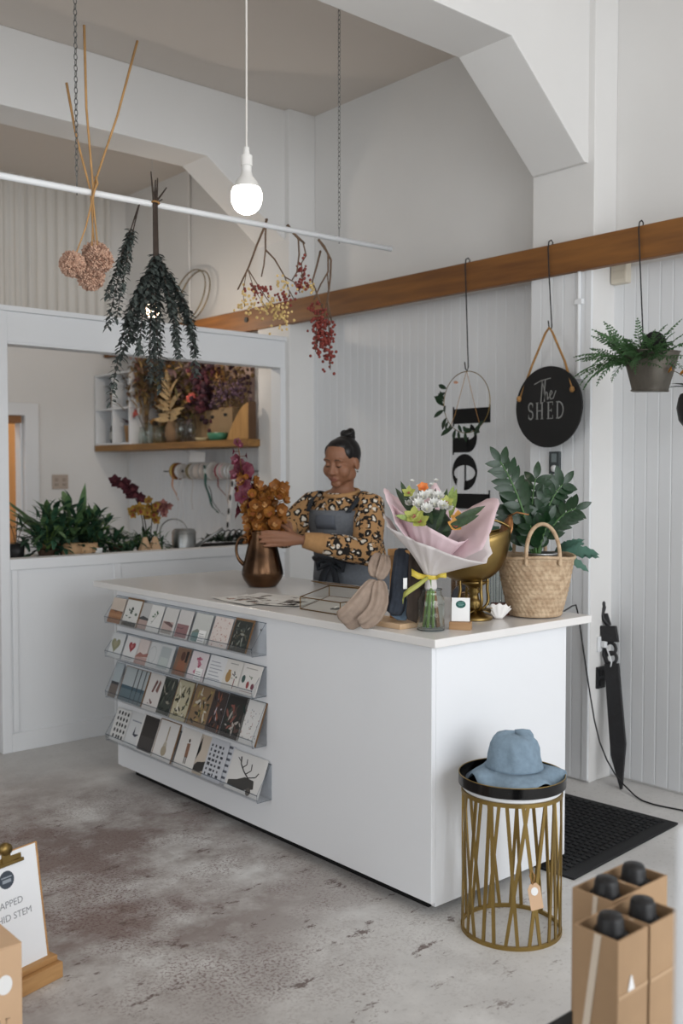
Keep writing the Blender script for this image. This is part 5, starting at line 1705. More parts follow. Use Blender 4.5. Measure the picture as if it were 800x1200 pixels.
prof = [(.0, .156, 0), (.03, .155, 0), (.052, .149, 0), (.066, .134, 0), (.074, .112, 0), (.079, .084, 0), (.084, .058, 0), (.087, .05, 0), (.106, .042, .35), (.127, .03, .8), (.15, .014, 1.15)]
V, F = [], []
na = 72
for rad, z, wv in prof:
    for i in range(na):
        a = 2 * PI * i / na
        w = wv * (.017 * math.sin(4 * a + .4) + .009 * math.sin(7 * a + 2))
        dent = 0
        if .06 < rad < .08 or (z > .09):
            dent = -.009 * max(0, math.cos(3 * (a + 1.7) + z * 9)) ** 3 - .004 * math.sin(7 * a + z * 50)
        zz_ = z + w + (.006 * math.sin(a * 2 + 1.2) + .004 * math.sin(3 * a) if z > .1 else 0)
        rr_ = rad + (dent if rad > .03 else 0) + wv * .008 * math.sin(3 * a + 1)
        V.append((rr_ * 1.02 * math.cos(a), rr_ * .98 * math.sin(a), max(.004, zz_)))
for j in range(len(prof) - 1):
    for i in range(na):
        F.append((j * na + i, (j + 1) * na + i, (j + 1) * na + (i + 1) % na, j * na + (i + 1) % na))
MB().add(V[:7 * na + na], [f for f in F if max(f) < 8 * na]).build('crown', DEN, ht, smooth=True, solid=.002)
MB().add(V[7 * na:], [tuple(i - 7 * na for i in f) for f in F if min(f) >= 7 * na]).build('brim', DEN, ht, smooth=True, solid=.0025)
MB().tube([(.088 * math.cos(2 * PI * i / 48), .085 * math.sin(2 * PI * i / 48), .0505) for i in range(48)], .0016, 5, closed=True).build('seam', mat('denim_seam', (100, 120, 138), .9), ht, smooth=True)
a = R(-117)
tg_ = thing('swing_tag', 'kraft swing tag tied on the gold table slats', 'tag', (SX + .157 * math.cos(a), SY + .157 * math.sin(a), .2), R(-30))
MB().prism([(-.02, -.075), (.02, -.075), (.02, -.008), (.01, .006), (-.01, .006), (-.02, -.008)], (0, -.003, 0), (.98, 0, .18), (-.18, 0, .98), .001).build('card', mat('kraft_tag', (206, 172, 140), .8), tg_)
MB().prism(disc(0, -.018, .011, .013, 16), (0, -.0045, 0), (.98, 0, .18), (-.18, 0, .98), .0008).build('sticker', PAPER, tg_)
MB().tube([(-.002, -.003, .002), (-.012, -.004, .03), (-.004, .004, .045), (.004, -.004, .028), (-.001, -.003, .004)], .002, 5).build('twine', ROPE, tg_, smooth=True)

# ================================================================== foreground
def text_mesh(s, size, material, name, parent, M, extrude=.0002, spacing=1.0):
    cu = bpy.data.curves.new('t', 'FONT')
    cu.body, cu.size, cu.extrude, cu.align_x, cu.space_character, cu.resolution_u = s, size, extrude, 'CENTER', spacing, 3
    o = bpy.data.objects.new('t', cu)
    col.objects.link(o)
    bpy.context.view_layer.update()
    me = bpy.data.meshes.new_from_object(o.evaluated_get(bpy.context.evaluated_depsgraph_get()))
    bpy.data.objects.remove(o)
    me.materials.clear()
    me.materials.append(material)
    q_ = bpy.data.objects.new(name, me)
    col.objects.link(q_)
    q_.parent = parent
    q_.matrix_local = M
    return q_


cb = thing('price_board', 'wooden clipboard price sign reading wrapped orchid stem twenty nine dollars', 'sign', (1.09, 2.60, 0), R(14))
tilt = R(-9)
T = Matrix.Rotation(tilt, 4, 'X')
o = MB().box(-.105, .108, 0, .006, 0, .335).build('board', WOOD, cb, bevel=.0015)
o.matrix_local = Matrix.Translation((0, 0, .045)) @ T
o = MB().box(-.105, .1, -.0012, 0, .0, .332).build('paper', mat('bright_paper', (238, 240, 243), .75), cb)
o.matrix_local = Matrix.Translation((0, 0, .045)) @ T
INKG = flat((150, 153, 158))
TX = Matrix.Translation((0, 0, .045)) @ T
RX = Matrix.Rotation(R(90), 4, 'X')
for s, z, sz, m_ in (('WRAPPED', .188, .026, INKG), ('ORCHID STEM', .152, .026, INKG), ('$29', .09, .027, flat((92, 95, 100)))):
    text_mesh(s, sz, m_, 'lettering', cb, TX @ Matrix.Translation((-.018, -.0016, z)) @ RX, .0002, 1.0)
o = MB().prism(disc(-.004, .262, .024, .024, 28), (0, -.0015, 0), (1, 0, 0), (0, 0, 1), .0004).build('round_badge', flat((66, 74, 84)), cb)
o.matrix_local = TX
m = MB()
m.prism(rect(-.021, .267, .013, .2705), (0, -.0021, 0), (1, 0, 0), (0, 0, 1), .0002)
m.prism(rect(-.018, .254, .01, .263), (0, -.0021, 0), (1, 0, 0), (0, 0, 1), .0002)
o = m.build('badge_lettering', flat((150, 158, 166)), cb)
o['kind'] = 'stuff'
o.matrix_local = TX
o = MB().box(-.055, .055, -.008, -.002, .298, .308).box(-.05, .05, -.004, .006, .306, .322).build('clip_bar', BRASS, cb, bevel=.002)
o.matrix_local = TX
o = MB().lathe([(0, -.012), (.016, -.012), (.018, 0), (.016, .012), (0, .012)], 16, (0, -.004, .345), Matrix.Rotation(R(90), 3, 'X')).build('clip_knob', BRASS, cb, smooth=True)
o.matrix_local = TX
o = MB().prism([(-.016, .308), (.016, .308), (.01, .35), (-.01, .35)], (0, -.003, 0), (1, 0, 0), (0, 0, 1), .004).build('clip_spring', BRASS, cb)
o.matrix_local = TX
MB().box(-.1, .125, -.035, .04, 0, .045).build('foot', WOOD, cb, bevel=.002)
MB().box(-.1, .12, -.018, .024, .045, .062).build('slot_strip', WOOD, cb, bevel=.002)

kb = thing('carton', 'tan kraft carton with a white round sticker, left foreground', 'box', (.92, 2.17, 0))
m = MB().box(-.3, 0, 0, .26, 0, .345)
m.build('body', mat('tan_kraft', (206, 172, 138), .75, var=.03, scale=10), kb, bevel=.003)
MB().box(-.3, 0, 0, .128, .345, .348).build('flap', mat('tan_kraft', (206, 172, 138)), kb, bevel=.001)
MB().box(-.3, 0, .132, .26, .345, .348).build('flap', mat('tan_kraft', (206, 172, 138)), kb, bevel=.001)
MB().prism(disc(-.042, .262, .018, .0225, 20), (0, -.0003, 0), (1, 0, 0), (0, 0, 1), .0005).build('sticker', PAPER, kb)
m = MB()
for i in range(6):
    x = -.118 + i * .0155
    m.prism(rect(x, .17, x + .003, .184), (0, -.0003, 0), (1, 0, 0), (0, 0, 1), .0003)
    if i % 2:
        m.prism(rect(x, .181, x + .01, .184), (0, -.0003, 0), (1, 0, 0), (0, 0, 1), .0003)
m.build('faint_print', flat((166, 136, 108)), kb)['kind'] = 'stuff'

# kraft bottle boxes on a low stand
ds = thing('display_plinth', 'low black display plinth under the kraft bottle boxes', 'plinth', (1.66, 1.06, 0))
MB().box(-.175, .155, -.085, .105, 0, .33).build('body', BLACKM, ds, bevel=.003)
MB().box(-.18, .16, -.09, .11, .33, .35).build('top', BLACK, ds, bevel=.003)
STRP = mat('pale_paper_band', (214, 200, 182), .7)
KB2 = mat('brown_bottle_box', (166, 136, 104), .75, var=.04, scale=14)
CAP = mat('black_bottle_wrap', (24, 24, 26), .45, bump=.2, bscale=30)
for i, (x, y_, w, d, lb) in enumerate(((1.489, .973, .094, .094, 'kraft bottle box nearest the viewer with a pale slanting band'), (1.588, .971, .098, .094, 'kraft bottle box beside the white pedestal, front row'),
                                      (1.622, 1.072, .095, .094, 'kraft bottle box at the back left of the group'), (1.72, 1.074, .097, .094, 'kraft bottle box at the back right of the group'))):
    t = thing('bottle_box', lb, 'box', (x, y_, .3505), group='kraft bottle boxes on the plinth')
    h_ = .25
    th = .004
    for nm, a in (('side', (0, w, 0, th, 0, h_)), ('side', (0, w, d - th, d, 0, h_)), ('side', (0, th, th, d - th, 0, h_)), ('side', (w - th, w, th, d - th, 0, h_)), ('base', (th, w - th, th, d - th, 0, th))):
        MB().box(*a).build(nm, KB2, t)
    MB().box(w * .62, w * .66, th, d * .5, .1, h_ - .015).build('divider', KB2, t)
    MB().box(th, w * .4, d * .62, d * .66, .1, h_ - .008).build('divider', mat('pale_divider', (222, 186, 146), .8), t)
    m = MB()
    m.prism([(.012, -.0), (.026, .0), (.06, h_), (.046, h_)] if i == 0 else [(.03, 0), (.04, 0), (.06, h_), (.05, h_)], (-.0008, d, 0), (0, -1, 0), (0, 0, 1), .0008)
    m.build('paper_band', STRP, t)
    if i < 2:
        MB().prism(rect(0, .145, w, .152), (0, -.0008, 0), (1, 0, 0), (0, 0, 1), .0008).build('paper_band', mat('faint_band', (186, 156, 124), .7), t)
        MB().prism([(.03, .152), (.05, .152), (.042, .178), (.038, .178)] if i == 0 else [(.09, .15), (.097, .15), (.095, .17)], (0, -.0012, 0), (1, 0, 0), (0, 0, 1), .0006).build('white_tag', PAPER, t)
    b = thing('wrapped_bottle', 'black wrapped bottle top in ' + lb.replace('kraft bottle box', 'the kraft box'), 'bottle', (x + w * .42, y_ + d * .45, .355), group='black bottles in the kraft boxes')
    MB().lathe([(0, 0), (.036, 0), (.038, .01), (.039, .17), (.036, .2), (.027, .226), (.0235, .262), (.02, .27), (.0, .272)], 20).build('bottle', CAP, b, smooth=True)
    MB().ball((.006, .004, .222), (.037, .036, .022), 14, 8, None, .14).build('tissue', CAP, b, smooth=True)
pdx = thing('white_pedestal', 'white pedestal corner at the lower right edge', 'pedestal', (1.075, .30, 0))
MB().box(0, .34, 0, .33, 0, 1.0).build('column', WHITE, pdx, bevel=.012, bseg=4)
MB().box(-.004, .344, -.004, .334, 0, .06).build('base', WHITE, pdx, bevel=.004)
# ================================================================== the workroom behind the partition
r = random.Random(33)
wk = thing('work_bench', 'long white work bench behind the inner partition', 'bench', (2.12, 4.99, 0))
MB().box(0, 1.84, 0, .6, .92, .95).build('bench_top', WHITE, wk, bevel=.003)
for x in (.03, 1.76):
    for y_ in (.03, .53):
        MB().box(x, x + .05, y_, y_ + .05, 0, .92).build('leg', WHITE, wk)
MB().box(.06, 1.78, .5, .53, .75, .92).build('apron_rail', WHITE, wk)

sh = thing('wall_shelf', 'honey oak shelf on the workroom wall holding dried flowers', 'shelf', (3.70, 5.15, 1.594))
MB().box(0, .3, 0, 2.06, 0, .046).build('plank', OAK, sh, bevel=.003)
MB().box(.262, .288, .32, 1.86, .046, .72).build('back_board', mat('dusky_pink_board', (176, 154, 146), .8, var=.06, scale=3), sh)  # flat sheet in a darker pink between the dried flowers and the wall
cbd = thing('oak_board', 'curved oak board standing at the near end of the shelf', 'board', (3.712, 5.16, 1.641))
MB().prism([(0, 0), (.245, 0)] + [(.245 * (1 - math.sin(R(90 * i / 10))) ** .9, .232 * (1 - (1 - math.sin(R(90 * i / 10))) ** 1.6)) for i in range(1, 11)] + [(0, .232)], (0, 0, 0), (0, 1, 0), (0, 0, 1), .022).build('board', mat('pale_oak', (190, 146, 88), .55, c2=(164, 122, 70), scale=4, stretch=(6, 6, .8)), cbd, bevel=.002)
MB().box(-.002, .05, -.012, -.001, 0, .236).build('dark_edge', mat('dark_oak_edge', (84, 58, 36), .6), cbd)

cu = thing('cube_unit', 'white four compartment cube shelf on the oak shelf', 'shelf', (3.705, 6.665, 1.641))
W2, D2, H2, tt = .545, .255, .55, .014
for nm, a in (('side', (0, D2, 0, tt, 0, H2)), ('side', (0, D2, W2 - tt, W2, 0, H2)), ('divider', (.004, D2, W2 / 2 - tt / 2, W2 / 2 + tt / 2, tt, H2 - tt)), ('shelf_panel', (.002, D2, tt, W2 - tt, H2 / 2 - tt / 2, H2 / 2 + tt / 2)),
              ('top_panel', (0, D2, tt, W2 - tt, H2 - tt, H2)), ('bottom_panel', (0, D2, tt, W2 - tt, 0, tt)), ('back_panel', (D2, D2 + .006, 0, W2, 0, H2))):
    MB().box(*a).build(nm, WHITE, cu)


def pot_plant(name, label, loc, pr, ph, pmat, lmat, n, L, W, spread, seed, group=None, curl=.6, upb=.6):
    rn = random.Random(seed)
    t = thing(name, label, 'plant', loc, group=group)
    MB().lathe([(0, 0), (pr * .8, 0), (pr, ph), (pr * .94, ph), (pr * .9, ph * .85), (0, ph * .85)], 16).build('pot', pmat, t, angle=40)
    lm = leaf_mesh('plant_leaf', lmat, 1, W, curl, 5, .15)
    for i in range(n):
        a = i * 2.4 + rn.uniform(-.4, .4)
        d = Vector((math.cos(a) * spread, math.sin(a) * spread, upb + rn.uniform(-.3, .5)))
        put(lm, 'leaf', t, (pr * .3 * math.cos(a), pr * .3 * math.sin(a), ph * .85 + rn.uniform(0, L * .5)), d, (0, 0, 1), L * rn.uniform(.7, 1.15))
    return t


DKL = mat('shadowed_leaf', (38, 56, 40), .6, var=.3, scale=12)  # deep green leaf colour for the cube plant and the seedlings
pot_plant('potted_plant', 'small plant in kraft pot, upper left cube', (3.82, 7.06, 1.931), .055, .12, KRAFTD, DKL, 22, .1, .45, 1, 1)
pot_plant('potted_plant', 'purple plant in kraft pot, lower right cube', (3.80, 6.80, 1.656), .06, .13, KRAFTD, mat('purple_leaf', (96, 62, 76), .6, var=.3, scale=12), 18, .08, .4, 1, 2)
t = thing('black_bottle', 'black bottle standing in the lower left cube', 'bottle', (3.80, 7.07, 1.656))
MB().lathe([(0, 0), (.034, 0), (.036, .12), (.014, .16), (.013, .22), (0, .222)], 16).build('bottle', mat('black_glass', (22, 24, 26), .2), t, smooth=True)
MB().box(-.037, -.02, -.02, .02, .03, .09).build('label_patch', mat('grey_label', (170, 170, 168), .7), t)
t = thing('glass_bottle', 'clear bottle holding a twig in the upper right cube', 'bottle', (3.80, 6.80, 1.931))
MB().lathe([(0, 0), (.035, 0), (.036, .09), (.016, .12), (.015, .15), (0, .15)], 16).build('bottle', JARGL, t, smooth=True)
MB().tube(bez((0, 0, .01), (-.02, .01, .15), (-.06, .04, .24), 6), .002, 5).build('twig', TWIG, t)
for i in range(5):
    put(WL, 'leaf', t, (-.02 - .008 * i, .01 + .006 * i, .14 + .02 * i), (-1, (-1) ** i, .4), (0, 0, 1), .05)

# kraft gift boxes with oval hand holes, jars, bowl
KR3 = mat('shelf_kraft_box', (146, 122, 92), .8, var=.06, scale=10)
for i, (y0, x, h_, lb) in enumerate(((6.50, 3.84, .19, 'kraft box with hand hole behind the glass jars, far left'), (5.93, 3.86, .2, 'kraft box with hand hole in the middle of the shelf'),
                                     (5.70, 3.80, .21, 'kraft box with hand hole left of the green bowl'), (5.53, 3.79, .22, 'kraft box with hand hole beside the oak board'))):
    t = thing('gift_box', lb, 'box', (x, y0, 1.641), group='kraft boxes on the oak shelf')
    wd = .155 if i else .13
    MB().box(0, .12, -wd / 2, wd / 2, 0, h_).build('body', KR3, t, bevel=.002)
    MB().prism(disc(0, h_ * .78, .022, .012, 16), (-.0005, 0, 0), (0, -1, 0), (0, 0, 1), .0012).build('hand_hole', BLACK, t)
    MB().box(-.001, .121, -wd / 2 - .001, wd / 2 + .001, h_ - .004, h_ + .001).build('lid_edge', KRAFTD, t)
for i, (y_, x, rr_, h_) in enumerate(((6.56, 3.76, .035, .12), (6.47, 3.745, .04, .15), (6.38, 3.76, .036, .13), (6.30, 3.75, .034, .11), (6.02, 3.75, .04, .17), (5.90, 3.75, .036, .15))):
    t = thing('shelf_jar', ('small clear glass jar', 'tall clear glass jar', 'clear glass jar with narrow neck', 'short clear glass jar', 'clear glass vase', 'clear glass jar in front of the middle kraft box')[i] + (' on the oak shelf' if i != 5 else '') + (', first from cubes', ', second from cubes', ', third from cubes', ', fourth from cubes', ' right of palm fan', '')[i],
              'jar', (x, y_, 1.641), group='glass jars on the oak shelf')
    MB().lathe([(0, 0), (rr_, 0), (rr_, h_ * .7), (rr_ * .75, h_ * .85), (rr_ * .8, h_), (rr_ * .74, h_), (rr_ * .68, h_ * .84), (rr_ * .92, h_ * .68), (rr_ * .92, .006), (0, .005)], 18).build('glass', JARGL, t, smooth=True)
    MB().ring((0, 0, h_), rr_ * .78, .0018, (0, 0, 1), 18, 5).build('rim', SHEETE, t, smooth=True)
t = thing('green_bowl', 'small green oval bowl on the oak shelf', 'bowl', (3.745, 5.56, 1.641))
MB().lathe([(0, 0), (.04, 0), (.055, .015), (.062, .05), (.058, .05), (.05, .018), (0, .008)], 24, sy=1.35).build('bowl', mat('green_glaze', (62, 120, 92), .35), t, smooth=True)
t = thing('cream_dish', 'flat cream dish left of the green bowl', 'dish', (3.745, 5.74, 1.641))
MB().lathe([(0, 0), (.03, 0), (.05, .02), (.047, .022), (0, .008)], 24, sy=1.3).build('dish', mat('cream_glaze', (196, 180, 140), .4), t, smooth=True)
t = thing('clay_pot', 'brown clay vase holding the palm fan on the shelf', 'vase', (3.76, 6.14, 1.641))
MB().lathe([(0, 0), (.045, 0), (.06, .05), (.055, .11), (.04, .14), (.043, .15), (.035, .14), (0, .1)], 20).build('pot', mat('dull_brown_clay', (126, 100, 74), .8, var=.1, scale=12), t, smooth=True)


def bunch(label, y_, x, top, stem_n, head, seed, group='dried bunches on the oak shelf', lean=(0, 0), z0=1.70):
    rn = random.Random(seed)
    t = thing('dried_bunch', label, 'flower', (x, y_, z0), group=group)
    m = MB()
    tips = []
    for i in range(stem_n):
        a = i * 2.4
        q_ = math.sqrt((i + .5) / stem_n)
        tip = Vector((head['sx'] * q_ * math.cos(a) + lean[0] - .02, head['sy'] * q_ * math.sin(a) + lean[1], (top - z0) * rn.uniform(.6, 1.0)))
        m.tube(bez((rn.uniform(-.01, .01), rn.uniform(-.01, .01), 0), (tip.x * .3, tip.y * .3, tip.z * .6), tip, 5), .0022, 4)
        tips.append(tip)
    m.build('stems', mat('dry_stem', (130, 104, 66), .85, var=.2, scale=30), t)['kind'] = 'stuff'
    m = MB()
    for tip in tips:
        for k in range(head['n']):
            m.m = rn.randrange(len(head['mats']))
            p = tip + Vector((rn.gauss(0, head['r']), rn.gauss(0, head['r']), rn.gauss(-head.get('d', .02), head['r'] * head.get('v', 1.2))))
            if head['kind'] == 'leaf':
                d = Vector((rn.uniform(-1, .6), rn.uniform(-1, 1), rn.uniform(-.3, 1)))
                m.leaf(p, d, (0, 0, 1), head['L'] * rn.uniform(.7, 1.2), head['L'] * head.get('w', .35), .5, 3, .15)
            else:
                m.ball(p, head['L'] * rn.uniform(.7, 1.2), 6, 4, None, .2)
    m.build('heads', head['mats'], t)['kind'] = 'stuff'
    return t


dm = lambda n, c: mat(n, c, .85, var=.25, scale=20)
bunch('straw coloured dried grasses beside the white cubes', 6.58, 3.80, 2.30, 16, dict(kind='leaf', n=18, r=.035, L=.11, w=.2, sx=.07, sy=.12, mats=[dm('straw_a', (168, 140, 92)), dm('straw_b', (120, 96, 62)), dm('dull_pink', (150, 108, 96))], v=2.2, d=.06), 1)
bunch('dark grey blue dried foliage high on the shelf', 6.38, 3.82, 2.32, 14, dict(kind='leaf', n=22, r=.04, L=.06, w=.55, sx=.08, sy=.11, mats=[dm('slate_leaf', (88, 92, 92)), dm('brown_leaf', (104, 84, 66))], v=2.2, d=.05), 2)
bunch('brown dried seed heads behind the palm fan', 6.28, 3.86, 2.12, 14, dict(kind='leaf', n=26, r=.05, L=.085, w=.4, sx=.06, sy=.12, mats=[dm('ochre_leaf', (150, 112, 62)), dm('dark_brown_leaf', (84, 62, 46)), dm('olive_leaf', (104, 98, 62))], v=2.5, d=.1), 3)
bunch('pale olive dried leaves behind the middle boxes', 6.02, 3.86, 2.16, 12, dict(kind='leaf', n=24, r=.05, L=.08, w=.4, sx=.06, sy=.1, mats=[dm('olive_leaf', (104, 98, 62)), dm('mauve_leaf', (140, 112, 112)), dm('straw_a', (168, 140, 92))], v=2.0, d=.08), 4)
bunch('deep burgundy dried flowers above the kraft boxes', 5.80, 3.82, 2.20, 14, dict(kind='ball', n=18, r=.03, L=.02, sx=.06, sy=.1, mats=[dm('burgundy', (72, 30, 40)), dm('dark_plum', (54, 30, 40))], v=2.3, d=.08), 5)
bunch('mauve and brown statice near the oak board', 5.50, 3.82, 2.06, 20, dict(kind='ball', n=18, r=.024, L=.009, sx=.05, sy=.16, mats=[dm('mauve_statice', (120, 92, 108)), dm('plum_statice', (80, 60, 72)), dm('brown_leaf', (104, 84, 66))], v=1.2, d=.03), 6)
bunch('wispy dark seed heads rising at the shelf end', 5.42, 3.85, 2.24, 14, dict(kind='ball', n=5, r=.02, L=.013, sx=.04, sy=.2, mats=[dm('dark_plum', (54, 30, 40)), dm('straw_b', (120, 96, 62))], v=1.2, d=.03), 7)
bunch('golden dried grasses above the kraft boxes', 5.62, 3.86, 2.14, 16, dict(kind='leaf', n=12, r=.03, L=.06, w=.25, sx=.05, sy=.14, mats=[dm('straw_a', (168, 140, 92)), dm('ochre_leaf', (150, 112, 62))], v=1.4, d=.04), 8)
COR = flower_mesh('coral_flower', [dm('coral_petal', (188, 92, 84)), dm('coral_petal', (188, 92, 84))], 9, .05, .02, .9, -.5, True, 2)
t = thing('coral_protea', 'coral pink dried protea bloom in the middle of the shelf', 'flower', (3.77, 5.90, 1.93), group='coral blooms on the shelf')
MB().tube([(0, 0, 0), (.03, 0, -.2)], .004, 5).build('stem', TWIG, t)
put(COR, 'bloom', t, (0, 0, 0), (-.8, -.3, .5), (0, 0, 1), 1.1)
t = thing('coral_protea', 'coral pink dried bloom lying low beside the cubes', 'flower', (3.74, 6.60, 1.86), group='coral blooms on the shelf')
MB().tube([(0, 0, 0), (.04, -.05, -.15)], .004, 5).build('stem', TWIG, t)
put(COR, 'bloom', t, (0, 0, 0), (-.6, .8, .3), (0, 0, 1), 1.0)
# palm fan
pf = thing('palm_fan', 'large cream dried palm fan with pointed leaflets', 'palm', (3.76, 6.14, 1.78))
PLM = leaf_mesh('palm_blade', mat('cream_dried_palm', (178, 152, 112), .8, var=.25, scale=10), 1, .22, .25, 5, .3, .8)
MB().tube([(0, 0, -.1), (-.02, 0, .12), (-.03, -.01, .26)], .006, 6).build('stem', STRAW, pf)
for i in range(11):
    q_ = i / 10
    for s_ in (-1, 1):
        put(PLM, 'leaflet', pf, (-.025, 0, .02 + .24 * q_), (-.5 + .3 * (i % 3), s_ * (1.5 - 1.1 * q_), .1 + .9 * q_), (-1, 0, .1), .17 - .05 * q_)
put(PLM, 'leaflet', pf, (-.03, 0, .26), (-.2, 0, 1), (-1, 0, 0), .12)

# ribbon rolls on a wall rod
rb = thing('ribbon_rod', 'thin metal rod on the wall carrying ribbon rolls', 'rod', (3.875, 5.36, 1.437))
MB().tube([(0, -.02, 0), (0, 1.1, 0)], .006, 8).build('rod', STEEL, rb, smooth=True)
for y_ in (-.01, 1.06):
    MB().tube([(0, y_, 0), (.12, y_, .0)], .006, 6).build('bracket', STEEL, rb)
t = thing('paper_note', 'white folded paper lying on top of the ribbon rolls', 'paper', (3.86, 5.96, 1.50))
MB().prism([(-.1, 0), (.1, 0), (.1, .065), (-.1, .085)], (-.02, 0, 0), (0, -1, 0), (.12, 0, .99), .001).build('sheet', PAPER, t)
MB().prism([(-.1, 0), (.1, 0), (.1, .05), (-.1, .05)], (-.02, 0, 0), (0, -1, 0), (.6, 0, -.1), .001).build('fold', PAPER, t)
RIB = ((6.27, .058, .03, (216, 190, 96), (128, 78, 40), 'yellow ribbon roll with brown edge, far left of rod'), (6.21, .05, .03, (218, 218, 220), None, 'white ribbon roll beside the yellow one'),
       (6.06, .055, .05, (128, 116, 84), None, 'olive brown ribbon roll'), (5.95, .055, .06, (206, 194, 184), None, 'wide cream ribbon roll beside the olive one'), (5.88, .058, .03, (204, 190, 180), None, 'pale blush ribbon roll'),
       (5.815, .06, .03, (200, 208, 204), None, 'pale ribbon roll with teal ribbon beside it'), (5.70, .056, .03, (140, 40, 56), None, 'single crimson ribbon roll on rod'), (5.655, .05, .03, (216, 178, 184), None, 'pink ribbon roll beside the crimson'),
       (5.60, .046, .026, (226, 228, 232), None, 'glossy white ribbon roll'), (5.56, .046, .024, (220, 222, 224), None, 'thin white ribbon roll next to the glossy one'), (5.48, .05, .04, (134, 92, 84), (206, 180, 172), 'brown and cream striped ribbon roll near right end'))
for i, (y_, rad, wd, c, c2, lb) in enumerate(RIB):
    t = thing('ribbon_roll', lb, 'ribbon', (3.875, y_, 1.437), group='ribbon rolls on the rod')
    MB().lathe([(.012, -wd / 2), (rad, -wd / 2), (rad, wd / 2), (.012, wd / 2), (.012, -wd / 2)], 26, (0, 0, 0), Matrix.Rotation(R(90), 3, 'X'), cap=False).build('roll', mat('ribbon_%02x%02x%02x' % c, c, .5), t, angle=40)
    for s_ in (-1, 1):
        MB().lathe([(.013, -.001), (rad + .004, -.001), (rad + .004, .001), (.013, .001), (.013, -.001)], 26, (0, s_ * (wd / 2 + .001), 0), Matrix.Rotation(R(90), 3, 'X'), cap=False).build('flange', mat('ribbon_edge', c2, .6) if c2 and i == 0 else mat('reel_card', (206, 200, 194), .7), t, angle=40)
TAILS = ((6.265, (190, 124, 74), .018, [(-.055, 0), (-.058, -.1), (-.045, -.17), (-.02, -.22)], 'orange brown ribbon tail curling below yellow roll', -.02), (5.83, (34, 84, 76), .03, [(-.06, .04), (-.066, -.08), (-.06, -.18), (-.045, -.25), (-.02, -.3)], 'dark teal ribbon tail hanging long', -.03),
         (5.79, (44, 52, 52), .012, [(-.05, -.1), (-.05, -.2), (-.03, -.28), (.0, -.31)], 'black thin ribbon tail beside the teal one', -.05), (5.69, (128, 64, 58), .016, [(-.056, -.02), (-.055, -.1), (-.04, -.15), (-.01, -.18)], 'dull red ribbon tail below the crimson roll', -.03),
         (6.13, (206, 204, 204), .006, [(-.05, -.02), (-.052, -.16), (-.046, -.3), (-.054, -.4), (-.05, -.46)], 'thin white wavy ribbon tail near the middle', 0), (6.0, (196, 186, 176), .005, [(-.05, -.02), (-.05, -.18), (-.048, -.3)], 'thin cream ribbon tail', 0),
         (6.19, (210, 210, 210), .008, [(-.05, -.02), (-.05, -.12), (-.052, -.26), (-.05, -.42)], 'thin white ribbon tail below the white roll', 0), (5.57, (200, 196, 192), .012, [(-.05, -.02), (-.052, -.14), (-.04, -.24), (-.045, -.36)], 'pale ribbon tail left of the spotted ribbon', 0),
         (5.52, (150, 124, 110), .01, [(-.05, 0), (-.05, -.16), (-.05, -.3), (-.04, -.4)], 'brown narrow ribbon tail left of the spotted ribbon', .02))
for y_, c, w, P, lb, dy in TAILS:
    t = thing('ribbon_tail', lb, 'ribbon', (3.875, y_, 1.437), group='loose ribbon tails')
    n_ = len(P)
    Q = []
    for k in range(n_ - 1):
        for j in range(4):
            f_ = j / 4
            Q.append((P[k][0] * (1 - f_) + P[k + 1][0] * f_ + .006 * math.sin(k * 4 + j), dy * (k + f_) * 1.0, P[k][1] * (1 - f_) + P[k + 1][1] * f_))
    MB().ribbon(Q, w, (0, 1, .2)).build('strip', mat('ribbon_%02x%02x%02x' % c, c, .5), t, smooth=True)
t = thing('spotted_ribbon', 'white ribbon with large black spots hanging from the rod', 'ribbon', (3.815, 5.455, 1.46), group='loose ribbon tails')
P = [Vector((-.012 * math.sin(i * .35), .012 * i - .02, .03 - .046 * i)) for i in range(11)]
MB().ribbon(P, .038, (0, 1, .15)).build('strip', mat('white_ribbon', (222, 222, 222), .5), t, smooth=True)
m = MB()
for i in range(1, 10, 2):
    p = P[i]
    m.prism(disc(0, 0, .012, .021, 10), p + Vector((-.0025, 0, 0)), (0, -1, -.15), (0, -.15, 1), .0008)
m.build('spots', BLACKM, t)['kind'] = 'stuff'
MB().ribbon([P[10], P[10] + Vector((0, .01, -.06)), P[10] + Vector((0, .04, -.12))], .008, (0, 1, 0)).build('end_strip', mat('white_ribbon', (222, 222, 222)), t)
MB().ribbon([P[10], P[10] + Vector((0, -.02, -.06)), P[10] + Vector((0, -.03, -.11))], .008, (0, 1, 0)).build('end_strip', mat('white_ribbon', (222, 222, 222)), t)

# wall socket in the workroom
t = thing('power_socket', 'aged beige double socket on the plaster back wall', 'socket', (3.412, YB, 1.30))
MB().box(-.066, .066, -.012, 0, 0, .112).build('plate', mat('aged_socket_plastic', (178, 164, 152), .5), t, bevel=.004)
for x in (-.032, .032):
    MB().box(x - .014, x + .014, -.016, -.012, .06, .085).build('rocker', mat('aged_rocker', (160, 146, 134), .5), t, bevel=.002)
    for k in (-1, 1):
        MB().box(x + k * .008 - .002, x + k * .008 + .002, -.0135, -.012, .025, .042).build('slot', BLACK, t)

# plants on the bench
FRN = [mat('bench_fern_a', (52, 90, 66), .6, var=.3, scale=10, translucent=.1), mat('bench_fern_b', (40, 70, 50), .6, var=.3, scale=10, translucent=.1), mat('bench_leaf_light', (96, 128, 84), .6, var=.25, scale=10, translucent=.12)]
BZ = .951


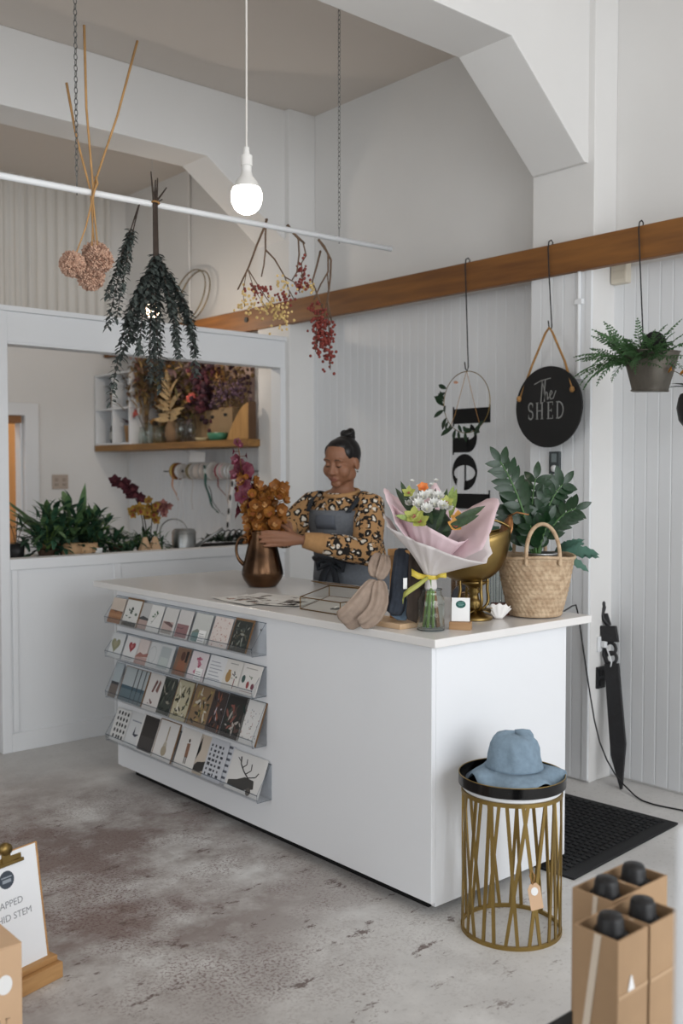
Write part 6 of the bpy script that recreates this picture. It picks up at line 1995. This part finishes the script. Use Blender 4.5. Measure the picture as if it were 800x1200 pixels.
def bench_plant(label, x, y_, kind, size, seed, potm=KRAFTD, pr=.07, ph=.07):
    global r
    r = random.Random(seed)
    t = thing('potted_fern' if kind == 'fern' else 'potted_plant', label, 'plant', (x, y_, BZ), group='plants on the work bench')
    if kind in ('bush', 'wide'):
        pr, ph, potm = .06, .05, mat('dark_clay_pot', (78, 58, 44), .8)
    MB().lathe([(0, 0), (pr * .75, 0), (pr, ph), (pr * .93, ph), (pr * .88, ph * .9), (0, ph * .85)], 18).build('pot', potm, t, angle=40)
    if kind in ('bush', 'wide'):
        lm = [leaf_mesh('bush_leaf', q_, 1, .3, .7, 5, .2, .9, .06) for q_ in FRN]
        rxy, hh = size * (.62 if kind == 'bush' else .9), size * (.85 if kind == 'bush' else .5)
        for i in range(170):
            a, e = i * 2.39996, R(-4 + 90 * r.random())
            q_ = r.uniform(.45, 1.0)
            p = Vector((rxy * q_ * math.cos(a) * math.cos(e), rxy * q_ * math.sin(a) * math.cos(e), ph * .6 + hh * q_ * math.sin(e)))
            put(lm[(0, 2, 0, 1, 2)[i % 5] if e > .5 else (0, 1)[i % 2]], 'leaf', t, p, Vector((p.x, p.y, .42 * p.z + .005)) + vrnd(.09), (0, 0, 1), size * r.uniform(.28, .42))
        for i in range(9):
            a = i * .7
            MB().tube(bez((0, 0, ph * .8), (rxy * .2 * math.cos(a), rxy * .2 * math.sin(a), hh * .7), (rxy * .6 * math.cos(a), rxy * .6 * math.sin(a), hh * .8), 5), .003, 4).build('stem', STEMG, t)
    elif kind == 'fern':
        for i in range(17):
            a = i * 2.4
            e = .25 + .9 * ((i * 7) % 10) / 10
            fern_frond(t, (.02 * math.cos(a), .02 * math.sin(a), ph * .9), (math.cos(a), math.sin(a), e), (0, 0, 1), size * r.uniform(.75, 1.1), size * .2, .9, FRN[i % 2], 16)
    else:
        lm = leaf_mesh('strap_leaf', FRN[2] if kind == 'light' else FRN[0 if kind == 'broad' else 1], 1, .17 if kind == 'light' else .26, .5 if kind == 'light' else .8, 7, .2, .9, .1)
        for i in range(24):
            a = i * 2.4
            e = .3 + 1.5 * ((i * 7) % 10) / 10
            put(lm, 'leaf', t, (.02 * math.cos(a), .02 * math.sin(a), ph * .9), (math.cos(a), math.sin(a), e), (0, 0, 1), size * r.uniform(.7, 1.1))
    return t


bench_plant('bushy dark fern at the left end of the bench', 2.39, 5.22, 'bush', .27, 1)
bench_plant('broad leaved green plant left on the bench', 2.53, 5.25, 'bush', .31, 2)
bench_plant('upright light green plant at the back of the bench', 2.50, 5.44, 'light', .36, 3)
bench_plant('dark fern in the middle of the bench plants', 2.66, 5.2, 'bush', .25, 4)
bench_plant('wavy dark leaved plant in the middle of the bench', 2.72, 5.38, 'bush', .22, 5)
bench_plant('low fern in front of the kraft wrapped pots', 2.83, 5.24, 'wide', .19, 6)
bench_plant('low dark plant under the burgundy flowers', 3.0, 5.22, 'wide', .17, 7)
TALL = leaf_mesh('tall_leaf', FRN[2], 1, .16, .1, 7, .25, .9)
put(TALL, 'leaf', bench_plant('single tall blade plant rising above the ferns', 2.62, 5.32, 'dark', .2, 8), (0, 0, .06), (.12, 0, 1), (-1, -1, 0), .36)
for x, y_, a, lb in ((2.49, 5.13, .3, 'rounded brown kraft wrap at the foot of ferns'), (2.57, 5.11, -.4, 'small brown kraft wrap beside the white tag')):
    t = thing('kraft_wrap', lb, 'pot', (x, y_, BZ), a, 'kraft wraps on the bench')
    MB().lathe([(0, 0), (.05, 0), (.062, .05), (.056, .085), (.05, .08), (0, .05)], 14).build('wrap', KRAFT, t, smooth=True)
    MB().tube([(.0575 * math.cos(2 * PI * i / 16), .0575 * math.sin(2 * PI * i / 16), .05) for i in range(16)], .003, 5, closed=True).build('string', ROPE, t)
t = thing('plant_tag', 'small white plant tag standing by the bench ferns', 'tag', (2.615, 5.06, BZ))
MB().box(-.022, .022, -.001, .001, 0, .055).build('card', PAPER, t)
MB().box(-.003, .003, .001, .003, 0, .06).build('stake', WOOD, t)
ORB = flower_mesh('burgundy_orchid', [dm('burgundy_petal', (70, 26, 36)), dm('dark_lip', (96, 44, 50))], 5, .042, .036, .35, .6)
ORO = flower_mesh('ochre_orchid', [dm('ochre_petal', (160, 126, 56)), dm('rust_lip', (140, 70, 50))], 5, .036, .03, .35, .6)
ORP = flower_mesh('dusty_pink_orchid', [dm('dusty_pink_petal', (160, 112, 104)), dm('dusty_lip', (120, 66, 70))], 5, .034, .026, .35, .6)
for nm, fl, base, tip, bend, n_, lb in (('b', ORB, (3.0, 5.22, BZ), (2.79, 5.2, 1.36), (2.98, 5.2, 1.36), 12, 'dark burgundy orchid spray arching left over the ferns'),
                                        ('o', ORO, (3.0, 5.20, BZ), (2.86, 5.12, 1.17), (2.97, 5.15, 1.3), 8, 'ochre yellow orchid spray below the burgundy one'),
                                        ('o2', ORO, (3.03, 5.25, BZ), (3.03, 5.2, 1.25), (3.05, 5.2, 1.15), 7, 'short ochre orchid spray standing upright'),
                                        ('p', ORP, (3.06, 5.22, BZ), (3.14, 5.2, 1.22), (3.08, 5.2, 1.24), 8, 'dusty pink orchid spray leaning right')):
    t = thing('bench_orchid', lb, 'flower', base, group='orchid sprays on the bench')
    P = [p - Vector(base) for p in bez(base, bend, tip, 12)]
    MB().tube(P, .003, 5).build('stem', EUS, t)
    for i in range(n_):
        q_ = .5 + .5 * (i + .5) / n_
        k = min(11, int(q_ * 12))
        p = P[k].lerp(P[k + 1], q_ * 12 - k)
        a = i * 2.4
        put(fl, 'flower', t, p + Vector((.02 * math.cos(a), .02 * math.sin(a), .012)), (-.5 + .5 * math.cos(a), -.6, .6 * math.sin(a)), (0, 0, 1), random.uniform(.85, 1.15))
for x, y_, lb in ((2.93, 5.1, 'folded kraft paper cone beside the orchids, left'), (2.99, 5.09, 'folded kraft paper cone beside the orchids, right')):
    t = thing('paper_cone', lb, 'paper', (x, y_, BZ), group='kraft paper cones')
    MB().lathe([(.05, 0), (.03, .05), (.012, .1)], 7, cap=False).build('cone', mat('tan_kraft', (206, 172, 138)), t, solid=.001)
wc = thing('watering_can', 'small galvanised watering can with round handle and long spout', 'can', (3.23, 5.16, BZ))
MB().lathe([(0, 0), (.072, 0), (.072, .12), (.06, .135), (.056, .13), (0, .125)], 24).build('body', STEEL, wc, angle=40)
for z in (.01, .11):
    MB().ring((0, 0, z), .0725, .003, (0, 0, 1), 24, 6).build('hoop_bead', STEEL, wc)
MB().ring((-.06 * FR.x, -.06 * FR.y, .11), .085, .005, FA, 26, 6, u=FR, v=(0, 0, 1)).build('handle', STEEL, wc, smooth=True)
MB().tube([FR * .06 + Vector((0, 0, .02)), FR * .15 + Vector((0, 0, .08)), FR * .235 + Vector((0, 0, .14))], [.014, .01, .008], 10).build('spout', STEEL, wc, smooth=True)
st_ = thing('seedling_tray', 'dark tray of low seedlings at the right of the bench', 'tray', (3.56, 5.13, BZ))
MB().box(-.17, .19, -.08, .1, 0, .035).build('tray', BLACKM, st_, bevel=.004)
m = MB()
for i in range(180):
    p = Vector((random.uniform(-.17, .19), random.uniform(-.08, .1), .04 + random.uniform(0, .03)))
    m.leaf(p, (random.uniform(-1, 1), random.uniform(-1, 1), random.uniform(.1, 1)), (0, 0, 1), .05, .022, .6, 3, .2)
m.build('seedlings', DKL, st_)['kind'] = 'stuff'
for i in range(7):
    x = -.1 + .042 * i
    MB().tube([(x + .028 * math.cos(a) + .02 * math.sin(a), -.02, .085 + .035 * math.sin(a)) for a in [2 * PI * k / 12 for k in range(12)]], .0038, 5, closed=True).build('wire_loop', BLACK, st_, smooth=True)
# dim shapes by the doorway
bs = thing('dark_chair', 'dark chair half seen beyond the doorway', 'chair', (3.02, 7.75, 0))
MB().box(-.2, .3, -.2, .25, .42, .47).build('seat', BLACKM, bs, bevel=.01)
MB().box(-.2, .3, .22, .26, .47, .85).build('backrest', BLACKM, bs, bevel=.02)
for x in (-.18, .26):
    for y_ in (-.18, .22):
        MB().box(x, x + .035, y_, y_ + .035, 0, .42).build('leg', BLACKM, bs)
hb = thing('hall_cabinet', 'brown wooden cabinet low in the orange hall', 'cabinet', (3.1, 8.2, 0))
MB().box(-.5, .6, -.2, .25, .0, .78).build('body', mat('hall_cabinet_wood', (150, 96, 52), .6), hb, bevel=.004)
MB().box(-.52, .62, -.22, .27, .78, .81).build('top', mat('dark_oak_edge', (84, 58, 36)), hb, bevel=.004)
for k in (0, 1):
    d_ = MB().box(-.48 + .53 * k, .03 + .53 * k, -.215, -.2, .05, .74).build('door', mat('hall_cabinet_wood', (150, 96, 52)), hb, bevel=.003)
    MB().ball((-.02 + .12 * k, -.225, .42), .015, 8, 6).build('knob', BRASS, d_)
tw = thing('dark_twigs', 'thin dark arching twigs left of the bench ferns', 'branch', (2.20, 5.2, BZ))
MB().lathe([(0, 0), (.04, 0), (.045, .09), (.038, .09), (0, .06)], 14).build('jar', BLACK, tw, smooth=True)
for k, (dx, dz) in enumerate(((.1, .2), (.02, .24), (-.08, .2), (.14, .12))):
    MB().tube(bez((0, 0, .05), (dx * .3, 0, dz * 1.3), (dx, -.02, dz), 8), .002, 4).build('twig', EUS, tw)
    for j in range(3):
        put(WL, 'leaf', tw, (dx * (.6 + .2 * j), -.01, dz * (1.0 - .05 * j)), (dx * 5, -.2, -.5), (0, 0, 1), .045)
# ================================================================== the florist
from mathutils.bvhtree import BVHTree
SKIN = mat('warm_brown_skin', (140, 98, 74), .5, var=.05, scale=14, sss=.08)
HAIR = mat('black_hair', (18, 16, 16), .38, var=.2, scale=30, stretch=(12, 1, 1), bump=.15)
APR = mat('slate_apron_cloth', (110, 115, 122), .9, var=.07, scale=90, bump=.1, bscale=300)
TIE = mat('dark_apron_tie', (44, 48, 54), .85, var=.08, scale=60)
TAN = mat('tan_knit', (176, 136, 92), .95, var=.06, scale=60, bump=.2, bscale=220)


def leopard():
    m = mat('leopard_knit', (178, 138, 94), .95)
    nt = m.node_tree
    b = nt.nodes['Principled BSDF']
    tc = nt.nodes.new('ShaderNodeTexCoord')
    nz = nt.nodes.new('ShaderNodeTexNoise')
    nz.inputs['Scale'].default_value = 26
    mixv = nt.nodes.new('ShaderNodeMix')
    mixv.data_type = 'VECTOR'
    mixv.inputs[0].default_value = .035
    nt.links.new(tc.outputs['Object'], mixv.inputs[4])
    nt.links.new(tc.outputs['Object'], nz.inputs[0])
    nt.links.new(nz.outputs['Color'], mixv.inputs[5])
    vo = nt.nodes.new('ShaderNodeTexVoronoi')
    vo.inputs['Scale'].default_value = 29
    nt.links.new(mixv.outputs[1], vo.inputs['Vector'])
    rp = nt.nodes.new('ShaderNodeValToRGB')
    cr = rp.color_ramp
    cr.interpolation = 'CONSTANT'
    vo.inputs['Randomness'].default_value = .75
    cr.elements[0].color = (*lin((226, 220, 208)), 1)
    cr.elements[1].position = .29
    cr.elements[1].color = (*lin((34, 30, 28)), 1)
    e = cr.elements.new(.56)
    e.color = (*lin((178, 138, 94)), 1)
    nt.links.new(vo.outputs['Distance'], rp.inputs[0])
    # gaps in the dark rings
    n2 = nt.nodes.new('ShaderNodeTexNoise')
    n2.inputs['Scale'].default_value = 42
    nt.links.new(tc.outputs['Object'], n2.inputs[0])
    gt = nt.nodes.new('ShaderNodeMath')
    gt.operation = 'GREATER_THAN'
    gt.inputs[1].default_value = .585
    nt.links.new(n2.outputs[0], gt.inputs[0])
    mx = nt.nodes.new('ShaderNodeMix')
    mx.data_type = 'RGBA'
    nt.links.new(gt.outputs[0], mx.inputs[0])
    nt.links.new(rp.outputs[0], mx.inputs[6])
    mx.inputs[7].default_value = (*lin((178, 138, 94)), 1)
    nt.links.new(mx.outputs[2], b.inputs['Base Color'])
    bn = nt.nodes.new('ShaderNodeBump')
    bn.inputs['Strength'].default_value = .2
    bn.inputs['Distance'].default_value = .004
    n3 = nt.nodes.new('ShaderNodeTexNoise')
    n3.inputs['Scale'].default_value = 260
    nt.links.new(tc.outputs['Object'], n3.inputs[0])
    nt.links.new(n3.outputs[0], bn.inputs['Height'])
    nt.links.new(bn.outputs[0], b.inputs['Normal'])
    return m


LEO = leopard()
PO = (3.255, 3.667, 0)
ps = thing('person', 'woman with black hair bun in leopard jumper and slate apron arranging orchids', 'person', PO, R(-75))


def loft(m, rings, seg=28, a0=0, a1=360, cap=True):
    full = abs(a1 - a0 - 360) < 1e-6
    n = seg if full else seg + 1
    V, F = [], []
    for cx, cy, cz, rx, ry in rings:
        for k in range(n):
            a = R(a0 + (a1 - a0) * k / seg)
            V.append((cx + rx * math.cos(a), cy + ry * math.sin(a), cz))
    for i in range(len(rings) - 1):
        for k in range(seg):
            k2 = (k + 1) % n
            F.append((i * n + k, i * n + k2, (i + 1) * n + k2, (i + 1) * n + k))
    if cap and full:
        F.append(tuple(range(n - 1, -1, -1)))
        F.append(tuple((len(rings) - 1) * n + k for k in range(n)))
    return m.add(V, F)


def fused(m, name, material, voxel, it=4, fac=.5, parent=None):
    o = m.build(name, material)
    k = o.modifiers.new('r', 'REMESH')
    k.mode, k.voxel_size, k.use_smooth_shade = 'VOXEL', voxel, True
    k = o.modifiers.new('s', 'SMOOTH')
    k.factor, k.iterations = fac, it
    dg = bpy.context.evaluated_depsgraph_get()
    dg.update()
    me = bpy.data.meshes.new_from_object(o.evaluated_get(dg))
    o.modifiers.clear()
    o.data = me
    me.materials.clear()
    me.materials.append(material)
    me.polygons.foreach_set('use_smooth', [True] * len(me.polygons))
    if parent:
        o.parent = parent
    return o


JL = Vector((-.142, -.52, 0))
FRl, FAl = Vector((.83, .558, 0)), Vector((-.558, .83, 0))
jl = lambda fr, fa, z: JL + FRl * fr + FAl * fa + Vector((0, 0, z))
SHL, ELL, WRL = Vector((.165, -.08, 1.27)), Vector((.235, -.225, 1.06)), jl(.19, -.03, 1.118)
SHR, ELR, WRR = Vector((-.165, -.08, 1.27)), Vector((-.262, -.2, 1.12)), jl(.115, .09, 1.175)
HC = Vector((.022, -.112, 1.478))
HM = Matrix.Rotation(R(1), 3, 'Z') @ Matrix.Rotation(R(13), 3, 'X') @ Matrix.Rotation(R(3), 3, 'Y')
hp_ = lambda x, y_, z: HC + HM @ Vector((x, y_, z))

TORSO = [(0, .03, .80, .17, .13), (0, .025, .90, .178, .135), (0, .01, 1.0, .16, .125), (0, -.02, 1.10, .16, .125), (0, -.05, 1.18, .165, .128), (0, -.065, 1.24, .165, .11), (0, -.07, 1.285, .14, .085), (0, -.072, 1.318, .085, .066), (0, -.074, 1.345, .058, .058)]
m = MB()
loft(m, TORSO)
m.tube([(0, -.07, 1.30), (.006, -.078, 1.36), (.014, -.088, 1.42)], [.062, .052, .054], 16)
# head
m.ball(hp_(0, .012, .022), (.0735, .094, .092), 24, 16, HM)
m.ball(hp_(0, -.03, -.04), (.064, .06, .066), 20, 12, HM)
m.ball(hp_(0, -.026, .034), (.067, .06, .07), 20, 12, HM)
m.ball(hp_(0, -.068, -.092), (.028, .02, .02), 12, 8, HM)
for s_ in (-1, 1):
    m.ball(hp_(.038 * s_, -.054, -.032), (.034, .031, .036), 12, 8, HM)
    m.ball(hp_(.051 * s_, -.012, -.058), (.022, .042, .032), 12, 8, HM)
    m.ball(hp_(.03 * s_, -.074, .024), (.026, .014, .011), 12, 8, HM)
    m.ball(hp_(.031 * s_, -.072, .0), (.0165, .0145, .0125), 12, 8, HM)
    m.ball(hp_(.0125 * s_, -.094, -.037), (.0095, .011, .009), 10, 8, HM)
    m.ball(hp_(.076 * s_, .012, -.012), (.009, .021, .031), 12, 8, HM @ Matrix.Rotation(R(12), 3, 'X'))
m.tube([hp_(0, -.08, .012), hp_(0, -.09, -.012), hp_(0, -.101, -.034)], [.0095, .0105, .0125], 10)
m.ball(hp_(0, -.101, -.036), (.0125, .0125, .011), 10, 8, HM)
m.ball(hp_(0, -.083, -.067), (.027, .012, .0135), 14, 8, HM)
# arms and hands
for S_, E_, W_r in ((SHL, ELL, WRL), (SHR, ELR, WRR)):
    m.tube([S_, S_.lerp(E_, .5), E_, E_.lerp(W_r, .35), W_r], [.055, .047, .042, .04, .028], 14)


def hand(m, W_, knuckles, fingers, thumb):
    # palm: rounded slab from the wrist to the knuckles
    for k in knuckles:
        m.tube([W_, W_.lerp(k, .5), k], [.02, .0155, .0115], 10)
    for i in range(3):
        m.tube([W_.lerp(knuckles[i], .5), W_.lerp(knuckles[i + 1], .55), knuckles[i + 1]], .012, 8)
    for k, P, rr_ in zip(knuckles, fingers, (.0085, .009, .0086, .0076)):
        m.tube([k] + P, [rr_ * 1.18, rr_ * 1.08, rr_, rr_ * .82][:len(P) + 1], 10)
        m.ball(P[-1], rr_ * .86, 8, 6)
    m.tube(thumb, [.015, .0125, .0105, .0085], 10)
    m.ball(thumb[-1], .0085, 8, 6)


kn = [jl(.097, -.062, 1.152), jl(.094, -.068, 1.135), jl(.094, -.068, 1.116), jl(.098, -.062, 1.099)]
hand(m, WRL, kn, [[jl(.056, -.073, 1.157), jl(.026, -.0725, 1.158), jl(.002, -.069, 1.156)], [jl(.05, -.078, 1.137), jl(.018, -.0765, 1.137), jl(-.01, -.071, 1.134)],
                  [jl(.052, -.079, 1.116), jl(.022, -.0785, 1.115), jl(-.004, -.074, 1.113)], [jl(.06, -.074, 1.097), jl(.034, -.077, 1.096), jl(.013, -.0775, 1.095)]],
     [WRL.lerp(kn[0], .3), jl(.125, -.03, 1.16), jl(.1, -.012, 1.178), jl(.078, -.004, 1.186)])
kn = [jl(.07, .085, 1.185), jl(.068, .09, 1.168), jl(.068, .09, 1.15), jl(.072, .085, 1.133)]
hand(m, WRR, kn, [[jl(.04, .088, 1.19), jl(.014, .084, 1.19), jl(-.004, .076, 1.188)], [jl(.036, .09, 1.168), jl(.008, .086, 1.167), jl(-.014, .077, 1.165)], [jl(.036, .09, 1.148), jl(.01, .087, 1.146), jl(-.01, .079, 1.144)],
                  [jl(.042, .088, 1.13), jl(.02, .088, 1.127), jl(.004, .083, 1.125)]], [WRR.lerp(kn[0], .3), jl(.095, .06, 1.2), jl(.08, .04, 1.205), jl(.066, .024, 1.2)])
# legs and feet
for s_ in (-1, 1):
    m.tube([(.09 * s_, .03, .86), (.095 * s_, .025, .66), (.09 * s_, .01, .47), (.09 * s_, .03, .28), (.09 * s_, .03, .09)], [.1, .085, .06, .055, .04], 16)
    m.tube([(.09 * s_, .05, .05), (.095 * s_, -.03, .045), (.1 * s_, -.13, .03)], [.038, .036, .025], 12)
body = fused(m, 'body', SKIN, .0046, 3, .45, ps)
bvh = BVHTree.FromPolygons([v.co.copy() for v in body.data.vertices], [tuple(p.vertices) for p in body.data.polygons])


def on_face(x, z, out=.001):
    o_, d_ = hp_(x, -.3, z), HM @ Vector((0, 1, 0))
    h = bvh.ray_cast(o_, d_)
    return (h[0] if h[0] else hp_(x, -.09, z)) - d_ * out


LIPM = mat('rose_brown_lips', (142, 84, 76), .45)
for s_ in (-1, 1):
    MB().tube([on_face(s_ * x, z) for x, z in ((.013, .021), (.024, .0265), (.036, .027), (.047, .021))], [.002, .0034, .0032, .0014], 6, squash=.6).build('eyebrow', HAIR, ps, smooth=True)
    MB().tube([on_face(s_ * x, z, .0006) for x, z in ((.0165, -.0035), (.023, -.0072), (.031, -.0085), (.039, -.0065), (.0455, -.0015))], [.0011, .0021, .0025, .0023, .0011], 6).build('eyelashes', HAIR, ps, smooth=True)
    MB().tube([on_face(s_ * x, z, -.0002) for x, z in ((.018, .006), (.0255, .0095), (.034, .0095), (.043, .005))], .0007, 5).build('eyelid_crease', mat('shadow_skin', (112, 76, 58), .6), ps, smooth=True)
    MB().ball(on_face(s_ * .0065, -.0455, -.0005), (.003, .002, .0018), 6, 4).build('nostril', mat('dark_nostril', (60, 38, 32), .7), ps)
MB().tube([on_face(x, z, .0002) for x, z in ((-.023, -.0665), (-.012, -.0615), (-.004, -.0605), (0, -.062), (.004, -.0605), (.012, -.0615), (.023, -.0665))], [.0012, .0032, .0038, .0034, .0038, .0032, .0012], 8, squash=.6).build('upper_lip', LIPM, ps, smooth=True)
MB().tube([on_face(x, z, .0002) for x, z in ((-.021, -.069), (-.01, -.0725), (0, -.0738), (.01, -.0725), (.021, -.069))], [.0012, .0042, .005, .0042, .0012], 8, squash=.6).build('lower_lip', LIPM, ps, smooth=True)
MB().tube([on_face(x, z, .0022) for x, z in ((-.023, -.067), (-.01, -.0665), (0, -.0672), (.01, -.0665), (.023, -.067))], [.0005, .0008, .0009, .0008, .0005], 5).build('mouth_line', mat('dark_mouth_line', (86, 48, 44), .6), ps)
# hair drawn back into a bun
m = MB()
m.ball(hp_(0, .028, .034), (.0795, .084, .086), 26, 16, HM)
m.ball(hp_(0, -.006, .074), (.062, .062, .041), 22, 12, HM)
for s_ in (-1, 1):
    m.ball(hp_(.05 * s_, -.016, .05), (.0255, .038, .04), 14, 10, HM)
m.ball(hp_(0, .065, .0), (.058, .05, .06), 20, 12, HM)
m.ball(hp_(.0, .07, .108), (.036, .034, .034), 16, 10, HM)
m.ball(hp_(.008, .085, .13), (.022, .022, .018), 12, 8, HM)
hair = fused(m, 'hair', HAIR, .005, 3, .4, ps)
for i in range(3):
    MB().tube([hp_(.028 * math.cos(a), .07 + .028 * math.sin(a), .1 + .012 * i + .006 * math.sin(a * 2 + i)) for a in [2 * PI * k / 14 for k in range(15)]], .009, 7).build('bun_coil', HAIR, ps, smooth=True)
# earring
MB().ball(hp_(.081, .004, -.046), .005, 8, 6).build('earring', STEEL, ps, smooth=True)

# jumper
m = MB()
loft(m, [(0, .02, .93, .19, .148), (0, .012, 1.0, .182, .145), (0, -.02, 1.10, .18, .145), (0, -.05, 1.18, .184, .146), (0, -.066, 1.24, .184, .128), (0, -.072, 1.285, .155, .1), (0, -.075, 1.312, .105, .085), (0, -.08, 1.326, .082, .077)])
for S_, E_, W_r in ((SHL, ELL, WRL), (SHR, ELR, WRR)):
    e2 = E_.lerp(W_r, .38)
    e3 = E_.lerp(W_r, .72)
    m.tube([S_ + Vector((-.05 if S_.x > 0 else .05, 0, .01)), S_, S_.lerp(E_, .35), S_.lerp(E_, .72), E_ + (E_ - (S_ + W_r) * .5) * .06, e2, e3], [.06, .07, .074, .073, .068, .06, .047], 18)
fused(m, 'jumper', LEO, .008, 5, .5, ps)
for E_, W_r in ((ELL, WRL), (ELR, WRR)):
    MB().tube([E_.lerp(W_r, .66), E_.lerp(W_r, .74), E_.lerp(W_r, .9), E_.lerp(W_r, 1.0)], [.046, .0475, .0405, .036], 20).build('cuff', TAN, ps, smooth=True)
m = MB()
m.tube([(.083 * math.cos(a), -.082 + .078 * math.sin(a), 1.326 + .016 * math.sin(a)) for a in [2 * PI * k / 30 for k in range(30)]], .0115, 8, closed=True)
m.build('collar', TAN, ps, smooth=True)

# apron
def shell(rings, a0, a1, seg=30):
    return loft(MB(), rings, seg, a0, a1, False)


OFF = .016
bib = [(0, .012, 1.0, .196, .160), (0, -.02, 1.10, .192, .160), (0, -.05, 1.175, .192, .160), (0, -.066, 1.225, .178, .146), (0, -.07, 1.245, .17, .137)]
shell(bib, 270 - 66, 270 + 66).build('apron_bib', APR, ps, smooth=True, solid=.005)
shell([(0, .05, .42, .235, .2), (0, .045, .6, .228, .195), (0, .035, .78, .218, .185), (0, .025, .90, .21, .175), (0, .014, 1.0, .197, .163)], 270 - 150, 270 + 150, 44).build('apron_skirt', APR, ps, smooth=True, solid=.005)
shell([(0, -.035, 1.155, .2, .17), (0, -.055, 1.19, .198, .166), (0, -.064, 1.222, .185, .154)], 270 - 20, 270 + 14, 12).build('chest_pocket', mat('apron_pocket_cloth', (98, 104, 114), .9), ps, smooth=True, solid=.003)
MB().tube([(.2 * math.cos(R(a)), .012 + .166 * math.sin(R(a)), 1.0 + .004 * math.sin(a)) for a in range(0, 360, 10)], .011, 8, closed=True, squash=1.0).build('apron_tie', TIE, ps, smooth=True)
for s_, P in ((1, [(.115, -.2, 1.238), (.135, -.165, 1.285), (.13, -.09, 1.335), (.1, -.0, 1.325), (.08, .06, 1.24), (0, .115, 1.1)]), (-1, [(-.115, -.2, 1.238), (-.135, -.165, 1.285), (-.13, -.09, 1.335), (-.1, -.0, 1.325), (-.08, .06, 1.24), (0, .115, 1.1)])):
    MB().ribbon(bez(P[0], P[1], P[2], 6) + bez(P[2], P[3], P[4], 6)[1:] + [P[5]], .026, [Vector((1, .25 * s_, 0))] * 14, .002).build('apron_strap', TIE, ps, smooth=True)
kx = Vector((-.0, -.165, .995))
MB().ball(kx, (.026, .018, .02), 12, 8).build('tie_knot', TIE, ps, smooth=True)
for s_ in (-1, 1):
    MB().tube([kx, kx + Vector((.035 * s_, -.018, .012)), kx + Vector((.075 * s_, -.012, -.006)), kx + Vector((.07 * s_, -.012, -.036)), kx + Vector((.03 * s_, -.012, -.018)), kx], [.012, .014, .017, .016, .012, .01], 8, squash=.6).build('tie_loop', TIE, ps, smooth=True)
    MB().ribbon([kx, kx + Vector((.03 * s_, -.022, -.05)), kx + Vector((.05 * s_, -.024, -.12)), kx + Vector((.06 * s_, -.022, -.19))], [.03, .036, .042, .046], (1, -.1 * s_, 0), .003).build('tie_tail', TIE, ps, smooth=True)
# trousers and shoes
TRO = mat('dark_trousers', (40, 42, 48), .9)
for s_ in (-1, 1):
    MB().tube([(.088 * s_, .03, .9), (.097 * s_, .027, .66), (.092 * s_, .012, .47), (.091 * s_, .03, .28), (.091 * s_, .032, .08)], [.105, .097, .078, .07, .06], 18).build('trouser_leg', TRO, ps, smooth=True)
    MB().tube([(.09 * s_, .09, .045), (.09 * s_, .04, .05), (.096 * s_, -.05, .045), (.1 * s_, -.15, .036), (.1 * s_, -.175, .034)], [.03, .045, .044, .034, .018], 14).build('shoe', BLACK, ps, smooth=True)
# ------------------------------------------------------------------ pieces that belong to a part become its sub-parts
NEST = {'greeting_card': {'print': 'sheet', 'price_note': 'sheet'}, 'paper_sheet': {'print': 'sheet'}, 'business_card': {'logo': 'card', 'logo_lettering': 'card'}, 'gift_box': {'hand_hole': 'body', 'lid_edge': 'body'},
        'carton': {'sticker': 'body', 'faint_print': 'body', 'flap': 'body'}, 'black_bottle': {'label_patch': 'bottle'}, 'round_tray': {'gold_rim': 'tray'}, 'sun_hat': {'seam': 'crown'}, 'wall_dimmer': {'display': 'plate', 'dial': 'plate'},
        'power_socket': {'plug': 'plate', 'rocker': 'plate', 'slot': 'plate'}, 'motion_sensor': {'lens': 'case'}, 'swing_tag': {'sticker': 'card'}, 'coal_scuttle': {'rim_bead': 'bowl', 'handle_boss': 'handle'}, 'basket': {'rim_braid': 'weave'},
        'glass_jar': {'base_rim': 'glass', 'mouth_rim': 'glass'}, 'shelf_jar': {'rim': 'glass'}, 'hanging_bucket': {'rolled_rim': 'body', 'back_tab': 'body'}, 'round_sign': {'letter_s': 'board', 'letter_h': 'board', 'letter_e': 'board', 'letter_d': 'board', 'script_the': 'board', 'rope_knot': 'rope'},
        'watering_can': {'hoop_bead': 'body'}, 'spotted_ribbon': {'spots': 'strip'}, 'tape_roll': {'core': 'roll'}, 'pendant_lamp': {'bulb_collar': 'globe'}, 'bouquet': {'ribbon_loop': 'ribbon_band', 'ribbon_tail': 'ribbon_band'},
        'person': {'eyebrow': 'body', 'eyelashes': 'body', 'eyelid_crease': 'body', 'nostril': 'body', 'upper_lip': 'body', 'lower_lip': 'body', 'mouth_line': 'body', 'earring': 'body', 'bun_coil': 'hair', 'cuff': 'jumper', 'collar': 'jumper',
                   'chest_pocket': 'apron_bib', 'apron_strap': 'apron_bib', 'tie_knot': 'apron_tie', 'tie_loop': 'apron_tie', 'tie_tail': 'apron_tie'}}
base_name = lambda o: o.name.rsplit('.', 1)[0] if o.name[-3:].isdigit() and '.' in o.name else o.name
for o in list(sc.objects):
    if o.parent is None and base_name(o) in NEST:
        kids = list(o.children)
        for ch in kids:
            q_ = NEST[base_name(o)].get(base_name(ch))
            host = next((k for k in kids if base_name(k) == q_), None) if q_ else None
            if host:
                ch.parent = host
